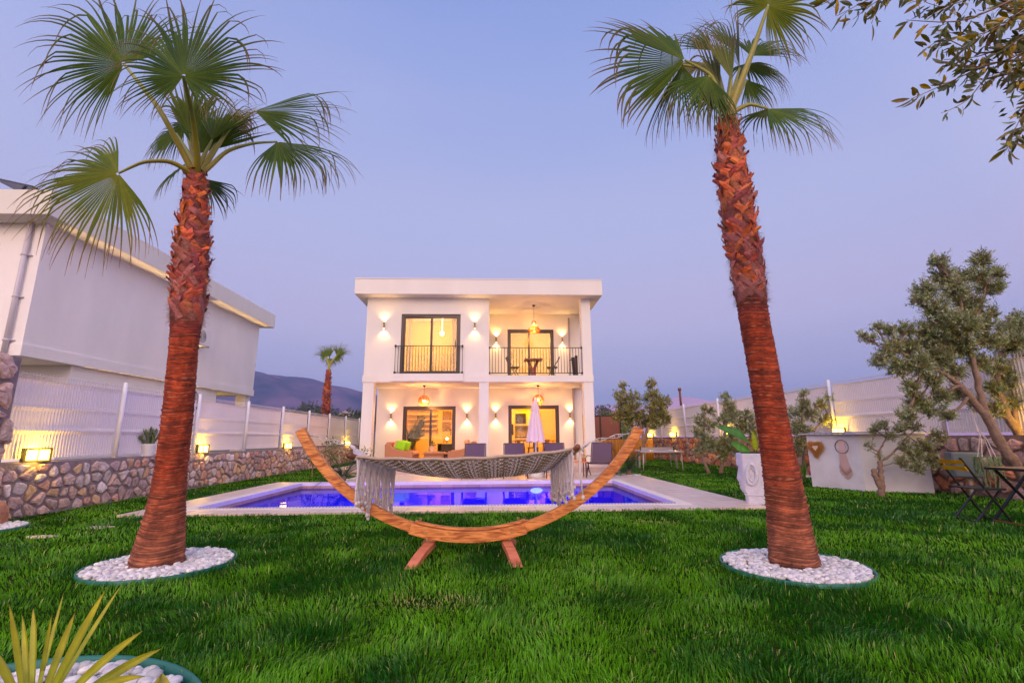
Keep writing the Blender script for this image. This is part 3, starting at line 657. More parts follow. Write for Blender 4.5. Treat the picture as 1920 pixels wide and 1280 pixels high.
# balcony table and chairs
bt = thing('balcony_table', 'rustic square topped wooden table with forked trunk legs on the balcony', 'table', (1.5, 17.6, SL1))
part('table_top', MB().box(1.17, 1.85, 17.3, 17.9, SL1+0.70, SL1+0.75), M_walnut, bt, bevel=0.01)
mb = MB()
mb.tube([(1.5, 17.6, SL1), (1.5, 17.6, SL1+0.2), (1.43, 17.6, SL1+0.42), (1.32, 17.55, SL1+0.7)], [0.13, 0.09, 0.06, 0.05], 8).tube([(1.52, 17.6, SL1+0.1), (1.56, 17.6, SL1+0.42), (1.69, 17.65, SL1+0.7)], [0.1, 0.06, 0.05], 8).tube([(1.4, 17.5, SL1+0.02), (1.2, 17.4, SL1+0.03)], [0.07, 0.03], 7).tube([(1.6, 17.5, SL1+0.02), (1.8, 17.4, SL1+0.03)], [0.07, 0.03], 7)
part('forked_leg', mb, wood_mat('rough_trunk_wood', S(170, 95, 60), S(110, 55, 35), 5, (4, 4, 1)), bt, smooth=True)
def folding_chair(loc, rz, label, top_mat, group, metal=None, first={}):
    key = top_mat.name
    if key in first: return copy_thing(first[key], loc, rz, label)
    metal = metal or M_rail
    t = thing('folding_chair', label, 'chair', (0, 0, 0), group); W = 0.2
    # faces +x: back at x=-0.25
    for q in (-1, 1):
        y = q*W
        part('back_leg', MB().bar((-0.30, y, 0.86), (0.22, y, 0.0), 0.028, 0.016), metal, t)
        part('front_leg', MB().bar((0.16, y*0.86, 0.44), (-0.24, y*0.86, 0.0), 0.028, 0.016), metal, t)
    part('foot_bar', MB().bar((0.20, -W, 0.03), (0.20, W, 0.03), 0.014).bar((-0.22, -W*0.86, 0.03), (-0.22, W*0.86, 0.03), 0.014), metal, t)
    st_ = MB()
    for i in range(6): st_.box(-0.19+0.066*i, -0.135+0.066*i, -0.2, 0.2, 0.445, 0.46)
    st_.box(-0.2, 0.2, -0.215, -0.201, 0.435, 0.462); st_.box(-0.2, 0.2, 0.201, 0.215, 0.435, 0.462)
    part('seat', st_, metal if key != 'black_iron' else top_mat, t)
    bk = MB(); bk.obox((-0.275, 0, 0.80), (0.006, 0, 0.0), (0, W, 0), (-0.018, 0, 0.03)); bk.obox((-0.235, 0, 0.715), (0.006, 0, 0), (0, W, 0), (-0.018, 0, 0.03))
    part('backrest', bk, top_mat, t)
    t.location = loc; t.rotation_euler = (0, 0, rz); first[key] = t; return t
folding_chair((0.78, 17.7, SL1), 0.1, 'small black folding chair on the left of the balcony table', M_rail, 'folding chairs on the balcony')
folding_chair((2.24, 17.7, SL1), math.pi-0.1, 'small black folding chair on the right of the balcony table', M_rail, 'folding chairs on the balcony')
fb = thing('folded_sunbed', 'dark folded sunbed leaning upright in the balcony corner', 'sunbed', (3.0, 17.2, SL1)); 
part('frame', MB().bar((2.98, 17.1, SL1), (2.93, 17.1, SL1+0.75), 0.04, 0.1).bar((3.1, 17.3, SL1), (3.1, 17.3, SL1+0.85), 0.04, 0.1).bar((2.8, 17.1, SL1+0.62), (3.05, 17.1, SL1+0.75), 0.03), M_dk, fb)
part('fabric', MB().obox((3.02, 17.2, SL1+0.38), (0.05, 0, 0), (0, 0.12, 0), (0, 0, 0.34)), mat('brown_sling', (0.10, 0.06, 0.07), rough=0.7), fb)

# ================================================================== NEIGHBOURING HOUSE
NX, NY0, NY1 = -10.5, 10.75, 21.1
nb = thing('house', 'large plain white house with warm lit eaves rising beyond the left fence', 'house', (-13.5, 16, 0))
mb = MB(); mb.box(NX-0.25, NX, NY0, NY1, 2.88, 6.0); mb.box(-19, NX-0.25, NY1-0.25, NY1, 2.88, 6.0)
wall_holes(mb, -19, NX-0.25, 2.88, 6.0, NY0, NY0+0.25, [(-16.5, -11.45, 3.2, 5.5)])
part('upper_wall', mb, M_stucco2, nb)
part('ledge', MB().box(-19.03, NX+0.035, NY0-0.03, NY1+0.03, 2.86, 3.12), M_stucco2, nb)
part('lower_wall', MB().box(-19, NX-0.12, 12.2, 18.6, 0, 2.86).box(NX-0.5, NX-0.1, 20.7, 21.1, 0, 2.86).box(-19, -18.6, 20.7, 21.1, 0, 2.86), M_stucco2, nb)
nr = part('roof', MB().box(-20, -10.02, 10.25, 21.5, 6.0, 6.6), M_stucco, nb, bevel=0.01)
part('window', MB().box(-16.5, -11.45, NY0+0.06, NY0+0.14, 5.42, 5.5).box(-11.53, -11.45, NY0+0.06, NY0+0.14, 3.2, 5.42).box(-12.9, -12.8, NY0+0.06, NY0+0.14, 3.2, 5.42).box(-11.75, -11.69, NY0+0.07, NY0+0.13, 3.2, 5.42), M_frame, nb)
part('pane', MB().quad((-16.5, NY0+0.1, 3.2), (-11.5, NY0+0.1, 3.2), (-11.5, NY0+0.1, 5.45), (-16.5, NY0+0.1, 5.45)), glass_mat('dusky_glass', (0.6, 0.6, 0.65), 0.15), nb)
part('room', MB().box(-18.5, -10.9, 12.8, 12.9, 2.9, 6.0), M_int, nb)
lamp('POINT', (-12.5, 11.8, 5.0), 30, (1.0, 0.6, 0.08), nb, 0.1)
dp = MB(); dp.tube([(-10.78, NY0-0.08, 5.98), (-10.78, NY0-0.08, 2.7)], 0.05, 12).tube([(-10.78, NY0-0.08, 2.75), (-10.74, NY0-0.1, 2.6), (-10.74, NY0-0.1, 0)], 0.05, 12)
for z in (5.2, 4.2, 3.2): dp.tube([(-10.78, NY0-0.08, z-0.02), (-10.78, NY0-0.08, z+0.02)], 0.062, 12).box(-10.9, -10.66, NY0-0.05, NY0-0.001, z-0.012, z+0.012)
part('drain_pipe', dp, mat('lilac_pipe', (0.6, 0.56, 0.62), rough=0.4), nb, smooth=True)
# cove lights under the eaves and under the ledge
M_led = mat('warm_led', (1, 0.7, 0.3), emit=(1.0, 0.58, 0.16), estr=9)
def strip_light(loc, ln, wd, e, col, spread, nm):
    o = lamp('AREA', loc, e, col, nb, direction=(0.12, 0, 1), size=(wd, ln), name=nm); o.data.spread = spread; o.rotation_euler = (math.pi, R(4.5), 0)
strip_light((NX+0.09, 16.0, 3.3), 10.2, 0.03, 11, (1.0, 0.60, 0.24), R(13), 'eaves_uplight')
strip_light((NX-0.03, 15.4, 2.3), 6.0, 0.02, 2.2, (1.0, 0.55, 0.12), R(14), 'ledge_uplight')
lamp('POINT', (NX-1.2, 19.7, 2.3), 14, (1.0, 0.6, 0.12), nb, 0.03)
# air conditioners
def aircon(y, z, lab):
    t = thing('air_conditioner', lab, 'air conditioner', (NX+0.05, y, z), 'outdoor air conditioner units'); x0, x1 = (NX+0.07, NX+0.37)
    part('casing', MB().box(x0, x1, y-0.42, y+0.42, z, z+0.56), M_white, t, bevel=0.015)
    g = MB()
    for r_ in (0.05, 0.1, 0.15, 0.2): 
        a_ = np.arange(24)*2*math.pi/24; g.tube(np.stack([np.full(24, x1+0.008), y-0.1+r_*np.cos(a_), z+0.28+r_*np.sin(a_)], 1), 0.006, 5, closed=True)
    part('fan_grille', g, M_dk, t); part('bracket', MB().box(NX+0.001, x1+0.02, y-0.34, y-0.3, z-0.05, z-0.001).box(NX+0.001, x1+0.02, y+0.3, y+0.34, z-0.05, z-0.001), mat('galvanised', (0.5, 0.5, 0.5), rough=0.4, metal=0.7), t)
aircon(16.6, 4.25, 'white air conditioner high on the neighbouring wall beside the left palm')
aircon(16.6, 2.1, 'white air conditioner low on the neighbouring wall just above the fence')
sp = thing('solar_panel', 'dark rooftop panel tilted above the edge of the neighbouring roof', 'solar panel', (-11.0, 10.9, 6.6))
part('panel', MB().obox((-11.1, 11.1, 6.86), (0.45, 0, -0.1), (0, 0.7, 0), (0.005, 0, 0.02)), mat('dark_panel', (0.02, 0.02, 0.05), rough=0.2), sp); part('support', MB().bar((-11.5, 11, 6.6), (-11.5, 11, 6.92), 0.04).bar((-10.75, 11, 6.6), (-10.75, 11, 6.76), 0.04), M_rail, sp)

# ================================================================== PALMS
M_bark = mat('palm_bark', (0.3, 0.1, 0.05), rough=0.8, noise=0.30, nscale=9, bump=0.5, bscale=60, vcol=True, stretch=(1, 1, 7))
M_boot = mat('palm_leaf_base', (0.3, 0.1, 0.05), rough=0.6, noise=0.2, nscale=25, vcol=True)
M_fibre = mat('palm_fibre', (0.2, 0.09, 0.06), rough=0.9, vcol=True)
M_frond = mat('palm_frond_green', (0.1, 0.2, 0.02), rough=0.5, spec=0.2, noise=0.12, nscale=18, vcol=True, trans=0.30)
M_petiole = mat('palm_petiole', (0.3, 0.3, 0.03), rough=0.4, vcol=True, noise=0.12, nscale=20)
def resample(P, n):
    P = np.asarray(P, float); d = np.concatenate(([0], np.cumsum(np.linalg.norm(np.diff(P[:, :3], axis=0), axis=1)))); t = np.linspace(0, d[-1], n)
    # smooth interpolation
    Q = np.stack([np.interp(t, d, P[:, k]) for k in range(P.shape[1])], 1)
    for _ in range(max(2, n//12)):
        Q[1:-1] = 0.25*Q[:-2]+0.5*Q[1:-1]+0.25*Q[2:]
    return Q
def frames(P):
    T = np.gradient(P, axis=0); T /= np.linalg.norm(T, axis=1)[:, None]
    u = np.array([1.0, 0, 0]); U = []; V = []
    for t in T:
        u = u-t*np.dot(u, t); u /= np.linalg.norm(u); U.append(u.copy()); V.append(np.cross(t, u))
    return T, np.array(U), np.array(V)
def frond(tree, hub, axis, nrm, Rm, spread, droop=0.5, nseg=None, pet=None, join=0.45, seed=0, tip=(0.30, 0.16, 0.12), fold=0.0, green=None, filaments=1.0, taper=0.22, prad=0.018, crown=None):
    rr = np.random.default_rng(seed+100)
    hub = np.array(hub, float); a = np.array(axis, float); a /= np.linalg.norm(a); n = np.array(nrm, float); n -= a*np.dot(n, a); n /= np.linalg.norm(n); s = np.cross(a, n)
    nseg = nseg or max(8, int(spread/4.6)); ph = np.linspace(-R(spread)/2, R(spread)/2, nseg); dph = (ph[1]-ph[0])
    g1 = np.array(green[0] if green else (0.040, 0.095, 0.008)); g2 = np.array(green[1] if green else (0.12, 0.17, 0.010)); tipc = np.array(tip)
    mb = MB(); ts = np.array([0.02, 0.12, 0.25, 0.38, 0.48, 0.56, 0.64, 0.72, 0.80, 0.88, 0.95, 1.0]); ext = []
    for i, p in enumerate(ph):
        L = Rm*(1-taper*(abs(p)/math.pi*1.6)**2)*rr.uniform(0.9, 1.06)
        fo = fold*abs(math.sin(p))     # blade halves folded away from the viewer
        d = math.cos(p)*a+math.sin(p)*s-fo*n; d /= np.linalg.norm(d)
        w0 = np.cross(d, n); w0 /= np.linalg.norm(w0)+1e-9
        jn = join*rr.uniform(0.88, 1.1); pos = hub.copy(); V = []; cols = []; prev = 0; dd = d.copy(); dr = droop*rr.uniform(0.5, 1.5)
        kink = rr.uniform(0.55, 0.9) if rr.random() < 0.42 else 9; side_drift = rr.uniform(-0.25, 0.25)
        gc = g1*(1-0.0)+(g2-g1)*rr.uniform(0, 1)*0.55; gc = gc*rr.uniform(0.8, 1.2)
        for t in ts:
            step = (t-prev)*L; prev = t
            if t > jn*0.8:
                k = dr*(t-jn*0.8)*2.1+(1.6 if t > kink else 0); dd = dd+np.array([0, 0, -1.0])*k*0.45+w0*side_drift*0.12; dd /= np.linalg.norm(dd)
            pos = pos+dd*step
            wd = np.cross(dd, n); l_ = np.linalg.norm(wd); wd = wd/l_ if l_ > 0.15 else w0
            half = 2*math.sin(dph/2)*L*min(t, jn)*0.52
            if t > jn: half *= max(0.05, (1-(t-jn)/(1-jn))**0.75)*0.78
            half = max(half, 0.0012); rid = half*0.55
            V += [pos-wd*half, pos+n*rid, pos+wd*half]
            f = max(0, (t-0.55)/0.45)**1.2*rr.uniform(0.6, 1.0); c = gc*(1-f)+tipc*f
            c = c*(1-0.5*max(0, 1-t/0.2))+g2*1.3*0.5*max(0, 1-t/0.2)
            cols += [c, c*1.15, c]
        m_ = len(ts); F = []
        for q in range(m_-1): F += [(3*q, 3*q+1, 3*q+4, 3*q+3), (3*q+1, 3*q+2, 3*q+5, 3*q+4)]
        mb.add(V, F, np.array(cols)); ext.append((hub+d*L*jn, d, L))
    # pale curling threads between the segments
    for k in range(int(len(ph)*0.45*filaments)):
        b_, d, L = ext[rr.integers(len(ext))]; P = [b_]; dd = d+rr.normal(0, 0.25, 3); ln = L*rr.uniform(0.15, 0.45)
        for q in range(6): dd = dd+np.array([0, 0, -0.35])+rr.normal(0, 0.28, 3); dd /= np.linalg.norm(dd); P.append(P[-1]+dd*ln/6)
        V = []; F = []
        for q, pt in enumerate(P): hw = 0.0016*(1-q/8); V += [pt-s*hw, pt+s*hw]
        F = [(2*q, 2*q+1, 2*q+3, 2*q+2) for q in range(len(P)-1)]; mb.add(V, F, (0.42, 0.26, 0.16))
    o = part('frond', mb, M_frond, tree)
    if pet is not None:
        P = np.array([np.array(x_, float) for x_ in pet]+[hub]); Q = resample(P, 16); m_ = len(Q); rd_ = np.linspace(prad*1.7, prad*0.62, m_); T, U, V_ = frames(Q); vs = []; cs = []
        for q in range(m_):
            for j in range(8):
                an = 2*math.pi*j/8; vs.append(Q[q]+rd_[q]*(math.cos(an)*U[q]+0.7*math.sin(an)*V_[q])); u = q/m_; cs.append(np.array([0.34, 0.27, 0.03])*(1-u)+np.array([0.24, 0.27, 0.035])*u)
        F = [(q*8+j, q*8+(j+1) % 8, (q+1)*8+(j+1) % 8, (q+1)*8+j) for q in range(m_-1) for j in range(8)]+[tuple(range(8))]
        pb = MB().add(vs, F, np.array(cs)); part('petiole', pb, M_petiole, o, smooth=True)
    return o
def palm(name_label, centre, fib, seed, nboot=150, cols=None, rings=1.0, group=None, hk=1.0, cat='palm tree'):
    """centre: list of (x, y, z, r) from root to crown; fib: fraction of the length where the old leaf bases begin"""
    rr = np.random.default_rng(seed)
    t = thing('palm_tree', name_label, cat, (centre[0][0], centre[0][1], 0), group)
    Q = resample(centre, 220); L = np.concatenate(([0], np.cumsum(np.linalg.norm(np.diff(Q[:, :3], axis=0), axis=1)))); tot = L[-1]
    nr = int(tot/0.0055*rings); s_ = np.linspace(0, tot, nr); P = np.stack([np.interp(s_, L, Q[:, k]) for k in range(3)], 1); rad = np.interp(s_, L, Q[:, 3])
    T, U, V_ = frames(P); K = 84; an = np.arange(K)*2*math.pi/K
    # ring heights: uneven bands
    band = np.zeros(nr); ph = 0.0; bands = []; bid = np.zeros(nr, int); b = 0; step = 0.03; u = 0
    for i in range(nr):
        u += (s_[1]-s_[0])/step
        if u > 1: u = 0; step = rr.uniform(0.012, 0.030)*(0.8 if s_[i] < 0.5*hk else 1.0); b += 1
        band[i] = u; bid[i] = b
    nb_ = b+1; bcol = rr.uniform(0.75, 1.25, nb_); bph = rr.uniform(0, 6.28, nb_); bam = rr.uniform(0.4, 1.0, nb_)
    base_c = np.array(cols[0] if cols else S(178, 112, 82)); mid_c = np.array(cols[1] if cols else S(165, 62, 26)); Vt = []; Cc = []
    rseg = rr.uniform(0.35, 1.6, (nb_, 28))
    for i in range(nr):
        k = bid[i]; lip = band[i]**2*0.010*bam[k]*hk
        wv = 1+0.012*np.sin(an*3+s_[i]*2)+0.010*np.sin(an*7+bph[k]+2)
        jag = rr.normal(0, 0.0016*hk, K)*(0.4+band[i])
        sh = 0.012*hk*np.sin(an*2+bph[k]*0.35)
        r_ = rad[i]*wv+lip*np.interp((an*28/6.283+bph[k]) % 28, np.arange(28), rseg[k], period=28)+jag
        ring = P[i]+r_[:, None]*(np.cos(an)[:, None]*U[i]+np.sin(an)[:, None]*V_[i])+T[i]*sh[:, None]; Vt.append(ring)
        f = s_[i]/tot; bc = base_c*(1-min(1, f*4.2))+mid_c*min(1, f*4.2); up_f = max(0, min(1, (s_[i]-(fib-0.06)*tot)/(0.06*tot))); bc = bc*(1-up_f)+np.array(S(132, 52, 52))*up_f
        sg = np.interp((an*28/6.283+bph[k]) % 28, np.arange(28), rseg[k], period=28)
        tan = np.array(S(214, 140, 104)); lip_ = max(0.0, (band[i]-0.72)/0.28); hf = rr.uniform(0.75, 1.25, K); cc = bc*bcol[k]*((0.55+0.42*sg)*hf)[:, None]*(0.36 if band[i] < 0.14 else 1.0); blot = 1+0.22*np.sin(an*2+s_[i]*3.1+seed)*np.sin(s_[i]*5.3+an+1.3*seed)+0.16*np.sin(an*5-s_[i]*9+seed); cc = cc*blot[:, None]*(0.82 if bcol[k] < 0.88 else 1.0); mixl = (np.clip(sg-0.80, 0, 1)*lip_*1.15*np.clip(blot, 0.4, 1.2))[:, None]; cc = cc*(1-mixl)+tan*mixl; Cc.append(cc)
    V2 = np.concatenate(Vt); j = np.arange(K); j2 = (j+1) % K
    F = np.concatenate([np.stack([i*K+j, i*K+j2, (i+1)*K+j2, (i+1)*K+j], 1) for i in range(nr-1)])
    mb = MB().add(V2, F, np.concatenate(Cc)); mb.add(Vt[-1], [tuple(range(K))], mid_c)
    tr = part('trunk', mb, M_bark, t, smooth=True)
    # old leaf bases, criss-crossing
    def at(sv):
        i = min(nr-1, max(0, int(sv/tot*(nr-1)))); return P[i], T[i], U[i], V_[i], rad[i]
    mb = MB(); s0 = fib*tot
    pal = [S(214, 98, 48), S(190, 80, 50), S(160, 70, 62), S(205, 110, 62), S(225, 120, 55), S(178, 90, 80), S(140, 62, 60)]
    pal2 = [S(150, 70, 70), S(170, 95, 95), S(135, 55, 60), S(185, 110, 100), S(160, 60, 50)]
    for k in range(nboot):
        f = (k+0.5)/nboot; sv = s0+(tot-s0)*f*0.985; p, tt, uu, vv, r_ = at(sv)
        th = k*2.399+rr.uniform(-0.25, 0.25); e = math.cos(th)*uu+math.sin(th)*vv; q = np.cross(tt, e)
        sg = 1 if k % 2 else -1; lean = sg*rr.uniform(0.35, 0.95); dirn = tt*math.cos(lean)+q*math.sin(lean)
        ln = rr.uniform(0.11, 0.24)*hk; hw = rr.uniform(0.022, 0.050)*hk; lift = rr.uniform(0.000, 0.055)*hk*min(1, 0.35+3*f)+0.02*hk*max(0, f-0.6); hi = f > 0.45
        c = np.array((pal if rr.random() < (0.25+0.75*f) else pal2)[rr.integers(5)])*rr.uniform(0.7, 1.15)
        V = []; cs = []; st = 6
        cut = rr.uniform(-0.4, 0.4)
        for i in range(st):
            u = i/(st-1); along = (u-0.25)*ln; out_ = r_*0.985+0.006+lift*max(0, u-0.3)**1.5*1.7
            for w_ in (-1, -0.4, 0.4, 1):
                hwid = hw*(1.2-0.75*u); al = along+(cut*hw*w_ if i == st-1 else 0)+(rr.uniform(-0.012, 0.012) if i == st-1 else 0)
                th2 = (hwid*w_*math.cos(lean)+al*math.sin(lean))/r_; hgt = al*math.cos(lean)-hwid*w_*math.sin(lean)
                pp, t2, u2, v2, r2 = at(min(tot, sv+hgt)); e2 = math.cos(th+th2)*u2+math.sin(th+th2)*v2
                V.append(pp+e2*(r2-r_+out_+(0.004*hk if abs(w_) < 0.5 else 0)+(rr.uniform(-0.004, 0.007)*hk if i > 3 else 0))); cs.append(c*(0.75+0.35*u)*rr.uniform(0.9, 1.1))
        n4 = len(V); V = V+[v_-e*0.0035*hk for v_ in V]; cs = cs+[x_*0.6 for x_ in cs]; F = []
        for i in range(st-1):
            for w_ in range(3): a_ = i*4+w_; F += [(a_, a_+1, a_+5, a_+4), (n4+a_+4, n4+a_+5, n4+a_+1, n4+a_)]
        for w_ in range(3): a_ = (st-1)*4+w_; F.append((a_, a_+1, n4+a_+1, n4+a_))
        for i in range(st-1): F += [(i*4, (i+1)*4, n4+(i+1)*4, n4+i*4), (i*4+3, n4+i*4+3, n4+(i+1)*4+3, (i+1)*4+3)]
        mb.add(V, F, np.array(cs))
    part('leaf_base_bark', mb, M_boot, tr)
    mb = MB()
    for k in range(int(nboot*26)):
        sv = s0-0.06*hk+(tot-s0+0.03*hk)*rr.random(); p, tt, uu, vv, r_ = at(sv); th = rr.uniform(0, 6.283); e = math.cos(th)*uu+math.sin(th)*vv; q = np.cross(tt, e)
        pos = p+e*(r_+0.004); d = q*rr.choice([-1, 1])*rr.uniform(0.3, 1)+tt*rr.uniform(-0.5, 0.9)+e*rr.uniform(0.0, 0.28); V = []; ln = rr.uniform(0.03, 0.12)*hk
        for i in range(4):
            d = d/np.linalg.norm(d); V += [pos-tt*0.0011*hk*(1-i/4), pos+tt*0.0011*hk*(1-i/4)+e*0.0005]; pos = pos+d*ln/3; d = d+rr.normal(0, 0.3, 3)-np.array([0, 0, 0.15])-e*0.12
        mb.add(V, [(0, 1, 3, 2), (2, 3, 5, 4), (4, 5, 7, 6)], np.array(S(150, 100, 78))*rr.uniform(0.4, 1.4))
    part('bark_fibre', mb, M_fibre, tr)
    return t, P[-1]
def px_centre(rows, Y):
    res = []
    for y, xl, xr in rows:
        p = PY((xl+xr)/2, y, Y); dep = float(np.dot(p-CAM, FW)); res.append((p[0], p[1], p[2], (xr-xl)/2*dep/FPX*(0.80 if y > 600 else 0.78)))
    return res
YL, YR = 4.22, 3.90
rowsL = [(1050, 240, 348.5), (1024, 249, 348.5), (990, 262, 348.5), (955, 273, 349), (886, 288, 352), (817.5, 298, 360), (749, 306.5, 366.5), (680, 313.5, 371), (640, 317.5, 374), (592, 318, 383), (506, 325, 391), (437, 334, 392), (386, 343, 387), (345, 354, 381), (325, 357, 380)]
rowsR = [(1055, 1436, 1544), (1030, 1436, 1536), (998, 1435, 1528), (953, 1432.5, 1518), (910, 1429, 1508.5), (823, 1419, 1488), (735, 1406, 1471), (647.6, 1391.5, 1455), (610, 1384, 1447), (548, 1375, 1439), (485.6, 1366, 1431), (423, 1355, 1419), (360.6, 1347, 1410), (298, 1341, 1396), (251, 1347, 1385), (226, 1351, 1379)]
cl_, cr_ = px_centre(rowsL, YL), px_centre(rowsR, YR)
cl_.insert(0, (cl_[0][0]-0.01, YL, -0.08, cl_[0][3]*1.02)); cr_.insert(0, (cr_[0][0]+0.01, YR, -0.08, cr_[0][3]*1.02))
palmL, topL = palm('tall leaning palm with a wide crown of fan leaves, standing left of the hammock', cl_, 0.60, 3, 270)
palmR, topR = palm('tall leaning palm with orange bark scales, standing right of the hammock', cr_, 0.565, 5, 290)
def ax(deg, y=0.0): return (math.cos(R(deg)), y, math.sin(R(deg)))
def fr(tree, top, h, a, n, Rm, sp, pet=(), **k):
    hub = PY(*h); P = [np.array(top)-np.array([0, 0, 0.05])]+[PY(*p) for p in pet]
    return frond(tree, hub, a, n, Rm, sp, pet=P, **k)
# left crown
fr(palmL, topL, (344, 143, 3.55), ax(90, 0.0), (0, -1, -0.2), 0.92, 300, [(371, 300, 4.1), (362, 220, 3.85)], droop=0.34, seed=1, prad=0.022, nseg=66, fold=0.1, taper=0.30, green=((0.035, 0.085, 0.012), (0.10, 0.15, 0.015)))
fr(palmL, topL, (232, 120, 4.1), ax(139, 0.0), (0.25, -1, -0.25), 1.22, 215, [(350, 300, 4.15), (300, 205, 3.95)], droop=0.36, seed=2, prad=0.020, nseg=58, fold=0.2, taper=0.42)
fr(palmL, topL, (373, 288, 4.4), ax(74, 0.1), (0, -1, 0.1), 0.80, 105, [(372, 315, 4.3)], droop=0.12, seed=3, nseg=30, join=0.62)
fr(palmL, topL, (478, 208, 4.45), ax(30, 0.1), (-0.45, -0.85, 0.6), 1.08, 150, [(384, 312, 4.26), (430, 240, 4.35)], droop=0.22, seed=4, nseg=42, fold=0.6)
fr(palmL, topL, (520, 266, 4.35), ax(-4, 0.05), (-0.1, -0.62, 0.8), 0.88, 215, [(388, 318, 4.24), (425, 282, 4.28), (475, 268, 4.32)], droop=0.75, seed=5, nseg=46, fold=0.5)
fr(palmL, topL, (222, 325, 3.9), ax(212, -0.1), (0.05, -0.98, 0.18), 0.98, 196, [(352, 320, 4.15), (318, 301, 4.05), (268, 303, 3.95)], droop=0.42, seed=6, nseg=56, fold=0.2, tip=(0.34, 0.13, 0.10), green=((0.09, 0.15, 0.01), (0.20, 0.20, 0.015)))
fr(palmL, topL, (345, 312, 4.75), ax(205, 0.3), (0.1, -0.7, 0.6), 0.50, 150, [(360, 315, 4.5)], droop=0.8, seed=7, nseg=26)
fr(palmL, topL, (383, 335, 4.7), ax(-55, 0.3), (0, -0.8, 0.5), 0.46, 100, [(378, 325, 4.5)], droop=0.4, seed=8, nseg=20, green=((0.05, 0.10, 0.03), (0.08, 0.12, 0.05)))
fr(palmL, topL, (345, 232, 4.75), ax(225, 0.3), (0.1, -0.8, 0.5), 0.55, 130, [(362, 290, 4.5)], droop=0.5, seed=9, nseg=24)
fr(palmL, topL, (405, 240, 4.7), ax(62, 0.3), (-0.4, -0.8, 0.2), 0.60, 110, [(378, 300, 4.5)], droop=0.5, seed=10, nseg=24, tip=(0.40, 0.22, 0.15), green=((0.12, 0.13, 0.02), (0.22, 0.18, 0.05)))
fr(palmL, topL, (362, 240, 4.6), ax(112, 0.3), (0.2, -0.9, 0.1), 0.55, 80, [(370, 300, 4.45)], droop=0.35, seed=11, nseg=18)
fr(palmL, topL, (356, 250, 4.05), ax(97, 0.0), (0.2, -1, 0), 0.62, 60, [(370, 305, 4.15)], droop=0.1, seed=12, nseg=18, join=0.62, green=((0.09, 0.15, 0.01), (0.22, 0.26, 0.02)))
fr(palmL, topL, (398, 262, 4.3), ax(78, 0.1), (-0.2, -1, 0), 0.66, 90, [(376, 305, 4.25)], droop=0.35, seed=13, nseg=22, tip=(0.40, 0.2, 0.12), green=((0.06, 0.12, 0.01), (0.16, 0.2, 0.02)))
fr(palmL, topL, (330, 250, 4.5), ax(205, 0.2), (0.1, -0.8, 0.4), 0.50, 120, [(362, 300, 4.35)], droop=0.9, seed=14, nseg=22)
fr(palmL, topL, (440, 215, 4.55), ax(-70, 0.1), (-0.3, -0.9, 0), 0.42, 90, [(400, 280, 4.4)], droop=1.0, seed=15, nseg=16, tip=(0.42, 0.24, 0.16), green=((0.16, 0.13, 0.04), (0.28, 0.2, 0.08)))
# right crown
fr(palmR, topR, (1372, 150, 3.85), ax(100, 0.0), (0.2, -1, 0), 0.62, 44, [(1364, 205, 3.88)], droop=0.06, seed=32, nseg=16, join=0.65, green=((0.10, 0.14, 0.03), (0.24, 0.25, 0.06)))
fr(palmR, topR, (1408, 105, 4.3), ax(40, 0.1), (-0.2, -0.9, 0.4), 0.66, 120, [(1375, 185, 4.1)], droop=0.7, seed=33, nseg=26)
fr(palmR, topR, (1345, 165, 3.8), ax(250, -0.1), (0.1, -0.9, 0.3), 0.58, 80, [(1356, 200, 3.85)], droop=0.6, seed=34, nseg=20)
fr(palmR, topR, (1400, 150, 4.2), ax(-60, 0.1), (-0.1, -0.9, 0.3), 0.50, 90, [(1375, 200, 4.05)], droop=0.9, seed=35, nseg=20, tip=(0.40, 0.24, 0.15))
fr(palmR, topR, (1335, 95, 4.25), ax(135, 0.1), (0.2, -1, 0.1), 0.55, 90, [(1356, 180, 4.05)], droop=0.5, seed=36, nseg=20)
fr(palmR, topR, (1284, 113, 3.75), ax(157, -0.05), (0.2, -1, 0.1), 0.98, 150, [(1358, 205, 3.86), (1335, 140, 3.8)], droop=0.28, seed=21, nseg=42, fold=0.35, join=0.58)
fr(palmR, topR, (1279, 122, 3.85), ax(-104, 0.1), (-0.75, -0.6, 0.1), 0.80, 75, [(1358, 200, 3.95), (1322, 128, 3.9)], droop=0.5, seed=22, nseg=24, fold=0.2, join=0.42)
fr(palmR, topR, (1328, 142, 3.75), ax(-115, -0.1), (0.1, -0.9, 0.5), 0.70, 110, [(1352, 190, 3.8)], droop=0.6, seed=23, nseg=28)
fr(palmR, topR, (1352, 190, 3.95), ax(97, 0.0), (0.3, -1, 0), 0.80, 26, [(1360, 215, 3.92)], droop=0.04, seed=24, nseg=14, join=0.7, green=((0.12, 0.15, 0.04), (0.26, 0.26, 0.10)))
fr(palmR, topR, (1387, 128, 4.05), ax(84, 0.05), (0.5, -0.85, 0), 0.92, 50, [(1366, 200, 3.95)], droop=0.12, seed=25, nseg=20, join=0.6, fold=0.8, green=((0.09, 0.13, 0.04), (0.2, 0.2, 0.08)))
fr(palmR, topR, (1440, 12, 3.65), ax(62, -0.15), (0.05, -0.9, -0.5), 0.80, 310, [(1372, 200, 3.85), (1410, 100, 3.72)], droop=0.55, seed=26, nseg=60, prad=0.024, green=((0.10, 0.15, 0.015), (0.24, 0.26, 0.02)))
fr(palmR, topR, (1440, 204, 3.85), ax(2, 0.0), (0.05, -0.66, 0.75), 0.80, 225, [(1374, 210, 3.88), (1405, 194, 3.86)], droop=0.60, seed=27, nseg=50, fold=0.35)
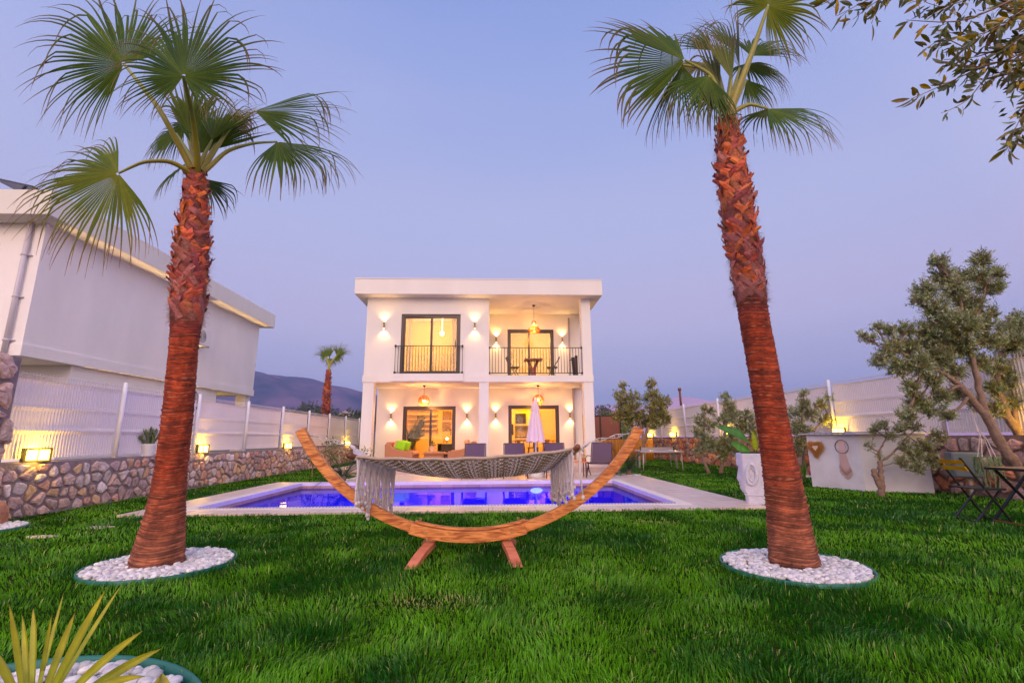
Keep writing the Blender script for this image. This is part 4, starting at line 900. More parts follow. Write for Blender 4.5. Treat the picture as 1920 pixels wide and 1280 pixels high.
fr(palmR, topR, (1398, 120, 4.5), ax(-15, 0.25), (-0.1, -0.6, 0.8), 0.72, 170, [(1372, 190, 4.2)], droop=1.0, seed=28, nseg=34)
fr(palmR, topR, (1345, 122, 4.5), ax(165, 0.25), (0.1, -0.7, 0.7), 0.55, 150, [(1360, 190, 4.2)], droop=0.9, seed=29, nseg=28)
fr(palmR, topR, (1318, 118, 4.2), ax(200, 0.1), (0.1, -0.8, 0.6), 0.50, 140, [(1350, 170, 4.0)], droop=0.9, seed=30, nseg=24, green=((0.14, 0.14, 0.03), (0.26, 0.22, 0.06)))
fr(palmR, topR, (1376, 95, 4.4), ax(112, 0.1), (0.3, -0.9, 0.2), 0.60, 90, [(1366, 180, 4.1)], droop=0.4, seed=31, nseg=18)
# far palm beyond the fence
cf_ = px_centre([(800, 600, 619), (770, 603, 620), (730, 607, 620), (700, 612, 620), (693, 613, 620)], 29.0); cf_.insert(0, (cf_[0][0]-0.1, 29.0, -0.1, cf_[0][3]))
palmF, topF = palm('distant small palm with a shaggy scaly trunk beyond the left fence', cf_, 0.02, 9, 170, cols=(S(120, 60, 45), S(120, 60, 45)), rings=0.2, hk=2.2)
for i, (x_, y_, dg, rm, sp_, dr_) in enumerate([(613, 670, 108, 1.0, 110, 0.3), (632, 668, 65, 1.05, 100, 0.3), (618, 670, 95, 0.95, 60, 0.1), (610, 668, 190, 0.5, 140, 1.2), (630, 670, -20, 0.6, 150, 1.2), (622, 672, 250, 0.7, 130, 0.7), (634, 662, 20, 0.55, 130, 0.9)]):
    fr(palmF, topF, (x_, y_, 29+0.2*(i % 3)), ax(dg, 0.1*(i % 2)), (0, -1, 0.3), rm, sp_, [(617, 686, 29)], droop=dr_, seed=40+i, nseg=16, prad=0.05, tip=(0.42, 0.27, 0.18), filaments=0.3, green=((0.09, 0.15, 0.02), (0.2, 0.22, 0.04)))

# ================================================================== PEBBLE BEDS with green edging
M_peb = mat('white_marble_pebble', (0.80, 0.78, 0.80), rough=0.55, noise=0.08, nscale=20, vcol=True)
M_edge = mat('green_plastic_edging', (0.015, 0.17, 0.13), rough=0.45)
def pebbles(cx, cy, r, hole, n, size, lab, seed, zt=0.012):
    rr = np.random.default_rng(seed); mb = MB(); pts = []
    for _ in range(n):
        a_ = rr.uniform(0, 6.283); q = math.sqrt(rr.uniform(hole*hole/(r*r), 1))*(r-size*0.8); pts.append((cx+q*math.cos(a_), cy+q*math.sin(a_), zt+rr.uniform(0, 0.018)))
    base = MB().ball((0, 0, 0), 1.0, 8); bv = np.concatenate(base.v); bf = [tuple(f) for A in base.f for f in A]
    for p in pts:
        sc = size*rr.uniform(0.55, 1.1)*np.array([rr.uniform(0.8, 1.3), rr.uniform(0.8, 1.2), rr.uniform(0.5, 0.8)]); c_, s_ = math.cos(rr.uniform(0, 6.28)), math.sin(rr.uniform(0, 6.28)); l_ = math.hypot(c_, s_); c_, s_ = c_/l_, s_/l_
        v = bv*sc; v = np.stack([v[:, 0]*c_-v[:, 1]*s_, v[:, 0]*s_+v[:, 1]*c_, v[:, 2]+0.25*v[:, 0]*rr.uniform(-1, 1)], 1)+np.array(p); g_ = rr.uniform(0.52, 0.86)*(0.6 if rr.random() < 0.06 else 1); mb.add(v, bf, np.array([g_, g_*rr.uniform(0.93, 1.0), g_*rr.uniform(0.88, 1.03)]))
    o = part('white_pebbles', mb, M_peb, smooth=True, loc=(cx, cy, 0)); tag(o, lab, 'pebbles', kind='stuff')
def edging(cx, cy, r, lab, h=0.030):
    mb = MB(); K = 72; a_ = np.arange(K)*2*math.pi/K; V = []
    for q, z in ((r, -0.03), (r+0.006, h-0.006), (r+0.016, h), (r+0.02, h-0.005), (r+0.014, -0.03)): V.append(np.stack([cx+q*np.cos(a_), cy+q*np.sin(a_), np.full(K, z)], 1))
    V = np.concatenate(V); F = [(i*K+j, i*K+(j+1) % K, (i+1)*K+(j+1) % K, (i+1)*K+j) for i in range(4) for j in range(K)]
    o = part('edging_ring', mb.add(V, F), M_edge, smooth=True, loc=(cx, cy, 0)); tag(o, lab, 'garden edging')
BEDS = [(-2.69, 4.24, 0.515), (2.34, 3.86, 0.51), (-1.80, 1.62, 0.83), (-6.0, 5.95, 0.50), (-3.55, 11.75, 0.35), (3.62, 12.9, 0.33), (7.9, 12.0, 0.35)]
pebbles(*BEDS[0], 0.17, 1500, 0.024, 'white pebbles around the foot of the left palm', 1); edging(*BEDS[0], 'green plastic edging ring around the foot of the left palm')
pebbles(*BEDS[1], 0.17, 1500, 0.024, 'white pebbles around the foot of the right palm', 2); edging(*BEDS[1], 'green plastic edging ring around the foot of the right palm')
pebbles(*BEDS[2], 0.0, 2200, 0.030, 'white pebbles under the spiky yellow green plant in the near corner', 3); edging(*BEDS[2], 'green plastic edging ring around the spiky yellow green plant', 0.045)
pebbles(*BEDS[3], 0.0, 1100, 0.026, 'white pebbles beside the stone pier and boulder', 4); edging(*BEDS[3], 'green plastic edging ring beside the stone pier and boulder')
pebbles(*BEDS[4], 0.0, 300, 0.026, 'white pebbles around the dark spiky shrub left of the pool', 5)
pebbles(*BEDS[5], 0.0, 300, 0.026, 'white pebbles around the low sago palm right of the pool', 6)
pebbles(*BEDS[6], 0.0, 300, 0.026, 'white pebbles at the wall foot left of the white garden box', 7)
mb = MB().ball((-6.02, 6.18, 0.12), (0.16, 0.2, 0.2), 14, jit=0.08)
tag(part('boulder', mb, mat('orange_boulder', S(190, 130, 100), rough=0.9, noise=0.3, nscale=10, bump=0.6, bscale=15), smooth=True, loc=(-6.02, 6.18, 0)), 'rounded orange brown boulder resting by the stone pier', 'boulder')
# stepping stones in the grass
STEPS = []
for px_, py_, lab in ((75, 1007, 'flat stepping stone sunk in the grass nearest the small pebble bed'), (185, 989, 'flat stepping stone sunk in the grass close to the pool deck corner')):
    p = PZ(px_, py_); STEPS.append((p[0], p[1], 0.06)); a_ = np.arange(14)*2*math.pi/14
    mb = MB(); mb.prism([(p[0]+(0.15+0.03*math.sin(3*q))*math.cos(q), p[1]+0.08*math.sin(q)) for q in a_], 'z', -0.03, 0.012); tag(part('stepping_stone', mb, M_trav, bevel=0.005, loc=(p[0], p[1], 0)), lab, 'stepping stone', 'stepping stones in the lawn')

# ================================================================== SPIKY PLANT in the near corner
M_yel = mat('yellow_green_blade', (0.42, 0.40, 0.02), rough=0.4, vcol=True, trans=0.25, noise=0.1, nscale=30)
yp = thing('spiky_plant', 'yellow green plant with long sword leaves growing from white pebbles', 'plant', (-1.78, 1.75, 0))
tips = [(17, 1131), (42, 1153), (62, 1139), (97, 1152), (119, 1112), (141, 1147), (197, 1106), (228, 1095), (267, 1182), (303, 1215), (-30, 1200), (-60, 1240), (-15, 1235), (272, 1267)]
bases = [(46, 1330), (52, 1330), (58, 1330), (66, 1330), (62, 1330), (72, 1330), (78, 1330), (84, 1330), (100, 1330), (112, 1335), (40, 1330), (35, 1335), (38, 1332), (140, 1310)]
for i, (tp, bs) in enumerate(zip(tips, bases)):
    rr = np.random.default_rng(70+i); a_ = PY(*bs, 1.72+0.03*(i % 4)); b_ = PY(*tp, 1.78+0.10*((i*7) % 5)-0.15); n_ = 11; V = []; cs = []; hw = 0.0125*rr.uniform(0.75, 1.2)*(0.55 if i in (3, 4, 7) else 1); dd = b_-a_; sd = np.cross(dd, (0.15*rr.uniform(-1, 1), 1, 0.1)); sd /= np.linalg.norm(sd); up_ = np.cross(sd, dd); up_ /= np.linalg.norm(up_)
    sag = 0.07*np.linalg.norm(dd) if abs(dd[0]) > 0.25 else 0.015
    for q in range(n_):
        t_ = q/(n_-1); p = a_+dd*t_+np.array([0, 0, sag*4*t_*(1-t_)])*(1 if i > 7 else 0.6); w_ = hw*(0.55+1.1*t_*(1-t_)*2 if t_ < 0.5 else 1.1*(1-((t_-0.5)/0.5)**2.2)+0.0)
        w_ = max(w_, 0.0006); V += [p-sd*w_, p+up_*w_*0.35, p+sd*w_]; c = np.array([0.30, 0.36, 0.015])*(1-t_*0.3)+np.array([0.55, 0.36, 0.01])*t_*0.5*rr.uniform(0.6, 1.1); c = c*(0.45 if q == n_-1 else 1)*rr.uniform(0.85, 1.1); cs += [c*0.75, c*1.2, c*0.9]
    F = []
    for q in range(n_-1): F += [(3*q, 3*q+1, 3*q+4, 3*q+3), (3*q+1, 3*q+2, 3*q+5, 3*q+4)]
    part('leaf', MB().add(V, F, np.array(cs)), M_yel, yp)
lp2 = thing('broad_leaf_plant', 'single broad yellow green leaf tip poking up beside the near edging ring', 'plant', (-1.25, 2.0, 0))
a_, b_ = PY(300, 1325, 2.1), PY(305, 1261, 2.12); V = []; cs = []
for q in range(7):
    t_ = q/6; p = a_+(b_-a_)*t_; w_ = 0.045*math.sin(math.pi*(0.25+0.75*t_))**0.8+0.0005; V += [p-np.array([w_, 0, 0]), p+np.array([0, -0.01, 0]), p+np.array([w_, 0, 0.0])]; c = np.array([0.35, 0.33, 0.02]); cs += [c*1.3, c*0.5, c*1.2]
part('leaf', MB().add(V, [f for q in range(6) for f in ((3*q, 3*q+1, 3*q+4, 3*q+3), (3*q+1, 3*q+2, 3*q+5, 3*q+4))], np.array(cs)), M_yel, lp2)

# ================================================================== HAMMOCK STAND
M_teak = wood_mat('oiled_larch', S(230, 150, 78), S(158, 78, 30), 3.0, (2.2, 9, 14), 0.5)
M_teak2 = wood_mat('pale_larch', S(226, 140, 105), S(196, 108, 78), 2.0, (2, 8, 2), 0.45)
M_steel = mat('zinc_steel', (0.55, 0.55, 0.56), rough=0.3, metal=0.9)
HY = 4.46
hs = thing('hammock_stand', 'curved wooden hammock stand with two arched feet on the lawn', 'hammock stand', (-0.19, HY, 0))
def arcpt(th, off=0.0):      # th from straight down
    xc, zc, Ra = -0.195, 0.155+1.78, 1.78
    return np.array([xc+(Ra+off)*math.sin(th), HY, zc-(Ra+off)*math.cos(th)])
def arc_beam(mb, th0, th1, r0, r1, y0, y1, n=40):
    V = []
    for i in range(n+1):
        th = th0+(th1-th0)*i/n
        for off, yy in ((r0, y0), (r0, y1), (r1, y1), (r1, y0)): p = arcpt(th, off); V.append((p[0], yy, p[2]))
    F = [(i*4+j, (i+1)*4+j, (i+1)*4+(j+1) % 4, i*4+(j+1) % 4) for i in range(n) for j in range(4)]+[(0, 1, 2, 3), (n*4+3, n*4+2, n*4+1, n*4)]
    return mb.add(V, F)
TH = math.acos(1-(1.085-0.155)/1.78)
part('curved_arm', arc_beam(MB(), -TH, -0.055, -0.045, 0.040, HY-0.036, HY+0.036), M_teak, hs, bevel=0.006)
part('curved_arm', arc_beam(MB(), 0.055, TH*1.0, -0.045, 0.040, HY-0.036, HY+0.036), M_teak, hs, bevel=0.006)
part('joint_beam', arc_beam(MB(), -0.30, 0.275, -0.047, 0.047, HY-0.078, HY-0.038), M_teak, hs, bevel=0.006)
part('joint_beam', arc_beam(MB(), -0.28, 0.30, -0.047, 0.047, HY+0.038, HY+0.078), M_teak, hs, bevel=0.006)
part('joint_beam', arc_beam(MB(), -0.29, 0.285, -0.066, -0.048, HY-0.033, HY+0.033), M_teak, hs, bevel=0.004)
bo = MB()
for th in (-0.22, 0.205):
    p = arcpt(th); bo.tube([(p[0], HY-0.085, p[2]), (p[0], HY-0.076, p[2])], 0.011, 10); q = arcpt(th+(-0.045 if th < 0 else 0.045), -0.07); bo.tube([(q[0], HY, q[2]), (q[0], HY, q[2]+0.025)], 0.012, 8)
part('bolt', bo, mat('brass_bolt', (0.6, 0.45, 0.2), rough=0.3, metal=0.9), hs)
for sg, xt, xb in ((-1, -0.545, -0.66), (1, 0.12, 0.205)):
    mb = MB(); V = []; n = 20; hw = 0.042
    for i in range(n+1):
        u = -1+2*i/n; y = HY+0.47*u; z = 0.125*(1-abs(u)**2.1)-0.01; x = xt+(xb-xt)*abs(u)**1.3; tx = 0.052
        for dx, dz in ((-hw, 0), (hw, 0), (hw, -tx), (-hw, -tx)):
            V.append((x+dx, y+(-0.030*u if dz else 0), z+dz+(0 if dz == 0 else 0)))
    mb.add(V, [(i*4+j, i*4+(j+1) % 4, (i+1)*4+(j+1) % 4, (i+1)*4+j) for i in range(n) for j in range(4)]+[(3, 2, 1, 0), (n*4, n*4+1, n*4+2, n*4+3)])
    part('arched_foot', mb, M_teak2, hs, bevel=0.005)
eb = MB(); tips_ = []
for sg in (-1, 1):
    p = arcpt(sg*(TH-0.05), -0.048); eb.tube([p, p+np.array([-sg*0.03, 0, 0.0])], 0.007, 8); tips_.append(p+np.array([-sg*0.03, 0, 0]))
part('eye_bolt', eb, M_steel, hs, smooth=True)

# ------------------------------------------------------------------ hammock
M_rope = mat('beige_rope', S(182, 160, 146), rough=0.9, noise=0.2, nscale=60)
M_rope2 = mat('white_cord', S(214, 202, 206), rough=0.85, noise=0.12, nscale=60)
NLp, FLp, NRp, FRp = np.array([-1.16, 4.10, 0.855]), np.array([-1.02, 4.95, 0.715]), np.array([0.70, 4.10, 0.905]), np.array([0.63, 4.95, 0.70])
hm = thing('hammock', 'grey beige knotted rope hammock with long macrame fringes slung between the stand arms', 'hammock', (-0.2, 4.5, 0.8))
def bed(u, v):      # u along, v from near to far
    a = NLp*(1-v)+FLp*v; b = NRp*(1-v)+FRp*v; p = a*(1-u)+b*u; sg = 4*u*(1-u)
    p = p.copy(); p[2] -= sg*(0.045+0.02*v+0.055*math.sin(math.pi*min(1, v*0.85))); p[1] -= sg*0.03*(2*v-1)*-1
    return p
mb = MB(); NRW, NC = 18, 120
for r_ in range(NRW):
    P = []
    for i in range(NC+1):
        u = i/NC; ph = math.pi*(i/3.0); v = (r_+0.5+0.47*math.sin(ph)*(1 if r_ % 2 else -1)*(0.9 if 0 < r_ < NRW-1 else 0.3))/NRW
        p = bed(u, v); p[2] += 0.003*math.cos(ph*2); P.append(p)
    mb.tube(P, 0.0105, 5)
for v in (0.0, 1.0): mb.tube([bed(i/40, v)+np.array([0, 0, 0.004*math.sin(i)]) for i in range(41)], 0.014, 6)
part('woven_bed', mb, M_rope, hm, smooth=True)
mb = MB(); ncol = 30
for c_ in range(1, ncol*2):
    for r_ in range(NRW):
        if (c_+r_) % 2: continue
        u_ = (c_+0.0)/(ncol*2); p, q = bed(u_-0.0085, (r_+0.5)/NRW), bed(u_+0.0085, (r_+0.5)/NRW); dz = np.array([0, 0, 0.011]); mb.tube([p, (p+q)/2-dz*1.6, q], [0.004, 0.0068, 0.004], 5)
        mb.tube([p, (p+q)/2+dz*1.2, q], [0.004, 0.0068, 0.004], 5)
part('cross_knots', mb, M_rope2, hm)
for a_, b_ in ((NLp, FLp), (NRp, FRp)):
    d = (b_-a_)/np.linalg.norm(b_-a_); part('spreader_bar', MB().tube([a_-d*0.09, b_+d*0.06], 0.024, 12), wood_mat('dark_dowel', S(140, 84, 52), S(96, 56, 36), 3, (3, 3, 3)), hm, smooth=True)
def ring_pt(sg): return tips_[0]+np.array([0.34, -0.01, -0.085]) if sg < 0 else tips_[1]+np.array([-0.36, -0.01, -0.075])
for sg, a_, b_, rope_n in ((-1, NLp, FLp, 16), (1, NRp, FRp, 16)):
    rp = ring_pt(sg); tip_ = tips_[0 if sg < 0 else 1]; mb = MB(); rr = random.Random(3)
    knot = rp+(0.5*(a_+b_)-rp)*0.16
    for k in range(rope_n):
        e = a_+(b_-a_)*(k+0.5)/rope_n; mid = knot+(e-knot)*0.45+np.array([0, 0, -0.012]); mb.tube([rp, knot+np.array([0, rr.uniform(-0.012, 0.012), rr.uniform(-0.01, 0.01)]), mid, e], 0.0048, 5)
    mb.tube([rp, knot, knot+(0.5*(a_+b_)-knot)*0.08], [0.012, 0.019, 0.013], 8)
    part('suspension_ropes', mb, M_rope2, hm, smooth=True)
    ch = MB(); d = rp-tip_; L_ = np.linalg.norm(d); d /= L_; up_ = np.array([0, 0, 1.0]); up_ -= d*np.dot(up_, d); up_ /= np.linalg.norm(up_); sd = np.cross(d, up_)
    nl = 9
    for k in range(nl):
        c_ = tip_+d*L_*(k+0.5)/nl; big = k in (2, 6); hl, hw_ = (0.045, 0.017) if big else (0.026, 0.010); ax2 = up_ if k % 2 or big else sd; an = np.arange(12)*2*math.pi/12
        ch.tube([c_+d*hl*math.cos(q)+ax2*hw_*math.sin(q) for q in an], 0.0032, 6, closed=True)
    part('chain', ch, M_steel, hm, smooth=True)
# fringes hang from both ends
for sg, a_, b_, n_, ln in ((-1, NLp, FLp, 46, 0.43), (1, NRp, FRp, 42, 0.37)):
    mb = MB(); rr = random.Random(9+sg); inn = 0.03*sg*-1
    for k in range(n_):
        f = k/(n_-1); e = a_+(b_-a_)*(f*1.0); e = e+np.array([inn, 0, -0.02]); L_ = ln*rr.uniform(0.74, 1.12)*(1-0.16*abs(math.sin(f*9))); P = []; w1, w2 = rr.uniform(-0.02, 0.02), rr.uniform(-0.02, 0.02)
        for q in range(7): t_ = q/6; P.append(e+np.array([w1*t_+0.008*math.sin(q+k), w2*t_, -L_*t_]))
        mb.tube(P, [0.0085*(1-0.1*q/6)+0.0012*math.sin(q*3+k) for q in range(7)], 5)
        if rr.random() < 0.8: mb.ball(P[-1]-np.array([0, 0, 0.0]), (0.016, 0.016, 0.020), 6)
        if rr.random() < 0.4: mb.ball(P[4], (0.013, 0.013, 0.016), 6)
    for k in range(26):
        f = k/25; e = a_+(b_-a_)*f+np.array([inn*0.5, 0, -0.012]); mb.ball(e, (0.02, 0.02, 0.02), 6)
    part('macrame_fringe', mb, M_rope2, hm, smooth=True)
e = NRp-(FRp-NRp)/np.linalg.norm(FRp-NRp)*0.05
part('tie_cord', MB().tube([e+np.array([-0.02, 0, 0.0]), e+np.array([0, 0, 0.035]), e+np.array([0.03, 0, 0.0]), e+np.array([0.02, 0, -0.2]), e+np.array([0.04, 0, -0.40])], 0.009, 6).tube([e+np.array([0.01, -0.02, 0.03]), e+np.array([0.06, -0.01, -0.03])], 0.009, 6).ball(e+np.array([0.04, 0, -0.40]), (0.016, 0.016, 0.024), 6), M_rope2, hm, smooth=True)

# ================================================================== TERRACE FURNITURE
M_sling = mat('plum_sling_fabric', S(96, 72, 88), rough=0.7, noise=0.08, nscale=60)
M_alu = mat('brown_aluminium', S(92, 68, 66), rough=0.4, metal=0.3)
def sunchair(loc, rz, label, first=[None]):
    if first[0] is not None: return copy_thing(first[0], loc, rz, label)
    t = thing('sling_chair', label, 'chair', (0, 0, 0), 'low plum sling chairs at the pool edge'); W = 0.27     # faces -y
    part('seat', MB().obox((0, -0.05, 0.335), (W-0.02, 0, 0), (0, 0.30, -0.035), (0, 0.001, 0.006)), M_sling, t)
    part('backrest', MB().obox((0, 0.415, 0.565), (W-0.02, 0, 0), (0, 0.155, 0.26), (0, 0.006, -0.004)), M_sling, t)
    fr_ = MB()
    for q in (-1, 1):
        x = q*W; fr_.tube([(x, -0.37, 0.36), (x, -0.33, 0.375), (x, 0.24, 0.30), (x, 0.28, 0.33), (x, 0.575, 0.83)], 0.014, 8)
    fr_.tube([(-W, 0.575, 0.83), (W, 0.575, 0.83)], 0.014, 8); fr_.tube([(-W, -0.36, 0.355), (W, -0.36, 0.355)], 0.012, 8)
    part('frame', fr_, M_alu, t, smooth=True)
    for q in (-1, 1):
        part('leg', MB().tube([(q*W, -0.12, 0.345), (q*(W+0.03), -0.30, 0.0)], 0.015, 8).tube([(q*W, -0.12, 0.345), (q*(W+0.02), -0.16, 0.34)], 0.01, 6), M_alu, t, smooth=True)
        part('leg', MB().tube([(q*W, -0.20, 0.34), (q*(W+0.03), 0.12, 0.15), (q*(W+0.03), 0.42, 0.0)], 0.015, 8), M_alu, t, smooth=True)
        part('armrest', MB().tube([(q*(W+0.02), -0.26, 0.05), (q*(W+0.05), -0.24, 0.47), (q*(W+0.05), 0.05, 0.52), (q*(W+0.02), 0.36, 0.50)], 0.011, 8), M_alu, t, smooth=True)
    t.location = loc; t.rotation_euler = (0, 0, rz); first[0] = t; return t
sunchair((-0.46, 12.25, DZ), 0.0, 'plum sling chair farthest from the parasol, in front of the right wicker sofa')
sunchair((0.56, 12.3, DZ), 0.0, 'plum sling chair just left of the white parasol base')
sunchair((1.62, 12.3, DZ), 0.0, 'plum sling chair between the white parasol base and the small wooden table')
sunchair((2.72, 12.3, DZ), -0.35, 'plum sling chair seen in full beside the small wooden table and the lawn')
tt = thing('side_table', 'small wooden topped side table between two plum sling chairs', 'table', (2.13, 12.2, DZ))
part('table_top', MB().box(1.95, 2.34, 12.0, 12.42, DZ+0.36, DZ+0.385), M_teak, tt, bevel=0.004)
for a_ in (1.98, 2.31):
    for b_ in (12.04, 12.38): part('leg', MB().bar((a_, b_, DZ), (a_, b_, DZ+0.36), 0.025), M_alu, tt)
def leafball(mb, c, r, n, leaf, cols, seed=0, flat=1.0):
    rr = np.random.default_rng(seed)
    for _ in range(n):
        d = rr.normal(0, 1, 3); d /= np.linalg.norm(d); p = np.array(c)+d*np.array(r)*rr.uniform(0.3, 1); q = rr.normal(0, 1, 3); q = q-d*np.dot(q, d); q /= np.linalg.norm(q); e = d*0.7+rr.normal(0, 0.5, 3); e /= np.linalg.norm(e); s_ = leaf*rr.uniform(0.6, 1.2)
        mb.add([p, p+e*s_*0.5+q*s_*0.2, p+e*s_, p+e*s_*0.5-q*s_*0.2], [(0, 1, 2, 3)], np.array(cols[rr.integers(len(cols))])*rr.uniform(0.7, 1.3))
M_leafv = mat('mixed_leaf', (0.1, 0.15, 0.03), rough=0.5, vcol=True, trans=0.2)
fpot = thing('flower_pot', 'tiny orange flowering pot on the small wooden side table', 'plant pot', (2.29, 12.2, DZ+0.386))
part('pot', MB().lathe([(0.04, 0), (0.055, 0.08), (0.05, 0.085)], (2.29, 12.2, DZ+0.387), 14), mat('terracotta', S(200, 120, 70), rough=0.8), fpot)
mb = MB(); leafball(mb, (2.29, 12.2, DZ+0.52), (0.06, 0.06, 0.06), 60, 0.04, [S(220, 150, 40), S(90, 110, 30)], 4); part('flowers', mb, M_leafv, fpot)
# parasol
M_canvas = mat('blush_canvas', S(240, 212, 200), rough=0.85, noise=0.04, nscale=12)
um = thing('parasol', 'closed blush parasol with white pole and round white base at the pool edge', 'parasol', (1.10, 12.43, DZ)); ux, uy = 1.10, 12.43
part('base', MB().lathe([(0.19, 0), (0.2, 0.02), (0.2, 0.15), (0.185, 0.175), (0.03, 0.18)], (ux, uy, DZ), 32), M_white, um, smooth=False)
part('pole', MB().tube([(ux, uy, DZ+0.17), (ux, uy, 2.0)], 0.022, 12), M_white, um, smooth=True)
def folded(prof, folds, seed):
    K = 96; V = []; rr = random.Random(seed); n_ = len(prof)
    for i, (r_, z) in enumerate(prof):
        for j in range(K):
            a_ = 2*math.pi*j/K; q = r_*(0.78+0.24*abs(math.cos(folds*a_/2+0.25*math.sin(z*5)))); V.append((ux+q*math.cos(a_), uy+q*math.sin(a_), z+(0.02*math.sin(folds*a_) if i == 0 else 0)))
    return MB().add(V, [(i*K+j, i*K+(j+1) % K, (i+1)*K+(j+1) % K, (i+1)*K+j) for i in range(n_-1) for j in range(K)]+[tuple((n_-1)*K+j for j in range(K))])
part('canopy', folded([(0.245, 0.90), (0.235, 0.96), (0.205, 1.15), (0.165, 1.38), (0.125, 1.58), (0.10, 1.70), (0.06, 1.83), (0.03, 1.9)], 8, 1), M_canvas, um, smooth=True)
part('canopy_vent', folded([(0.115, 1.70), (0.095, 1.80), (0.06, 1.90), (0.025, 1.98), (0.008, 2.02)], 8, 2), M_canvas, um, smooth=True)
part('finial', MB().ball((ux, uy, 2.03), 0.02, 8), M_white, um)
# wicker seats
M_wicker = mat('tan_wicker', S(186, 130, 96), rough=0.8, noise=0.25, nscale=45, bump=0.8, bscale=60, stretch=(1, 1, 3))
def soft(x0, x1, y0, y1, z0, z1): return MB().box(x0, x1, y0, y1, z0, z1)
def wicker(name, x0, dirx, label):
    t = thing(name, label, 'sofa', (x0, 17.4, PZ0), 'wicker seats in the porch'); f = lambda a, b: (min(x0+dirx*a, x0+dirx*b), max(x0+dirx*a, x0+dirx*b))
    a, b = f(0, 0.16); mb = MB(); mb.prism([(x0, PZ0), (x0+dirx*0.95, PZ0), (x0+dirx*0.95, PZ0+0.40), (x0+dirx*0.62, PZ0+0.42), (x0+dirx*0.3, PZ0+0.5), (x0+dirx*0.14, PZ0+0.66), (x0+dirx*-0.02, PZ0+0.66)], 'y', 16.85, 17.0); part('armrest', mb, M_wicker, t, bevel=0.03)
    part('armrest', MB().prism([(x0, PZ0), (x0+dirx*0.95, PZ0), (x0+dirx*0.95, PZ0+0.40), (x0+dirx*0.62, PZ0+0.42), (x0+dirx*0.3, PZ0+0.5), (x0+dirx*0.14, PZ0+0.66), (x0+dirx*-0.02, PZ0+0.66)], 'y', 18.2, 18.35), M_wicker, t, bevel=0.03)
    part('backrest', soft(*f(-0.01, 0.17), 17.001, 18.199, PZ0, PZ0+0.72), M_wicker, t, bevel=0.04)
    part('seat', soft(*f(0.18, 0.92), 17.001, 18.199, PZ0+0.05, PZ0+0.26), M_wicker, t, bevel=0.02)
    part('cushion', soft(*f(0.18, 0.98), 17.02, 18.18, PZ0+0.262, PZ0+0.38), mat('peach_cushion', S(224, 170, 128), rough=0.9), t, bevel=0.04)
    part('back_cushion', MB().obox((x0+dirx*0.30, 17.6, PZ0+0.58), (0.07, 0, 0.02), (0, 0.56, 0), (-0.04*dirx*-1, 0, 0.2)), mat('peach_cushion', S(224, 170, 128), rough=0.9), t, bevel=0.05)
    return t
wicker('wicker_sofa', -3.72, 1, 'tan wicker sofa with lime green cushions in the left porch bay')
wicker('wicker_sofa', -0.62, -1, 'tan wicker sofa facing left beside the middle pillar')
M_lime = mat('lime_fabric', S(150, 215, 20), rough=0.8)
for i, (x, y, lab) in enumerate(((-3.22, 16.93, 'lime green cushion nearest the viewer on the left wicker sofa'), (-3.12, 17.25, 'lime green cushion tucked behind the other on the left wicker sofa'))):
    tag(part('cushion', MB().obox((x, y+0.12, PZ0+0.60), (0.17, 0.0, -0.05), (0, 0.06, 0), (0.05, 0, 0.15)), M_lime, bevel=0.05, loc=(x, y, PZ0+0.4)), lab, 'cushion')
ct = thing('coffee_table', 'low tan wicker coffee table between the wicker sofas', 'table', (-2.05, 17.2, PZ0))
part('body', MB().prism([(-2.5, PZ0+0.30), (-1.62, PZ0+0.30), (-1.72, PZ0+0.37), (-2.38, PZ0+0.37)], 'y', 16.9, 17.6).box(-2.4, -1.72, 16.98, 17.52, PZ0, PZ0+0.298), M_wicker, ct, bevel=0.015)
fp = thing('plant_pot', 'small pale pot with a green succulent on the wicker coffee table', 'plant pot', (-2.15, 17.2, PZ0+0.37))
part('pot', MB().lathe([(0.085, 0), (0.11, 0.2), (0.1, 0.205)], (-2.15, 17.2, PZ0+0.371), 16), mat('peach_pot', S(232, 188, 150), rough=0.7), fp)
mb = MB(); leafball(mb, (-2.15, 17.2, PZ0+0.63), (0.1, 0.1, 0.07), 90, 0.08, [S(60, 90, 50), S(80, 100, 45)], 5); part('leaves', mb, M_leafv, fp)
# tall bamboo palm in front of the left porch door
ip = thing('potted_palm', 'tall feathery potted palm standing inside the lower left door', 'plant', (-3.2, 19.3, PZ0))
part('pot', MB().lathe([(0.14, 0), (0.19, 0.34), (0.17, 0.35)], (-3.2, 19.3, PZ0), 20), M_dk, ip)
mb = MB(); rr = np.random.default_rng(4)
for k in range(13):
    a_ = rr.uniform(0, 6.28); h_ = rr.uniform(0.5, 1.7); b0 = np.array([-3.2, 19.3, PZ0+0.35]); tp = b0+np.array([0.42*math.cos(a_), 0.3*math.sin(a_), h_]); mid = (b0+tp)/2+np.array([0, 0, 0.15]); P = [b0, (b0+mid)/2, mid, (mid+tp)/2, tp]; mb.tube(P, [0.012, 0.01, 0.008, 0.006, 0.003], 5, col=(0.08, 0.08, 0.01))
    for q in range(14):
        t_ = 0.4+0.6*q/13; p = b0*(1-t_)+tp*t_+np.array([0, 0, 0.15*4*t_*(1-t_)]); 
        for sg in (-1, 1):
            d = np.array([-math.sin(a_)*sg+0.5*math.cos(a_), math.cos(a_)*sg, rr.uniform(-0.1, 0.7)]); d /= np.linalg.norm(d); L_ = 0.24*rr.uniform(0.7, 1.1); n_ = np.array([0, 0, 0.02]); mb.add([p, p+d*L_*0.4+n_, p+d*L_, p+d*L_*0.4-n_], [(0, 1, 2, 3)], np.array([0.045, 0.07, 0.01])*rr.uniform(0.6, 1.4))
part('fronds', mb, M_leafv, ip)

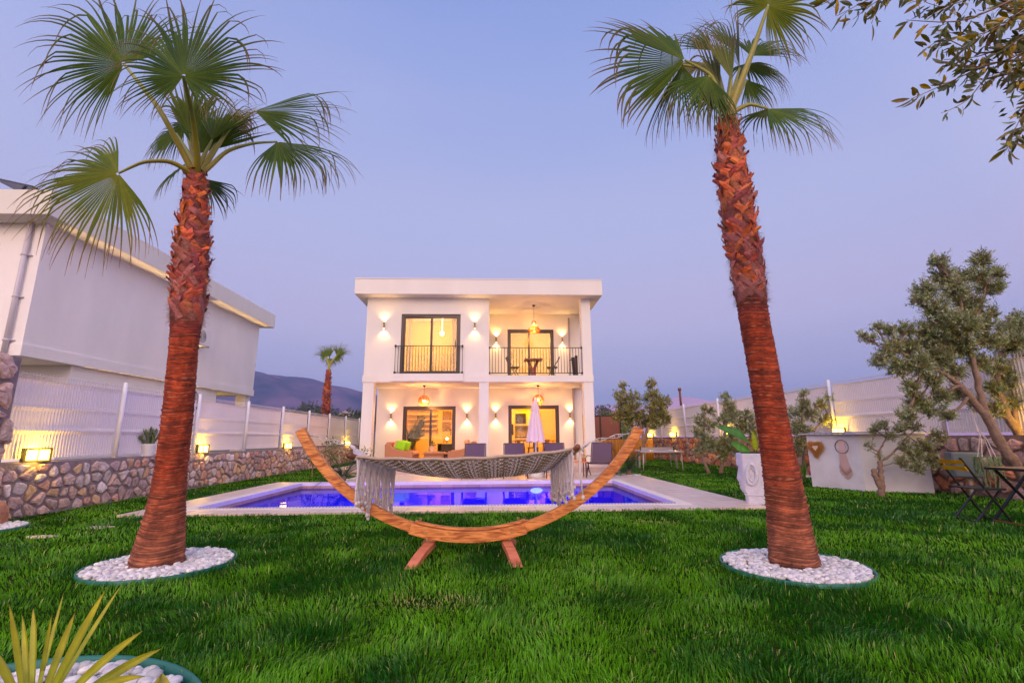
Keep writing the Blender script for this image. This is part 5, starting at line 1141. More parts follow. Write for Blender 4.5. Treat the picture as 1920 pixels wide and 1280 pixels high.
# ================================================================== FACE PLANTER with banana plant
MPX, MPY = 4.07, 7.33
M_planter = mat('pale_lilac_stone', (0.62, 0.60, 0.70), rough=0.7, noise=0.12, nscale=14, bump=0.5, bscale=60)
pt = thing('face_planter', 'pale stone planter shaped as a long carved face in profile at the deck corner', 'planter', (MPX, MPY, DZ))
# silhouette in x-z (nose points to -x), thickness along y
prof = [(-0.215, -0.06), (-0.215, 0.105), (-0.232, 0.115), (-0.222, 0.13), (-0.245, 0.15), (-0.268, 0.185), (-0.276, 0.215), (-0.268, 0.235), (-0.282, 0.25), (-0.285, 0.268), (-0.272, 0.28), (-0.292, 0.30), (-0.305, 0.325), (-0.306, 0.345), (-0.298, 0.375), (-0.280, 0.46), (-0.270, 0.505), (-0.288, 0.52), (-0.296, 0.545), (-0.290, 0.70), (0.25, 0.70), (0.25, 0.13), (0.22, 0.105), (0.22, -0.06)]
# proportions from the photograph
mb = MB(); n_ = len(prof)
sec = [(-0.25, 0.80), (-0.215, 0.93), (-0.12, 1.0), (0.12, 1.0), (0.215, 0.93), (0.25, 0.80)]
V = []
for yy, sc in sec:
    for x, z in prof: nose = 1 if abs(yy) < 0.2 else 0; xx = x*sc if x > 0 else (x if nose else max(x, -0.255)*sc); V.append((MPX+xx*1.02, MPY+yy, DZ+z*1.03))
F = [(i*n_+j, (i+1)*n_+j, (i+1)*n_+(j+1) % n_, i*n_+(j+1) % n_) for i in range(5) for j in range(n_)]+[tuple(range(n_)), tuple(5*n_+j for j in range(n_-1, -1, -1))]
mb.add(V, F); part('carved_head', mb, M_planter, pt, bevel=0.008)
er = MB(); an = np.arange(28)*2*math.pi/28
ey, ex, ez = MPY-0.255, MPX-0.105, DZ+0.42
er.tube([(ex+0.068*math.cos(q)*(1-0.15*math.sin(q)), ey, ez+0.145*math.sin(q)+0.02*math.cos(q)) for q in an], 0.026, 8, closed=True)
er.tube([(ex+0.040*math.cos(q), ey-0.004, ez+0.105*math.sin(q)) for q in an[2:24]], 0.010, 7)
er.ball((ex-0.015, ey, ez), (0.018, 0.018, 0.05), 8)
part('ear', er, M_planter, pt, smooth=True)
gr = MB().box(MPX-0.215, MPX+0.235, MPY-0.262, MPY-0.24, DZ+0.115, DZ+0.13); part('base_band', gr, M_planter, pt, bevel=0.004)
part('soil', MB().box(MPX-0.22, MPX+0.2, MPY-0.2, MPY+0.2, DZ+0.722, DZ+0.735), M_soil, pt)
pt.rotation_euler = (0, 0, R(-28))
bn = thing('banana_plant', 'young banana plant with torn glossy leaves growing in the face planter', 'plant', (MPX, MPY, DZ+0.73))
M_ban = mat('banana_leaf', (0.1, 0.25, 0.02), rough=0.3, vcol=True, trans=0.3)
def banana(pts, wid, cl, seed):
    rr = np.random.default_rng(seed); Q = resample(pts, 22); T = np.gradient(Q, axis=0); V = []; cs = []; n_ = len(Q)
    for i in range(n_):
        t_ = i/(n_-1); w_ = wid*(math.sin(math.pi*min(1, max(0, (t_-0.32)/0.68))**0.8))**0.7 if t_ > 0.32 else 0.006; w_ = max(w_, 0.006)*rr.uniform(0.85, 1.05); s_ = np.cross(T[i], (0.25, -1, 0.3)); s_ /= np.linalg.norm(s_); dn = np.array([0, 0, -1.0])
        V += [Q[i]-s_*w_+dn*w_*0.25, Q[i], Q[i]+s_*w_+dn*w_*0.25]; c = np.array(cl)*rr.uniform(0.8, 1.2); cs += [c, c*1.5 if t_ > 0.3 else np.array([0.25, 0.3, 0.05]), c*0.9]
    F = [f for q in range(n_-1) for f in ((3*q, 3*q+1, 3*q+4, 3*q+3), (3*q+1, 3*q+2, 3*q+5, 3*q+4))]; part('leaf', MB().add(V, F, np.array(cs)), M_ban, bn)
b0 = PY(1418, 858, MPY)
banana([b0, PY(1408, 832, MPY), PY(1385, 810, MPY), PY(1362, 803, MPY), PY(1342, 798, MPY)], 0.075, (0.035, 0.15, 0.01), 1)
banana([b0, PY(1412, 850, MPY+0.1), PY(1398, 842, MPY+0.1), PY(1380, 832, MPY+0.1), PY(1370, 830, MPY+0.1)], 0.085, (0.06, 0.22, 0.02), 2)
banana([b0, PY(1417, 845, MPY+0.05), PY(1415, 825, MPY+0.05), PY(1411, 808, MPY+0.05)], 0.07, (0.22, 0.28, 0.01), 3)
banana([b0, PY(1408, 857, MPY), PY(1396, 856, MPY), PY(1386, 854, MPY)], 0.05, (0.04, 0.14, 0.02), 4)
banana([b0, PY(1432, 835, MPY+0.1), PY(1450, 815, MPY+0.1), PY(1465, 810, MPY+0.1)], 0.08, (0.06, 0.2, 0.02), 5)

# ================================================================== WHITE GARDEN BOX with ornaments
A_, B_, C_ = np.array([6.50, 9.75]), np.array([6.86, 8.80]), np.array([7.82, 8.42])
D_ = C_+(A_-B_)*1.05
bx = thing('garden_box', 'white rendered garden box with a thin corrugated lid against the stone wall', 'cabinet', (7.1, 9.1, 0)); BH = 1.03
mb = MB(); q4 = [A_, B_, C_, D_]; mb.add([(*p, -0.02) for p in q4]+[(*p, BH) for p in q4], [(0, 1, 5, 4), (1, 2, 6, 5), (2, 3, 7, 6), (3, 0, 4, 7), (4, 5, 6, 7)]); part('body', mb, mat('stained_white_render', (0.84, 0.82, 0.86), rough=0.85, noise=0.05, nscale=2, col2=(0.66, 0.62, 0.64)), bx)
ctr = (A_+B_+C_+D_)/4; mb = MB(); t4 = [p+(p-ctr)/np.linalg.norm(p-ctr)*0.14 for p in q4]; mb.add([(*p, BH+0.002) for p in t4]+[(*p, BH+0.028) for p in t4], [(0, 1, 2, 3), (0, 1, 5, 4), (1, 2, 6, 5), (2, 3, 7, 6), (3, 0, 4, 7), (4, 5, 6, 7)])
e1 = (t4[1]-t4[0])/np.linalg.norm(t4[1]-t4[0]); inw = (ctr-(t4[0]+t4[1])/2); inw /= np.linalg.norm(inw)
ld = part('lid', mb, mat('lilac_metal_sheet', (0.6, 0.58, 0.66), rough=0.35, metal=0.4), bx)
mb = MB()
for k in range(7):
    p = t4[0]+(t4[1]-t4[0])*(0.2+0.1*k); mb.tube([(p[0], p[1], BH+0.03), (p[0]+inw[0]*1.0, p[1]+inw[1]*1.0, BH+0.03)], 0.022, 8)
part('corrugation', mb, mat('dark_lilac_ridge', (0.30, 0.28, 0.34), rough=0.5), ld, smooth=True)
wn = np.array([-(B_-A_)[1], (B_-A_)[0]])*-1; wn /= np.linalg.norm(wn); wt = (B_-A_)/np.linalg.norm(B_-A_)
if np.dot(wn, ctr-A_) > 0: wn = -wn
def wp(s_, z, o): p = A_+wt*s_+wn*o; return np.array([p[0], p[1], z])
hw = thing('heart_wreath', 'straw heart wreath with a small cream heart hung on the white garden box', 'wreath', wp(0.2, 0.78, 0.03), )
mb = MB(); rr = np.random.default_rng(2)
def heart(t_): return (16*math.sin(t_)**3/16, (13*math.cos(t_)-5*math.cos(2*t_)-2*math.cos(3*t_)-math.cos(4*t_))/16)
for k in range(3400):
    t_ = rr.uniform(0, 6.283); hx, hz = heart(t_); q = rr.uniform(0.0, 1.0)**0.6; c0 = wp(0.19+hx*0.17*q, 0.76+hz*0.17*q, 0.02+0.03*rr.random()); d = np.array([*(wt*rr.normal()), rr.normal()]); d += np.array([*(wn*rr.normal()*0.5), 0]); d /= np.linalg.norm(d); s_ = np.array([0, 0, 0.0018])+np.array([*wt, 0])*0.0018; mb.add([c0-s_, c0+s_, c0+d*0.05+s_*0.3, c0+d*0.05-s_*0.3], [(0, 1, 2, 3)], np.array(S(214, 150, 70))*rr.uniform(0.5, 1.3))
part('straw', mb, mat('straw', S(210, 145, 70), rough=0.8, vcol=True), hw)
hp = [heart(k*2*math.pi/30) for k in range(30)]; mb = MB(); V = [wp(0.20+a*0.055, 0.775+b*0.06, 0.045) for a, b in hp]+[wp(0.20+a*0.055, 0.775+b*0.06, 0.065) for a, b in hp]; mb.add(V, [tuple(range(30, 60)), tuple(range(29, -1, -1))]+[(i, (i+1) % 30, 30+(i+1) % 30, 30+i) for i in range(30)]); part('small_heart', mb, mat('cream_felt', S(238, 214, 190), rough=0.9), hw)
dc = thing('dreamcatcher', 'hoop with long pale macrame tail hung on the white garden box', 'wall hanging', wp(0.78, 0.8, 0.02)); hc, hz_ = 0.70, 0.80
an = np.arange(36)*2*math.pi/36; part('hoop', MB().tube([wp(hc+0.125*math.cos(q), hz_+0.125*math.sin(q), 0.015) for q in an], 0.006, 6, closed=True), mat('dark_hoop', S(110, 62, 50), rough=0.6), dc, smooth=True)
mb = MB()
for k in range(22):
    f = k/21; x0 = hc-0.055+0.11*f; L0 = 0.38+0.12*math.sin(math.pi*f)+rr.uniform(-0.02, 0.02)+0.06*f; x1 = x0+(f-0.3)*0.10; mb.tube([wp(x0, hz_+0.11, 0.012), wp(x0, hz_-0.15, 0.014), wp((x0+x1)/2, hz_-0.12-L0*0.5, 0.014), wp(x1, hz_-0.12-L0*0.75, 0.016)], [0.004, 0.005, 0.006, 0.009], 5)
    for q in range(4): 
        c0 = wp(x1+rr.uniform(-0.008, 0.008), hz_-0.12-L0*0.75-0.02*q, 0.016); mb.ball(c0, (0.009, 0.007, 0.014), 5)
part('macrame_tail', mb, mat('blush_cord', S(216, 182, 176), rough=0.9), dc, smooth=True)

# ================================================================== BISTRO CHAIR AND TABLE
M_black = mat('black_steel', (0.012, 0.012, 0.013), rough=0.4, metal=0.2)
M_ywood = wood_mat('yellow_wood_slat', S(226, 178, 30), S(196, 140, 18), 4, (3, 1, 3))
fc = PZ(1795, 990); fc = np.array([5.52, 5.62, 0.0])
gch = folding_chair((5.78, 5.66, 0.0), -0.12, 'black folding garden chair with yellow wooden back slats', M_ywood, None, M_black)
gch.scale = (0.86, 0.86, 0.86)
bt2 = thing('bistro_table', 'black folding bistro table with a slatted top at the right edge', 'table', (6.0, 5.35, 0)); tz = 0.63; tx0, tx1, ty0, ty1 = 5.88, 6.5, 5.05, 5.62
mb = MB()
for i in range(9): y = ty0+0.02+(ty1-ty0-0.04)*i/8; mb.box(tx0+0.03, tx1-0.03, y-0.024, y+0.024, tz-0.012, tz)
part('table_top', mb, wood_mat('weathered_slat', S(176, 150, 112), S(120, 96, 62), 4, (1, 6, 3)), bt2)
mb = MB(); mb.box(tx0, tx0+0.028, ty0, ty1, tz-0.03, tz-0.001).box(tx1-0.028, tx1, ty0, ty1, tz-0.03, tz-0.001).box(tx0+0.028, tx1-0.028, ty0-0.012, ty0-0.005, tz-0.03, tz-0.001).box(tx0+0.028, tx1-0.028, ty1+0.005, ty1+0.012, tz-0.03, tz-0.001); part('rim', mb, M_black, bt2)
for y in (ty0+0.05, ty1-0.05):
    part('leg', MB().bar((tx0+0.08, y, tz-0.03), (tx1-0.02, y, 0), 0.03, 0.018), M_black, bt2); part('leg', MB().bar((tx1-0.08, y+0.02, tz-0.03), (tx0-0.06, y+0.02, 0), 0.03, 0.018), M_black, bt2)
part('foot_bar', MB().bar((tx0-0.04, ty0+0.07, 0.03), (tx0-0.04, ty1-0.03, 0.03), 0.016).bar((tx1-0.04, ty0+0.05, 0.03), (tx1-0.04, ty1-0.05, 0.03), 0.016), M_brass, bt2)
# meter box
ex, ey = 7.75, 7.72
eb_ = thing('meter_box', 'grey electrical meter box on a short pipe against the stone wall', 'electrical box', (ex, ey, 0))
cx_, cy_ = ex, ey; u_ = np.array([math.cos(-0.42), math.sin(-0.42), 0]); v_ = np.array([-u_[1], u_[0], 0])
part('cabinet', MB().obox((cx_, cy_, 0.53), u_*0.20, v_*0.13, (0, 0, 0.20)), mat('grey_blue_enamel', (0.12, 0.16, 0.20), rough=0.4), eb_, bevel=0.02)
part('door_panel', MB().obox(np.array([cx_, cy_, 0.53])-v_*0.132, u_*0.175, v_*0.004, (0, 0, 0.18)), mat('grey_blue_enamel2', (0.11, 0.15, 0.19), rough=0.35), eb_, bevel=0.003)
part('lock', MB().obox(np.array([cx_, cy_, 0.53])-v_*0.14+u_*0.13, u_*0.018, v_*0.006, (0, 0, 0.012)), M_black, eb_)
part('pipe', MB().tube([(cx_+0.05, cy_, 0.35), (cx_+0.06, cy_, 0.2), (cx_+0.03, cy_, -0.02)], 0.028, 10), mat('cream_conduit', S(190, 170, 150), rough=0.5), eb_, smooth=True)
# stamps of white flowers: macrame hanging pot
hpx, hpy = 7.35, 6.95
hgp = thing('hanging_planter', 'macrame hanging pot of trailing pale green succulents below the large olive branch', 'hanging planter', (hpx, hpy, 0.62))
part('pot', MB().lathe([(0.07, 0), (0.11, 0.10), (0.115, 0.17), (0.10, 0.172)], (hpx, hpy, 0.50), 18), mat('cream_pot', S(205, 190, 150), rough=0.7), hgp, smooth=True)
mb = MB()
for q in range(4): a_ = q*math.pi/2+0.3; mb.tube([(hpx+0.115*math.cos(a_), hpy+0.115*math.sin(a_), 0.66), (hpx+0.04*math.cos(a_), hpy+0.04*math.sin(a_), 0.95), (hpx-0.06, hpy, 1.12), (hpx-0.08, hpy, 1.36)], 0.005, 5)
for q in range(5): mb.ball((hpx-0.065, hpy, 1.06+0.02*q), (0.013, 0.013, 0.013), 6)
part('macrame_cords', mb, M_rope2, hgp)
mb = MB(); rr = np.random.default_rng(8)
for k in range(46):
    a_ = rr.uniform(0, 6.28); p = np.array([hpx+0.10*math.cos(a_), hpy+0.10*math.sin(a_), 0.67]); L_ = rr.uniform(0.1, 0.5)*(1.3 if rr.random() < 0.3 else 0.8)
    for q in range(int(L_/0.014)): 
        if q < 4: p = p+np.array([0.012*math.cos(a_), 0.012*math.sin(a_), 0.004])
        else: p = p+np.array([rr.normal()*0.003, rr.normal()*0.003, -0.014])
        mb.ball(p, 0.0085, 5, np.array(S(130, 150, 105))*rr.uniform(0.6, 1.3))
part('trailing_succulent', mb, M_leafv, hgp)

# ================================================================== CACTUS on the left wall
cy = PX(278, 856, WLX-0.1)[1]; cx = WLX-0.12
cpot = thing('potted_cactus', 'branching green cactus in a white pot on top of the left stone wall', 'plant', (cx, cy, 0.717))
part('pot', MB().lathe([(0.095, 0), (0.13, 0.20), (0.13, 0.22), (0.115, 0.222)], (cx, cy, 0.717), 22), M_white, cpot, smooth=False)
mb = MB(); rr = np.random.default_rng(12)
for dx, dy, h_, bend in ((0, 0, 0.33, 0.0), (-0.04, 0.02, 0.28, -0.12), (0.04, 0.0, 0.30, 0.10), (0.03, 0.04, 0.22, 0.16), (-0.05, -0.02, 0.17, -0.18), (0.0, 0.05, 0.24, 0.05)):
    P = [(cx+dy, cy+dx, 0.92), (cx+dy, cy+dx+bend*0.4, 0.92+h_*0.4), (cx+dy, cy+dx+bend, 0.92+h_*0.75), (cx+dy, cy+dx+bend*1.05, 0.92+h_)]
    Q = resample(P, 12); mb.tube(Q, [0.024*(1+0.12*math.sin(i*1.7)) for i in range(11)]+[0.008], 7, col=np.array(S(92, 104, 66))*rr.uniform(0.8, 1.2))
    for q in range(5): 
        c0 = Q[5+q]; a_ = rr.uniform(0, 6.28); mb.tube([c0, c0+np.array([0.03*math.cos(a_), 0.045*math.sin(a_), 0.02]), c0+np.array([0.03*math.cos(a_), 0.055*math.sin(a_), 0.065])], [0.014, 0.013, 0.004], 6, col=np.array(S(104, 118, 70))*rr.uniform(0.8, 1.2))
part('stems', mb, mat('cactus_skin', (0.1, 0.14, 0.06), rough=0.7, vcol=True, noise=0.2, nscale=40), cpot, smooth=True)

# ================================================================== TABLE TENNIS style folding table with net
gt = thing('table_tennis_table', 'light folding table tennis table with net and thin pale legs by the right wall', 'table', (5.45, 15.2, 0)); q0 = np.array([5.35, 15.6, 0.0]); ua = np.array([0.985, -0.17, 0]); va = np.array([0.17, 0.985, 0])
part('table_top', MB().obox(q0+np.array([0, 0, 0.56]), ua*0.64, va*1.0, (0, 0, 0.016)), mat('grey_table_top', (0.42, 0.40, 0.42), rough=0.3), gt, bevel=0.004)
part('net', MB().obox(q0+np.array([0.0, 0, 0.635]), va*0.006, ua*0.52, (0, 0, 0.045)), mat('white_net', (0.34, 0.28, 0.26), rough=0.8), gt)
for sg in (-1, 1): part('net_post', MB().obox(q0+np.array([0, 0, 0.63])+ua*0.53*sg, ua*0.02, va*0.02, (0, 0, 0.075)), M_black, gt)
for i, b_ in enumerate((-0.9, -0.1, 0.1, 0.9)):
    for a_ in (-0.56, 0.56): p = q0+ua*a_+va*b_; part('leg', MB().tube([(p[0], p[1], 0.55), (p[0]+0.03*(1 if a_ > 0 else -1), p[1], 0)], 0.016, 8), mat('pale_leg', (0.55, 0.55, 0.5), rough=0.4), gt, smooth=True)

# ================================================================== OLIVE TREES
M_olivebark = mat('olive_bark', S(136, 112, 98), rough=0.9, noise=0.35, nscale=16, bump=0.8, bscale=30)
M_olive = mat('olive_foliage', (0.1, 0.12, 0.06), rough=0.45, vcol=True, trans=0.18)
OL = [np.array(S(142, 154, 90)), np.array(S(176, 188, 142)), np.array(S(120, 140, 86)), np.array(S(182, 190, 164)), np.array(S(140, 130, 70))]
def olive(label, base, limbs, blobs, seed, leaf=0.055, dens=1.0, cols=OL, warm=None, name='olive_tree'):
    """limbs: list of (points, r0, r1); blobs: (centre, radii, n twigs)"""
    rr = np.random.default_rng(seed); t = thing(name, label, 'tree', (base[0], base[1], 0)); mb = MB(); nodes = []
    for pts, r0, r1 in limbs:
        Q = resample(pts, 18); n_ = len(Q); rad = np.linspace(r0, r1, n_)*(1+0.10*np.sin(np.arange(n_)*1.9+seed)); Q[1:-1] += rr.normal(0, r0*0.12, (n_-2, 3)); mb.tube(Q, rad, 9); nodes += [(q, r_) for q, r_ in zip(Q, rad)][5:]
    NP_ = np.array([q for q, _ in nodes]); lv = []; lc = []
    tw = MB()
    for c, rd, n in blobs:
        c = np.array(c, float); rd = np.array(rd, float); i = np.argmin(np.linalg.norm(NP_-c, axis=1)); s0, r0 = nodes[i]
        m1 = (s0+c)/2+rr.normal(0, 0.06, 3)*np.linalg.norm(c-s0); Q = resample([s0, m1, c], 8); mb.tube(Q, np.linspace(min(r0*0.7, 0.03), 0.008, 8), 6)
        for k in range(int(n*dens*1.35)):
            d = rr.normal(0, 1, 3); d /= np.linalg.norm(d); rad = rr.uniform(0.25, 1.0)**0.6; a_ = c+d*rd*rad*0.55; b_ = c+d*rd*rad*1.12+np.array([0, 0, 0.04])
            b_ = b_+rr.normal(0, 0.03, 3); 
            if k % 2 == 0: tw.bar(Q[rr.integers(4, 8)], a_, 0.006); tw.bar(a_, b_, 0.004)
            dd = b_-a_; L_ = np.linalg.norm(dd); dd /= L_; nl = rr.integers(9, 16); col = cols[rr.integers(len(cols))]*rr.uniform(0.65, 1.25)
            for q in range(nl):
                p = a_+dd*L_*(q/nl)*1.05; s_ = rr.normal(0, 1, 3); s_ -= dd*np.dot(s_, dd); s_ /= np.linalg.norm(s_); e = dd*0.75+s_*0.75; e /= np.linalg.norm(e); w_ = np.cross(e, rr.normal(0, 1, 3)); w_ /= np.linalg.norm(w_)+1e-9; ll = leaf*rr.uniform(0.7, 1.25)
                lv.append([p, p+e*ll*0.5+w_*ll*0.13, p+e*ll, p+e*ll*0.5-w_*ll*0.13]); lc.append(col*rr.uniform(0.8, 1.25))
    part('trunk', mb, M_olivebark, t, smooth=True); part('twigs', tw, M_olivebark, t)
    lv = np.array(lv).reshape(-1, 3); n4 = len(lv)//4; F = np.arange(n4*4).reshape(-1, 4)
    part('crown', MB().add(lv, F, np.repeat(np.array(lc), 4, axis=0)), M_olive, t)
    return t
def bl(px_, py_, Y, rpx, n, ry=None, sq=1.0):
    c = PY(px_, py_, Y); dep = float(np.dot(c-CAM, FW)); r_ = rpx*dep/FPX; return (c, (r_, ry or r_*0.9, r_*sq), n)
def lb(pts, Y, r0, r1): return ([PY(a, b, Y+(c[0] if c else 0)) for a, b, *c in pts], r0, r1)
# T1: round bushy tree
Y = 18.5; b = PY(1208, 868, Y); OLW = [np.array(S(158, 156, 74)), np.array(S(136, 146, 72)), np.array(S(164, 158, 98)), np.array(S(106, 114, 60))]
olive('round bushy olive tree with two pointed tops right of the villa, behind the hammock arm', b, [lb([(1208, 872), (1208, 830), (1203, 800), (1185, 760)], Y, 0.07, 0.03), lb([(1208, 830), (1216, 790), (1224, 740)], Y, 0.06, 0.025)],
      [bl(x, y, Y+dy, r, n) for x, y, r, n, dy in ((1165, 745, 15, 50, 0), (1172, 765, 20, 90, 0.2), (1160, 780, 15, 60, 0), (1190, 772, 22, 120, -0.2), (1188, 745, 13, 40, 0), (1220, 720, 10, 35, 0), (1222, 745, 18, 80, 0.1), (1232, 765, 20, 110, -0.1), (1245, 755, 14, 60, 0), (1246, 785, 14, 70, 0), (1225, 790, 16, 80, 0), (1205, 790, 16, 70, 0.2), (1178, 792, 12, 40, 0), (1168, 725, 8, 20, 0))], 31, leaf=0.10, cols=OLW)
# T2a, T2b twin trees
Y = 13.4
olive('small olive tree with thin leaning trunk, left of the twins behind the banana plant', PY(1329, 887, Y), [lb([(1330, 890), (1318, 860), (1310, 835), (1322, 800), (1320, 775)], Y, 0.05, 0.015), lb([(1312, 840), (1340, 815)], Y, 0.03, 0.012)],
      [bl(x, y, Y+dy, r, n) for x, y, r, n, dy in ((1322, 770, 9, 26, 0), (1315, 790, 14, 45, 0.1), (1310, 812, 13, 36, 0), (1330, 800, 14, 36, 0), (1322, 828, 16, 55, 0), (1338, 836, 15, 55, -0.1), (1333, 772, 7, 18, 0), (1312, 845, 10, 26, 0))], 32, leaf=0.075)
olive('taller olive tree with pale straight trunk, right of the twins behind the banana plant', PY(1352, 888, Y+0.1), [lb([(1351, 890), (1355, 860), (1358, 830), (1362, 790), (1360, 755)], Y+0.1, 0.06, 0.02), lb([(1358, 835), (1385, 800), (1405, 780)], Y+0.1, 0.04, 0.015)],
      [bl(x, y, Y+dy, r, n) for x, y, r, n, dy in ((1360, 745, 8, 26, 0), (1365, 762, 14, 50, 0), (1372, 780, 18, 75, 0), (1355, 790, 14, 45, 0), (1388, 800, 18, 70, 0.1), (1400, 780, 14, 46, 0), (1405, 800, 16, 50, 0), (1375, 815, 16, 50, 0), (1360, 830, 16, 65, 0), (1352, 850, 14, 46, 0), (1375, 840, 14, 46, -0.1), (1410, 815, 12, 26, 0))], 33, leaf=0.075)
# T3
Y = 11.3
olive('slim olive tree just right of the right palm trunk, left of the white garden box', PY(1507, 897, Y), [lb([(1507, 900), (1507, 850), (1503, 800), (1507, 750)], Y, 0.045, 0.018), lb([(1505, 830), (1540, 790), (1565, 770)], Y, 0.03, 0.012)],
      [bl(x, y, Y+dy, r, n) for x, y, r, n, dy in ((1507, 740, 8, 22, 0), (1508, 760, 14, 55, 0), (1490, 775, 15, 55, 0.1), (1520, 778, 16, 60, 0), (1540, 760, 14, 42, 0), (1557, 748, 10, 26, 0), (1548, 790, 14, 40, 0), (1572, 790, 11, 26, 0), (1495, 805, 17, 75, 0), (1515, 815, 15, 55, 0), (1500, 835, 15, 55, 0), (1488, 850, 12, 36, 0))], 34, leaf=0.062)
# T4: crooked little tree before the white box
Y = 8.0
olive('small crooked olive tree with a forked gnarled trunk before the white garden box', PY(1653, 927, Y), [lb([(1654, 932), (1652, 905), (1651, 880), (1650, 862)], Y, 0.055, 0.035), lb([(1652, 915), (1642, 895), (1636, 880)], Y, 0.045, 0.038), lb([(1650, 862), (1646, 850), (1656, 832), (1664, 815)], Y, 0.02, 0.010), lb([(1651, 864), (1665, 858), (1685, 838), (1705, 815), (1725, 800)], Y, 0.02, 0.008), lb([(1640, 881), (1650, 876)], Y, 0.009, 0.006), lb([(1655, 873), (1675, 868)], Y, 0.009, 0.006)],
      [bl(x, y, Y+dy, r, n) for x, y, r, n, dy in ((1640, 805, 12, 22, 0), (1658, 800, 12, 18, 0), (1632, 838, 10, 8, 0), (1670, 820, 12, 16, 0), (1690, 806, 14, 26, 0), (1712, 800, 15, 30, 0), (1700, 840, 14, 30, -0.1), (1715, 858, 17, 50, -0.1), (1690, 868, 13, 26, -0.1), (1735, 840, 18, 60, -0.1), (1748, 865, 15, 50, -0.2), (1722, 880, 12, 34, -0.2), (1760, 820, 15, 40, 0), (1650, 862, 9, 7, 0))], 35, leaf=0.045, dens=1.4)
# T5: large leaning tree, T6: its neighbour at the frame edge
Y = 6.9
olive('large leaning olive tree with a broad ragged crown above the right fence', PY(1925, 905, Y), [lb([(1940, 925), (1915, 885), (1888, 850), (1868, 815), (1850, 780), (1822, 745), (1800, 722)], Y, 0.085, 0.045), lb([(1850, 780), (1838, 735), (1828, 690), (1815, 640), (1800, 560)], Y, 0.05, 0.018), lb([(1800, 722), (1770, 700), (1730, 680), (1690, 660)], Y, 0.035, 0.012), lb([(1812, 630), (1840, 575), (1850, 530)], Y, 0.025, 0.010), lb([(1815, 660), (1780, 620), (1740, 600)], Y, 0.025, 0.010)],
      [bl(x, y, Y+dy, r, n) for x, y, r, n, dy in ((1760, 492, 15, 34, 0), (1770, 520, 22, 60, 0.1), (1840, 490, 18, 44, 0), (1835, 520, 20, 50, 0), (1868, 515, 15, 26, 0), (1872, 540, 13, 26, 0), (1850, 545, 18, 34, 0.1), (1790, 545, 26, 90, 0), (1735, 548, 20, 50, 0), (1815, 575, 28, 100, 0.1), (1755, 580, 25, 80, -0.1), (1722, 565, 14, 22, 0), (1785, 610, 30, 130, -0.2), (1740, 625, 24, 90, 0), (1700, 620, 16, 30, 0), (1668, 622, 14, 20, 0), (1645, 615, 10, 12, 0), (1632, 636, 12, 12, 0), (1615, 630, 9, 8, 0), (1675, 650, 18, 40, 0), (1705, 655, 22, 70, 0.1), (1650, 680, 16, 26, 0), (1685, 690, 20, 55, 0), (1725, 685, 24, 80, -0.1), (1765, 670, 26, 100, 0), (1805, 650, 26, 90, 0), (1840, 610, 22, 60, 0), (1790, 700, 20, 50, 0.1), (1750, 715, 18, 40, 0), (1710, 730, 16, 34, 0), (1765, 745, 18, 40, 0), (1740, 770, 16, 36, 0), (1860, 590, 14, 26, 0), (1700, 780, 16, 34, 0), (1775, 780, 14, 24, 0), (1720, 755, 18, 44, 0.1), (1800, 740, 18, 40, 0.3), (1835, 680, 20, 50, 0.2), (1870, 640, 16, 34, 0), (1660, 665, 16, 30, 0), (1770, 640, 26, 90, 0.3), (1815, 610, 26, 80, -0.3), (1800, 520, 20, 40, 0.2), (1740, 655, 24, 70, 0.3), (1850, 640, 20, 50, 0))], 36, leaf=0.047, dens=2.1)
Y = 7.3
olive('olive tree with a pale knobbly trunk cut by the right edge, behind the bistro table', PY(1935, 890, Y), [lb([(1945, 915), (1932, 870), (1915, 820), (1898, 800), (1885, 770), (1868, 720), (1875, 660)], Y, 0.085, 0.03), lb([(1905, 808), (1900, 750), (1905, 700), (1915, 640)], Y, 0.045, 0.02), lb([(1890, 785), (1860, 765), (1845, 750)], Y, 0.03, 0.015)],
      [bl(x, y, Y+dy, r, n) for x, y, r, n, dy in ((1885, 615, 16, 30, 0), (1905, 600, 16, 34, 0), (1925, 620, 26, 80, 0), (1890, 650, 26, 80, 0), (1930, 670, 30, 110, 0.1), (1870, 690, 22, 60, 0), (1900, 715, 24, 80, 0), (1865, 730, 18, 40, 0), (1935, 730, 26, 80, 0), (1895, 755, 18, 40, 0), (1870, 770, 16, 30, 0), (1830, 760, 16, 26, 0), (1905, 640, 18, 50, -0.2))], 37, leaf=0.047, dens=2.1)
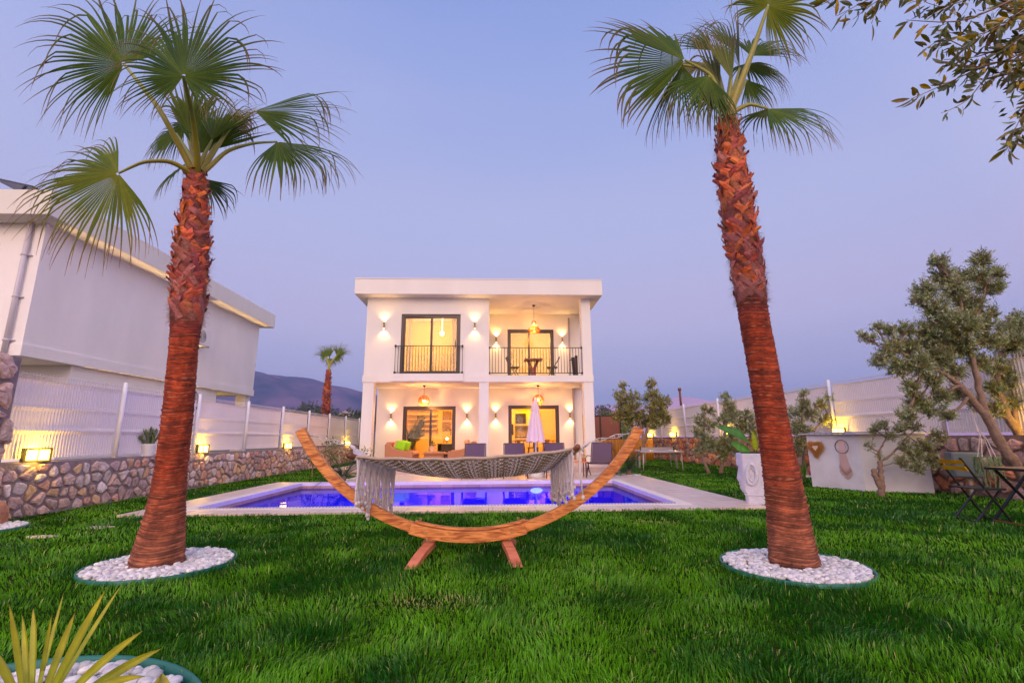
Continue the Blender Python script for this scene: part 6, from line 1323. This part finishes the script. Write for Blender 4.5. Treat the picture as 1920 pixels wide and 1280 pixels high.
# overhanging branch close to the camera, top right
ob = thing('olive_tree', 'nearest olive tree, only its overhanging leafy branches showing at the top right corner', 'tree', (3.05, 1.75, 0))
rr = np.random.default_rng(77); mb = MB(); lv = MB(); YB_ = 1.75
def near_branch(pts, r0, n, spreadf=1.0, both=True, ll=0.05):
    P = [PY(a, b, YB_+c) for a, b, c in pts]; Q = resample(P, 16); mb.tube(Q, np.linspace(r0, 0.0012, 16), 6)
    n = int(n*1.5)
    for k in range(n):
        t_ = (k+rr.random())/n; i = min(14, int(t_*15)); p = Q[i]+(Q[i+1]-Q[i])*(t_*15-i); d = Q[i+1]-Q[i]; d /= np.linalg.norm(d); s_ = rr.normal(0, 1, 3); s_ -= d*np.dot(s_, d); s_ /= np.linalg.norm(s_); e = d*rr.uniform(0.3, 1.0)+s_*0.8+np.array([0, 0, -0.15]); e /= np.linalg.norm(e); w_ = np.cross(e, rr.normal(0, 1, 3)); w_ /= np.linalg.norm(w_); nn = np.cross(e, w_)
        L_ = ll*rr.uniform(0.8, 1.5); hw_ = L_*rr.uniform(0.10, 0.16); V = []; 
        for q, (u, w2) in enumerate(((0, 0.06), (0.12, 0.45), (0.35, 0.95), (0.62, 1.0), (0.85, 0.55), (1, 0.03))):
            c = p+e*(0.012+u*L_)+nn*L_*0.10*math.sin(u*3); V += [c-w_*hw_*w2, c+nn*hw_*0.2*w2, c+w_*hw_*w2]
        col = np.array([S(150, 134, 24), S(104, 112, 40), S(120, 128, 84), S(180, 148, 18), S(112, 92, 40), S(84, 96, 54), S(136, 142, 110)][rr.integers(7)])*rr.uniform(0.55, 1.25)
        lv.add(V, [f for q in range(5) for f in ((3*q, 3*q+1, 3*q+4, 3*q+3), (3*q+1, 3*q+2, 3*q+5, 3*q+4))], col)
BR = [([(2010, -60, 0.1), (1900, 0, 0), (1800, 45, -0.05), (1700, 38, -0.08)], 0.009, 62), ([(2010, -20, 0.1), (1900, 40, 0.05), (1830, 70, 0), (1770, 60, 0)], 0.007, 56), ([(2000, 30, 0.1), (1900, 80, 0.05), (1830, 110, 0), (1770, 112, 0)], 0.006, 50), ([(1990, 50, 0), (1900, 110, 0.0), (1830, 128, 0), (1755, 116, 0)], 0.005, 40),
      ([(1850, 120, 0), (1790, 150, 0), (1740, 172, 0), (1708, 186, 0)], 0.003, 36), ([(1845, 150, 0.05), (1815, 188, 0.02), (1785, 205, 0.02), (1765, 212, 0.02)], 0.0025, 12), ([(1990, 100, 0), (1930, 120, 0.02), (1880, 140, 0), (1835, 150, 0)], 0.004, 44), ([(1990, 130, 0), (1930, 150, 0), (1900, 150, 0)], 0.004, 28),
      ([(1960, 150, 0.05), (1930, 200, 0.02), (1905, 235, 0), (1890, 285, 0)], 0.003, 34), ([(1960, 180, 0.05), (1935, 220, 0), (1905, 265, 0), (1880, 262, 0)], 0.003, 22), ([(2000, -60, 0), (1860, -20, 0), (1760, 20, 0), (1720, -5, 0)], 0.005, 44), ([(1900, -60, 0), (1760, -30, 0), (1650, -12, 0), (1570, 30, 0)], 0.005, 46), ([(1760, -50, 0.02), (1680, -20, 0), (1640, 5, 0), (1600, 36, 0)], 0.004, 34), ([(1700, -60, 0.03), (1600, -25, 0.03), (1540, 10, 0.03)], 0.003, 26), ([(1760, -30, 0), (1650, -5, 0), (1634, 45, 0)], 0.003, 14), ([(1990, -60, -0.1), (1920, 20, -0.1), (1850, 60, -0.1), (1800, 95, -0.05)], 0.005, 60), ([(1990, 0, -0.1), (1930, 60, -0.05), (1880, 95, -0.05)], 0.004, 50), ([(1830, 100, 0), (1770, 70, 0), (1730, 95, 0)], 0.003, 18), ([(1860, -40, 0.05), (1800, 0, 0.05), (1760, 25, 0.05)], 0.003, 26)]
for pts, r0, n in BR: near_branch(pts, r0, n)
st_ = [PY(p[0][0], p[0][1], YB_+p[0][2]) for p, _, _ in BR]; hub_ = np.array([2.95, 1.78, 2.55])
for s_, (p, r0, n) in zip(st_, BR): mid = (s_+hub_)/2+np.array([0, 0, 0.12]); mb.tube(resample([hub_, mid, s_], 7), np.linspace(0.016, r0, 7), 6)
part('trunk', MB().tube(resample([(3.05, 1.75, -0.05), (3.1, 1.75, 0.9), (2.98, 1.76, 1.7), hub_, (3.1, 1.7, 3.3)], 24), np.linspace(0.11, 0.03, 24)*(1+0.08*np.sin(np.arange(24)*1.7)), 12), M_olivebark, ob, smooth=True)
lb2 = MB(); leafball(lb2, (3.25, 1.75, 2.9), (0.55, 0.7, 0.5), 1500, 0.07, [S(104, 112, 40), S(120, 128, 84), S(84, 96, 54)], 78); part('crown', lb2, M_leafv, ob)
part('twigs', mb, M_olivebark, ob, smooth=True); part('leaves', lv, M_leafv, ob)

# ================================================================== SAGO PALMS and small shrubs
def sago(loc, R_, n, label, cols, seed, name='sago_palm', up_=0.9, trunk=True):
    rr = np.random.default_rng(seed); t = thing(name, label, 'plant', (*loc, 0)); c = np.array([*loc, 0.10])
    part('stem', MB().ball((loc[0], loc[1], 0.06), (0.08, 0.08, 0.11), 10, jit=0.1), M_olivebark, t, smooth=True); mb = MB()
    for k in range(n):
        a_ = k*2.4+rr.uniform(-0.3, 0.3); el_ = rr.uniform(0.35, 1.45)*up_; d = np.array([math.cos(a_)*math.cos(el_), math.sin(a_)*math.cos(el_), math.sin(el_)]); P = [c]; L_ = R_*rr.uniform(0.75, 1.1)
        for q in range(12): d = d+np.array([0, 0, -0.085]); d /= np.linalg.norm(d); P.append(P[-1]+d*L_/12)
        P = np.array(P); mb.tube(P, np.linspace(0.007, 0.003, 13), 4, col=np.array(cols[0])*1.3); s_ = np.cross(d, (0, 0, 1)); s_ /= np.linalg.norm(s_)+1e-9
        for q in range(2, 13):
            for h_ in (0, 0.5):
                p = P[q] if h_ == 0 or q == 12 else (P[q]+P[q+1])/2; tn = P[q]-P[q-1]; tn /= np.linalg.norm(tn); ll = L_*0.26*math.sin(math.pi*(0.12+0.80*(q+h_)/13))
                for sg in (-1, 1): e = s_*sg*0.8+tn*0.6+np.array([0, 0, 0.15]); e /= np.linalg.norm(e); w_ = tn*0.006; mb.add([p-w_, p+w_, p+e*ll], [(0, 1, 2)], np.array(cols[rr.integers(len(cols))])*rr.uniform(0.7, 1.3))
    part('fronds', mb, M_leafv, t); return t
DKG = [S(44, 72, 30), S(62, 84, 34), S(36, 60, 30)]
sago((3.62, 12.9), 0.62, 30, 'low dark sago palm right of the pool terrace beside the hammock arm', DKG, 51)
sago((-3.55, 11.75), 0.80, 30, 'dark spiky sago palm left of the pool behind the curved hammock arm', DKG, 52)
def shrub(loc, h_, r_, n, label, cols, seed, leaf=0.09, name='shrub'):
    t = thing(name, label, 'shrub', (*loc, 0)); mb = MB().tube([(loc[0], loc[1], 0), (loc[0]+0.02, loc[1], h_*0.5), (loc[0], loc[1], h_*0.9)], [0.018, 0.012, 0.005], 6); part('stem', mb, M_olivebark, t)
    m2 = MB(); leafball(m2, (loc[0], loc[1], h_*0.66), (r_, r_, h_*0.36), n, leaf, cols, seed); part('leaves', m2, M_leafv, t); return t
GL = [S(70, 96, 34), S(96, 116, 40), S(54, 80, 32)]
shrub((-5.1, 14.0), 0.85, 0.22, 170, 'thin young leafy shrub left of the curved hammock arm', GL, 61)
shrub((-4.35, 13.2), 1.10, 0.26, 240, 'pale tipped young shrub rising behind the sago palm on the left', [S(120, 124, 66), S(90, 104, 44), S(140, 132, 84)], 62)
shrub((-3.95, 14.9), 0.75, 0.30, 200, 'low leafy shrub at the left corner of the porch', GL, 63)
shrub((5.05, 20.6), 0.85, 0.16, 70, 'tiny sapling in front of the orange reed screen', DKG, 64)
shrub((-3.4, 24.0), 1.9, 0.3, 300, 'green shrub seen in the slot between the left pillar and the porch wall', GL, 65)
cg = thing('canna_plant', 'slender bright green plant at the foot of the slim olive tree', 'plant', (7.3, 11.2, 0)); mb = MB(); p0 = PZ(1506, 900); rr = np.random.default_rng(3)
for k in range(9):
    a_ = rr.uniform(0, 6.28); e = np.array([0.10*math.cos(a_), 0.1*math.sin(a_), rr.uniform(0.3, 0.75)]); b_ = np.array([7.3, 11.2, 0.0]); w_ = np.array([0.022*math.sin(a_), -0.022*math.cos(a_), 0]); mb.add([b_, b_+e*0.5-w_, b_+e, b_+e*0.5+w_], [(0, 1, 2, 3)], np.array(S(110, 170, 30))*rr.uniform(0.6, 1.2))
part('leaves', mb, M_leafv, cg)
gd = thing('garden_lamp', 'small glowing ground lamp by the far end of the left stone wall', 'lamp', (-5.2, 20.4, 0)); part('post', MB().box(-5.23, -5.17, 20.37, 20.43, 0, 0.3), M_black, gd); part('lit_head', MB().box(-5.30, -5.10, 20.33, 20.47, 0.301, 0.42), M_flood, gd, bevel=0.01); lamp('POINT', (-5.2, 20.2, 0.5), 6, (1, 0.62, 0.1), gd, 0.05)

# ================================================================== REED SCREEN, GATE, FAR SCENERY
rs = thing('reed_screen', 'golden reed screen between the villa and the right stone wall', 'fence', (5.0, 22.0, 0)); mb = MB(); rr = np.random.default_rng(5); x = 3.7
while x < 7.25: w_ = rr.uniform(0.012, 0.02); mb.tube([(x, 21.6+rr.uniform(-0.008, 0.008), 0), (x+rr.uniform(-0.01, 0.01), 21.6, 0.92+rr.uniform(-0.02, 0.02))], w_, 5, col=np.array(S(224, 150, 48))*rr.uniform(0.6, 1.15)); x += w_*1.7
part('reeds', mb, mat('golden_reed', S(220, 150, 60), rough=0.7, vcol=True), rs, smooth=True)
part('wire', MB().bar((3.7, 21.57, 0.25), (7.2, 21.57, 0.25), 0.006).bar((3.7, 21.57, 0.7), (7.2, 21.57, 0.7), 0.006), M_brass, rs)
gt2 = thing('gate', 'brown metal gate of wide vertical panels behind the reed screen', 'gate', (5.0, 24.2, 0)); M_gate = mat('red_brown_sheet', S(128, 66, 56), rough=0.5, noise=0.1, nscale=3)
part('panel', MB().box(4.3, 5.42, 24.2, 24.24, 0.3, 2.05), M_gate, gt2); part('panel', MB().box(5.50, 6.45, 24.2, 24.24, 0.3, 2.05), M_gate, gt2); part('frame', MB().box(5.421, 5.499, 24.18, 24.26, 0, 2.1).box(6.451, 6.53, 24.18, 24.26, 0, 2.1).box(4.3, 5.42, 24.18, 24.26, 2.051, 2.13).box(5.5, 6.45, 24.18, 24.26, 2.051, 2.13), M_black, gt2)
iv = thing('ivy_pillar', 'narrow bright green climbing plant beside the brown gate', 'plant', (6.7, 24.0, 0)); mb = MB(); leafball(mb, (6.72, 24.0, 1.4), (0.22, 0.15, 0.75), 420, 0.10, [S(110, 150, 20), S(80, 120, 20), S(140, 160, 30)], 6); part('leaves', mb, M_leafv, iv); part('stem', MB().tube([(6.72, 24, 0), (6.72, 24, 1.8)], 0.02, 6), M_olivebark, iv)
# trees beyond the fences
def far_tree(x, y, h_, r_, label, seed, cols, lf_=0.5, n=900):
    t = thing('tree', label, 'tree', (x, y, 0), 'trees beyond the garden fences'); part('trunk', MB().tube([(x, y, 0), (x+0.1, y, h_*0.6)], [r_*0.09, r_*0.05], 7), M_olivebark, t); mb = MB(); rr = np.random.default_rng(seed)
    for k in range(9): leafball(mb, (x+rr.uniform(-0.6, 0.6)*r_, y+rr.uniform(-0.5, 0.5)*r_, h_*rr.uniform(0.45, 0.85)), (r_*0.5, r_*0.5, h_*0.17), n//9, lf_, cols, seed*10+k)
    part('crown', mb, M_leafv, t); return t
FT = [S(70, 84, 62), S(56, 74, 58), S(86, 92, 60)]
for i, (px_, py_, Y, h_, lab) in enumerate(((556, 765, 62, 4.6, 'dark bushy tree beyond the left fence, leftmost of the far trees'), (577, 762, 66, 5.2, 'dark bushy tree beyond the left fence, just left of the distant palm'), (598, 768, 60, 4.3, 'low dark tree directly behind the distant palm trunk'), (626, 770, 64, 5.0, 'dark tree between the distant palm and the far gabled house'), (640, 781, 56, 3.0, 'low shrubby tree in front of the far gabled house'), (668, 773, 58, 4.6, 'dark tree beside the left pillar of the villa beyond the fence'), (690, 776, 60, 4.2, 'dark tree mostly hidden behind the left pillar of the villa'))):
    p = PY(px_, py_, Y); far_tree(p[0], Y, p[2]+0.6, 1.9, lab, 80+i, FT, 0.42)
p = PY(1140, 775, 60); far_tree(p[0], 60, p[2]+1.2, 2.2, 'dark round topped tree standing alone against the pink horizon right of the villa', 90, [S(66, 62, 74), S(56, 56, 70)], 0.4, 1300)
for i, (px_, Y, h_, lab) in enumerate(((1128, 34, 2.7, 'olive green hedge tree above the left part of the brown gate'), (1148, 33, 3.0, 'olive green hedge tree above the right part of the brown gate'), (1168, 35, 2.9, 'olive green hedge tree behind the round bushy olive tree'))):
    p = PY(px_, 790, Y); far_tree(p[0], Y, h_, 1.2, lab, 95+i, [S(96, 104, 60), S(110, 112, 52)], 0.22)
# far gabled house
p = PY(649, 775, 85); gx_ = p[0]; gh = thing('gabled_house', 'small distant house with a pale gable among the trees beyond the left fence', 'house', (gx_, 85, 0))
part('wall', MB().prism([(gx_-1.6, 0), (gx_+1.6, 0), (gx_+1.6, 4.3), (gx_, 5.4), (gx_-1.6, 4.3)], 'y', 84, 92), mat('far_brick', S(176, 138, 128), rough=0.9), gh)
part('roof', MB().prism([(gx_-2.0, 4.15), (gx_, 5.55), (gx_+2.0, 4.15), (gx_+2.0, 4.4), (gx_, 5.8), (gx_-2.0, 4.4)], 'y', 83.7, 92.3), mat('far_roof', S(205, 180, 176), rough=0.8), gh); part('window', MB().box(gx_+0.2, gx_+0.5, 83.97, 83.995, 3.9, 4.3), M_black, gh)
# hills
def hills(name, prof, dist, depth, m, seed, rough_=1.0):
    rr = np.random.default_rng(seed); A0 = np.array([a for a, _ in prof]); E0 = np.array([e for _, e in prof]); na, nd = 260, 40; V = []
    az_ = np.linspace(A0[0], A0[-1], na)
    ph = rr.uniform(0, 6.28, 12)
    for j in range(nd):
        f = j/(nd-1); d_ = dist+depth*f
        for i, a_ in enumerate(az_):
            top = math.tan(R(np.interp(a_, A0, E0)))*(dist+depth*0.7); e = math.sin(min(1, f/0.7)*math.pi/2)**0.85 if f <= 0.7 else math.cos((f-0.7)/0.3*math.pi/2)
            nz = sum(math.sin(a_*R(1)*(18+13*k)+f*(4+3*k)+ph[k])/(1.6+k) for k in range(8)); z = top*e*(1+0.055*nz*(1-0.75*(abs(f-0.7) < 0.12)))+top*0.006*nz*rough_
            V.append((d_*math.sin(R(a_)), d_*math.cos(R(a_)), max(z, -3)))
    F = [(j*na+i, j*na+i+1, (j+1)*na+i+1, (j+1)*na+i) for j in range(nd-1) for i in range(na-1)]
    return struct(name, MB().add(V, F), m, smooth=True)
M_hill = mat('haze_tinted_hillside', S(40, 52, 88), rough=1.0, noise=0.35, nscale=0.007, col2=S(104, 78, 104), spec=0.0)  # blue of the distant haze is mixed into the scrub's own colour
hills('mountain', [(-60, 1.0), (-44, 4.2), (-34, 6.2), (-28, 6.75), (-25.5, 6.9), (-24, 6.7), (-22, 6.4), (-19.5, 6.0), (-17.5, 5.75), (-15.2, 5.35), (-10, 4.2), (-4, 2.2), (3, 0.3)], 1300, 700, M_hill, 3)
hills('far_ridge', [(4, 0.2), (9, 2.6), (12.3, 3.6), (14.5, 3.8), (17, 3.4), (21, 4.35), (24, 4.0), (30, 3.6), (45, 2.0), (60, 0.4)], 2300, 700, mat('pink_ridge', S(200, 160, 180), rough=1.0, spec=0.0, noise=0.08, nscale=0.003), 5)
hz = bpy.data.materials.new('evening_air'); hz.use_nodes = True; hz.node_tree.nodes.clear(); ho = hz.node_tree.nodes.new('ShaderNodeOutputMaterial'); hv = hz.node_tree.nodes.new('ShaderNodeVolumePrincipled')
hv.inputs['Color'].default_value = (0.40, 0.56, 1.0, 1); hv.inputs['Density'].default_value = 0.00030; hv.inputs['Anisotropy'].default_value = 0.0; hz.node_tree.links.new(hv.outputs[0], ho.inputs['Volume'])
hb = part('haze', MB().box(-3700, 3700, -3700, 3700, -2.6, 340), hz); hb['kind'] = 'stuff'
# ================================================================== GRASS
def sstep(a, b, x): t = np.clip((x-a)/(b-a), 0, 1); return t*t*(3-2*t)
gr_ = np.random.default_rng(99)
def vnoise(x, y, s, seed):
    r_ = np.random.default_rng(seed); G = r_.random((64, 64)); x = x/s; y = y/s; xi, yi = np.floor(x).astype(int), np.floor(y).astype(int); fx, fy = x-xi, y-yi; fx = fx*fx*(3-2*fx); fy = fy*fy*(3-2*fy)
    g = lambda a, b: G[a % 64, b % 64]
    return (g(xi, yi)*(1-fx)+g(xi+1, yi)*fx)*(1-fy)+(g(xi, yi+1)*(1-fx)+g(xi+1, yi+1)*fx)*fy
cell = 0.5; xs, ys = [], []
for gx_i in range(int((8.5+6.4)/cell)):
    for gy_i in range(int((24.0-0.6)/cell)):
        cx_ = -6.4+(gx_i+0.5)*cell; cy_ = 0.6+(gy_i+0.5)*cell
        if abs(cx_)/cy_ > 1.45 and abs(cx_) > 1.2+1.45*cy_: continue
        d = max(2.0, math.hypot(cx_, cy_)); n = int(7000*(2.6/max(2.6, d))**1.75*cell*cell); xs.append(cx_+gr_.uniform(-0.5, 0.5, n)*cell); ys.append(cy_+gr_.uniform(-0.5, 0.5, n)*cell)
gx = np.concatenate(xs); gy = np.concatenate(ys)
keep = ~((gx > DX0+0.03) & (gx < DX1-0.03) & (gy > DY0+0.02) & (gy < 11.58)); keep &= ~((gx > -3.72) & (gx < DX1) & (gy > 11.5) & (gy < 12.60)); keep &= ~((gx > -3.6) & (gx < 3.3) & (gy > 12.5) & (gy < 14)); keep &= ~((gx > -4.6) & (gx < 3.64) & (gy > 13.92))
for bx_, by_, br_ in BEDS: keep &= ((gx-bx_)**2+(gy-by_)**2 > (br_+0.004)**2)
for bx_, by_, br_ in STEPS: keep &= (((gx-bx_)/br_)**2+((gy-by_)/(br_*0.6))**2 > 1)
keep &= gx > WLX+0.03; keep &= ~((gx < -6.18) & (gy < 6.44))
sR = (gy-RW0[1])/rd[1]; wallx = RW0[0]+rd[0]*sR; keep &= gx < wallx-0.05
def inpoly(P): 
    r_ = np.zeros(len(gx), bool); n_ = len(P)
    for i in range(n_):
        (x1, y1), (x2, y2) = P[i], P[(i+1) % n_]; c = ((y1 > gy) != (y2 > gy)) & (gx < (x2-x1)*(gy-y1)/(y2-y1+1e-12)+x1); r_ ^= c
    return r_
keep &= ~inpoly([tuple(p) for p in q4])
# thin worn patch near the hammock
wx, wy = PZ(800, 1130)[:2]; worn = np.exp(-(((gx-wx)/0.22)**2+((gy-wy)/0.13)**2)); wx2, wy2 = PZ(1230, 978)[:2]; worn2 = np.exp(-(((gx-wx2)/0.25)**2+((gy-wy2)/0.12)**2)); keep &= gr_.random(len(gx)) > 0.4*np.maximum(worn, worn2)
gx, gy = gx[keep], gy[keep]; n = len(gx); d = np.hypot(gx, gy)
clump = vnoise(gx, gy, 0.28, 1)*0.5+vnoise(gx, gy, 0.11, 2)*0.3+vnoise(gx, gy, 0.9, 3)*0.35
hgt = (0.014+0.046*clump)*gr_.uniform(0.55, 1.25, n)*np.where(gr_.random(n) < 0.012, 1.8, 1.0)
hgt *= 1-0.35*sstep(8, 16, d); hgt *= 1-0.55*np.maximum(worn[keep], worn2[keep])
wid = np.maximum(0.0026, 0.00066*d)*gr_.uniform(0.7, 1.3, n)
lx = (vnoise(gx, gy, 0.22, 4)-0.5)*2.6+gr_.normal(0, 0.55, n); ly = (vnoise(gx, gy, 0.22, 5)-0.5)*2.6+gr_.normal(0, 0.55, n)-0.1
an = gr_.uniform(0, 2*math.pi, n); wx_, wy_ = np.cos(an)*wid, np.sin(an)*wid
lean = 0.50*hgt; V = np.zeros((n, 5, 3))
V[:, 0] = np.stack([gx-wx_, gy-wy_, np.full(n, -0.002)], 1); V[:, 1] = np.stack([gx+wx_, gy+wy_, np.full(n, -0.002)], 1)
mxx, myy = gx+lx*lean*0.35, gy+ly*lean*0.35
V[:, 2] = np.stack([mxx+wx_*0.8, myy+wy_*0.8, hgt*0.6], 1); V[:, 3] = np.stack([mxx-wx_*0.8, myy-wy_*0.8, hgt*0.6], 1); V[:, 4] = np.stack([gx+lx*lean, gy+ly*lean, hgt*(1-0.16*np.minimum(2, np.hypot(lx, ly)))], 1)
ga, gb, gc_ = np.array([0.010, 0.12, 0.003]), np.array([0.17, 0.48, 0.014]), np.array([0.42, 0.46, 0.14])
mixv = np.clip((vnoise(gx, gy, 0.45, 6)-0.5)*1.1+(vnoise(gx, gy, 1.6, 7)-0.5)*0.5+(vnoise(gx, gy, 0.16, 8)-0.5)*0.5+0.28+gr_.random(n)**3*0.6, 0, 1)[:, None]; col = ga*(1-mixv)+gb*mixv
yel = (gr_.random(n) < 0.03+0.75*np.maximum(worn[keep], worn2[keep]))[:, None]; col = np.where(yel, gc_, col)*gr_.uniform(0.75, 1.25, (n, 1))
idx = np.arange(n)[:, None]*5
M_grass = mat('lawn_grass', (0.03, 0.16, 0.01), rough=0.42, vcol=True, trans=0.35, spec=0.4)
mb = MB(); mb.v.append(V.reshape(-1, 3)); mb.n = n*5; mb.c.append(np.repeat(col, 5, axis=0)); mb.hasc = True
mb.f.append(idx+np.array([[0, 1, 2, 3]])); mb.f.append(idx+np.array([[3, 2, 4]]))
tag(part('grass', mb, M_grass), 'thick short green lawn grass covering the garden', 'grass', kind='stuff')
print('GRASS blades', n)
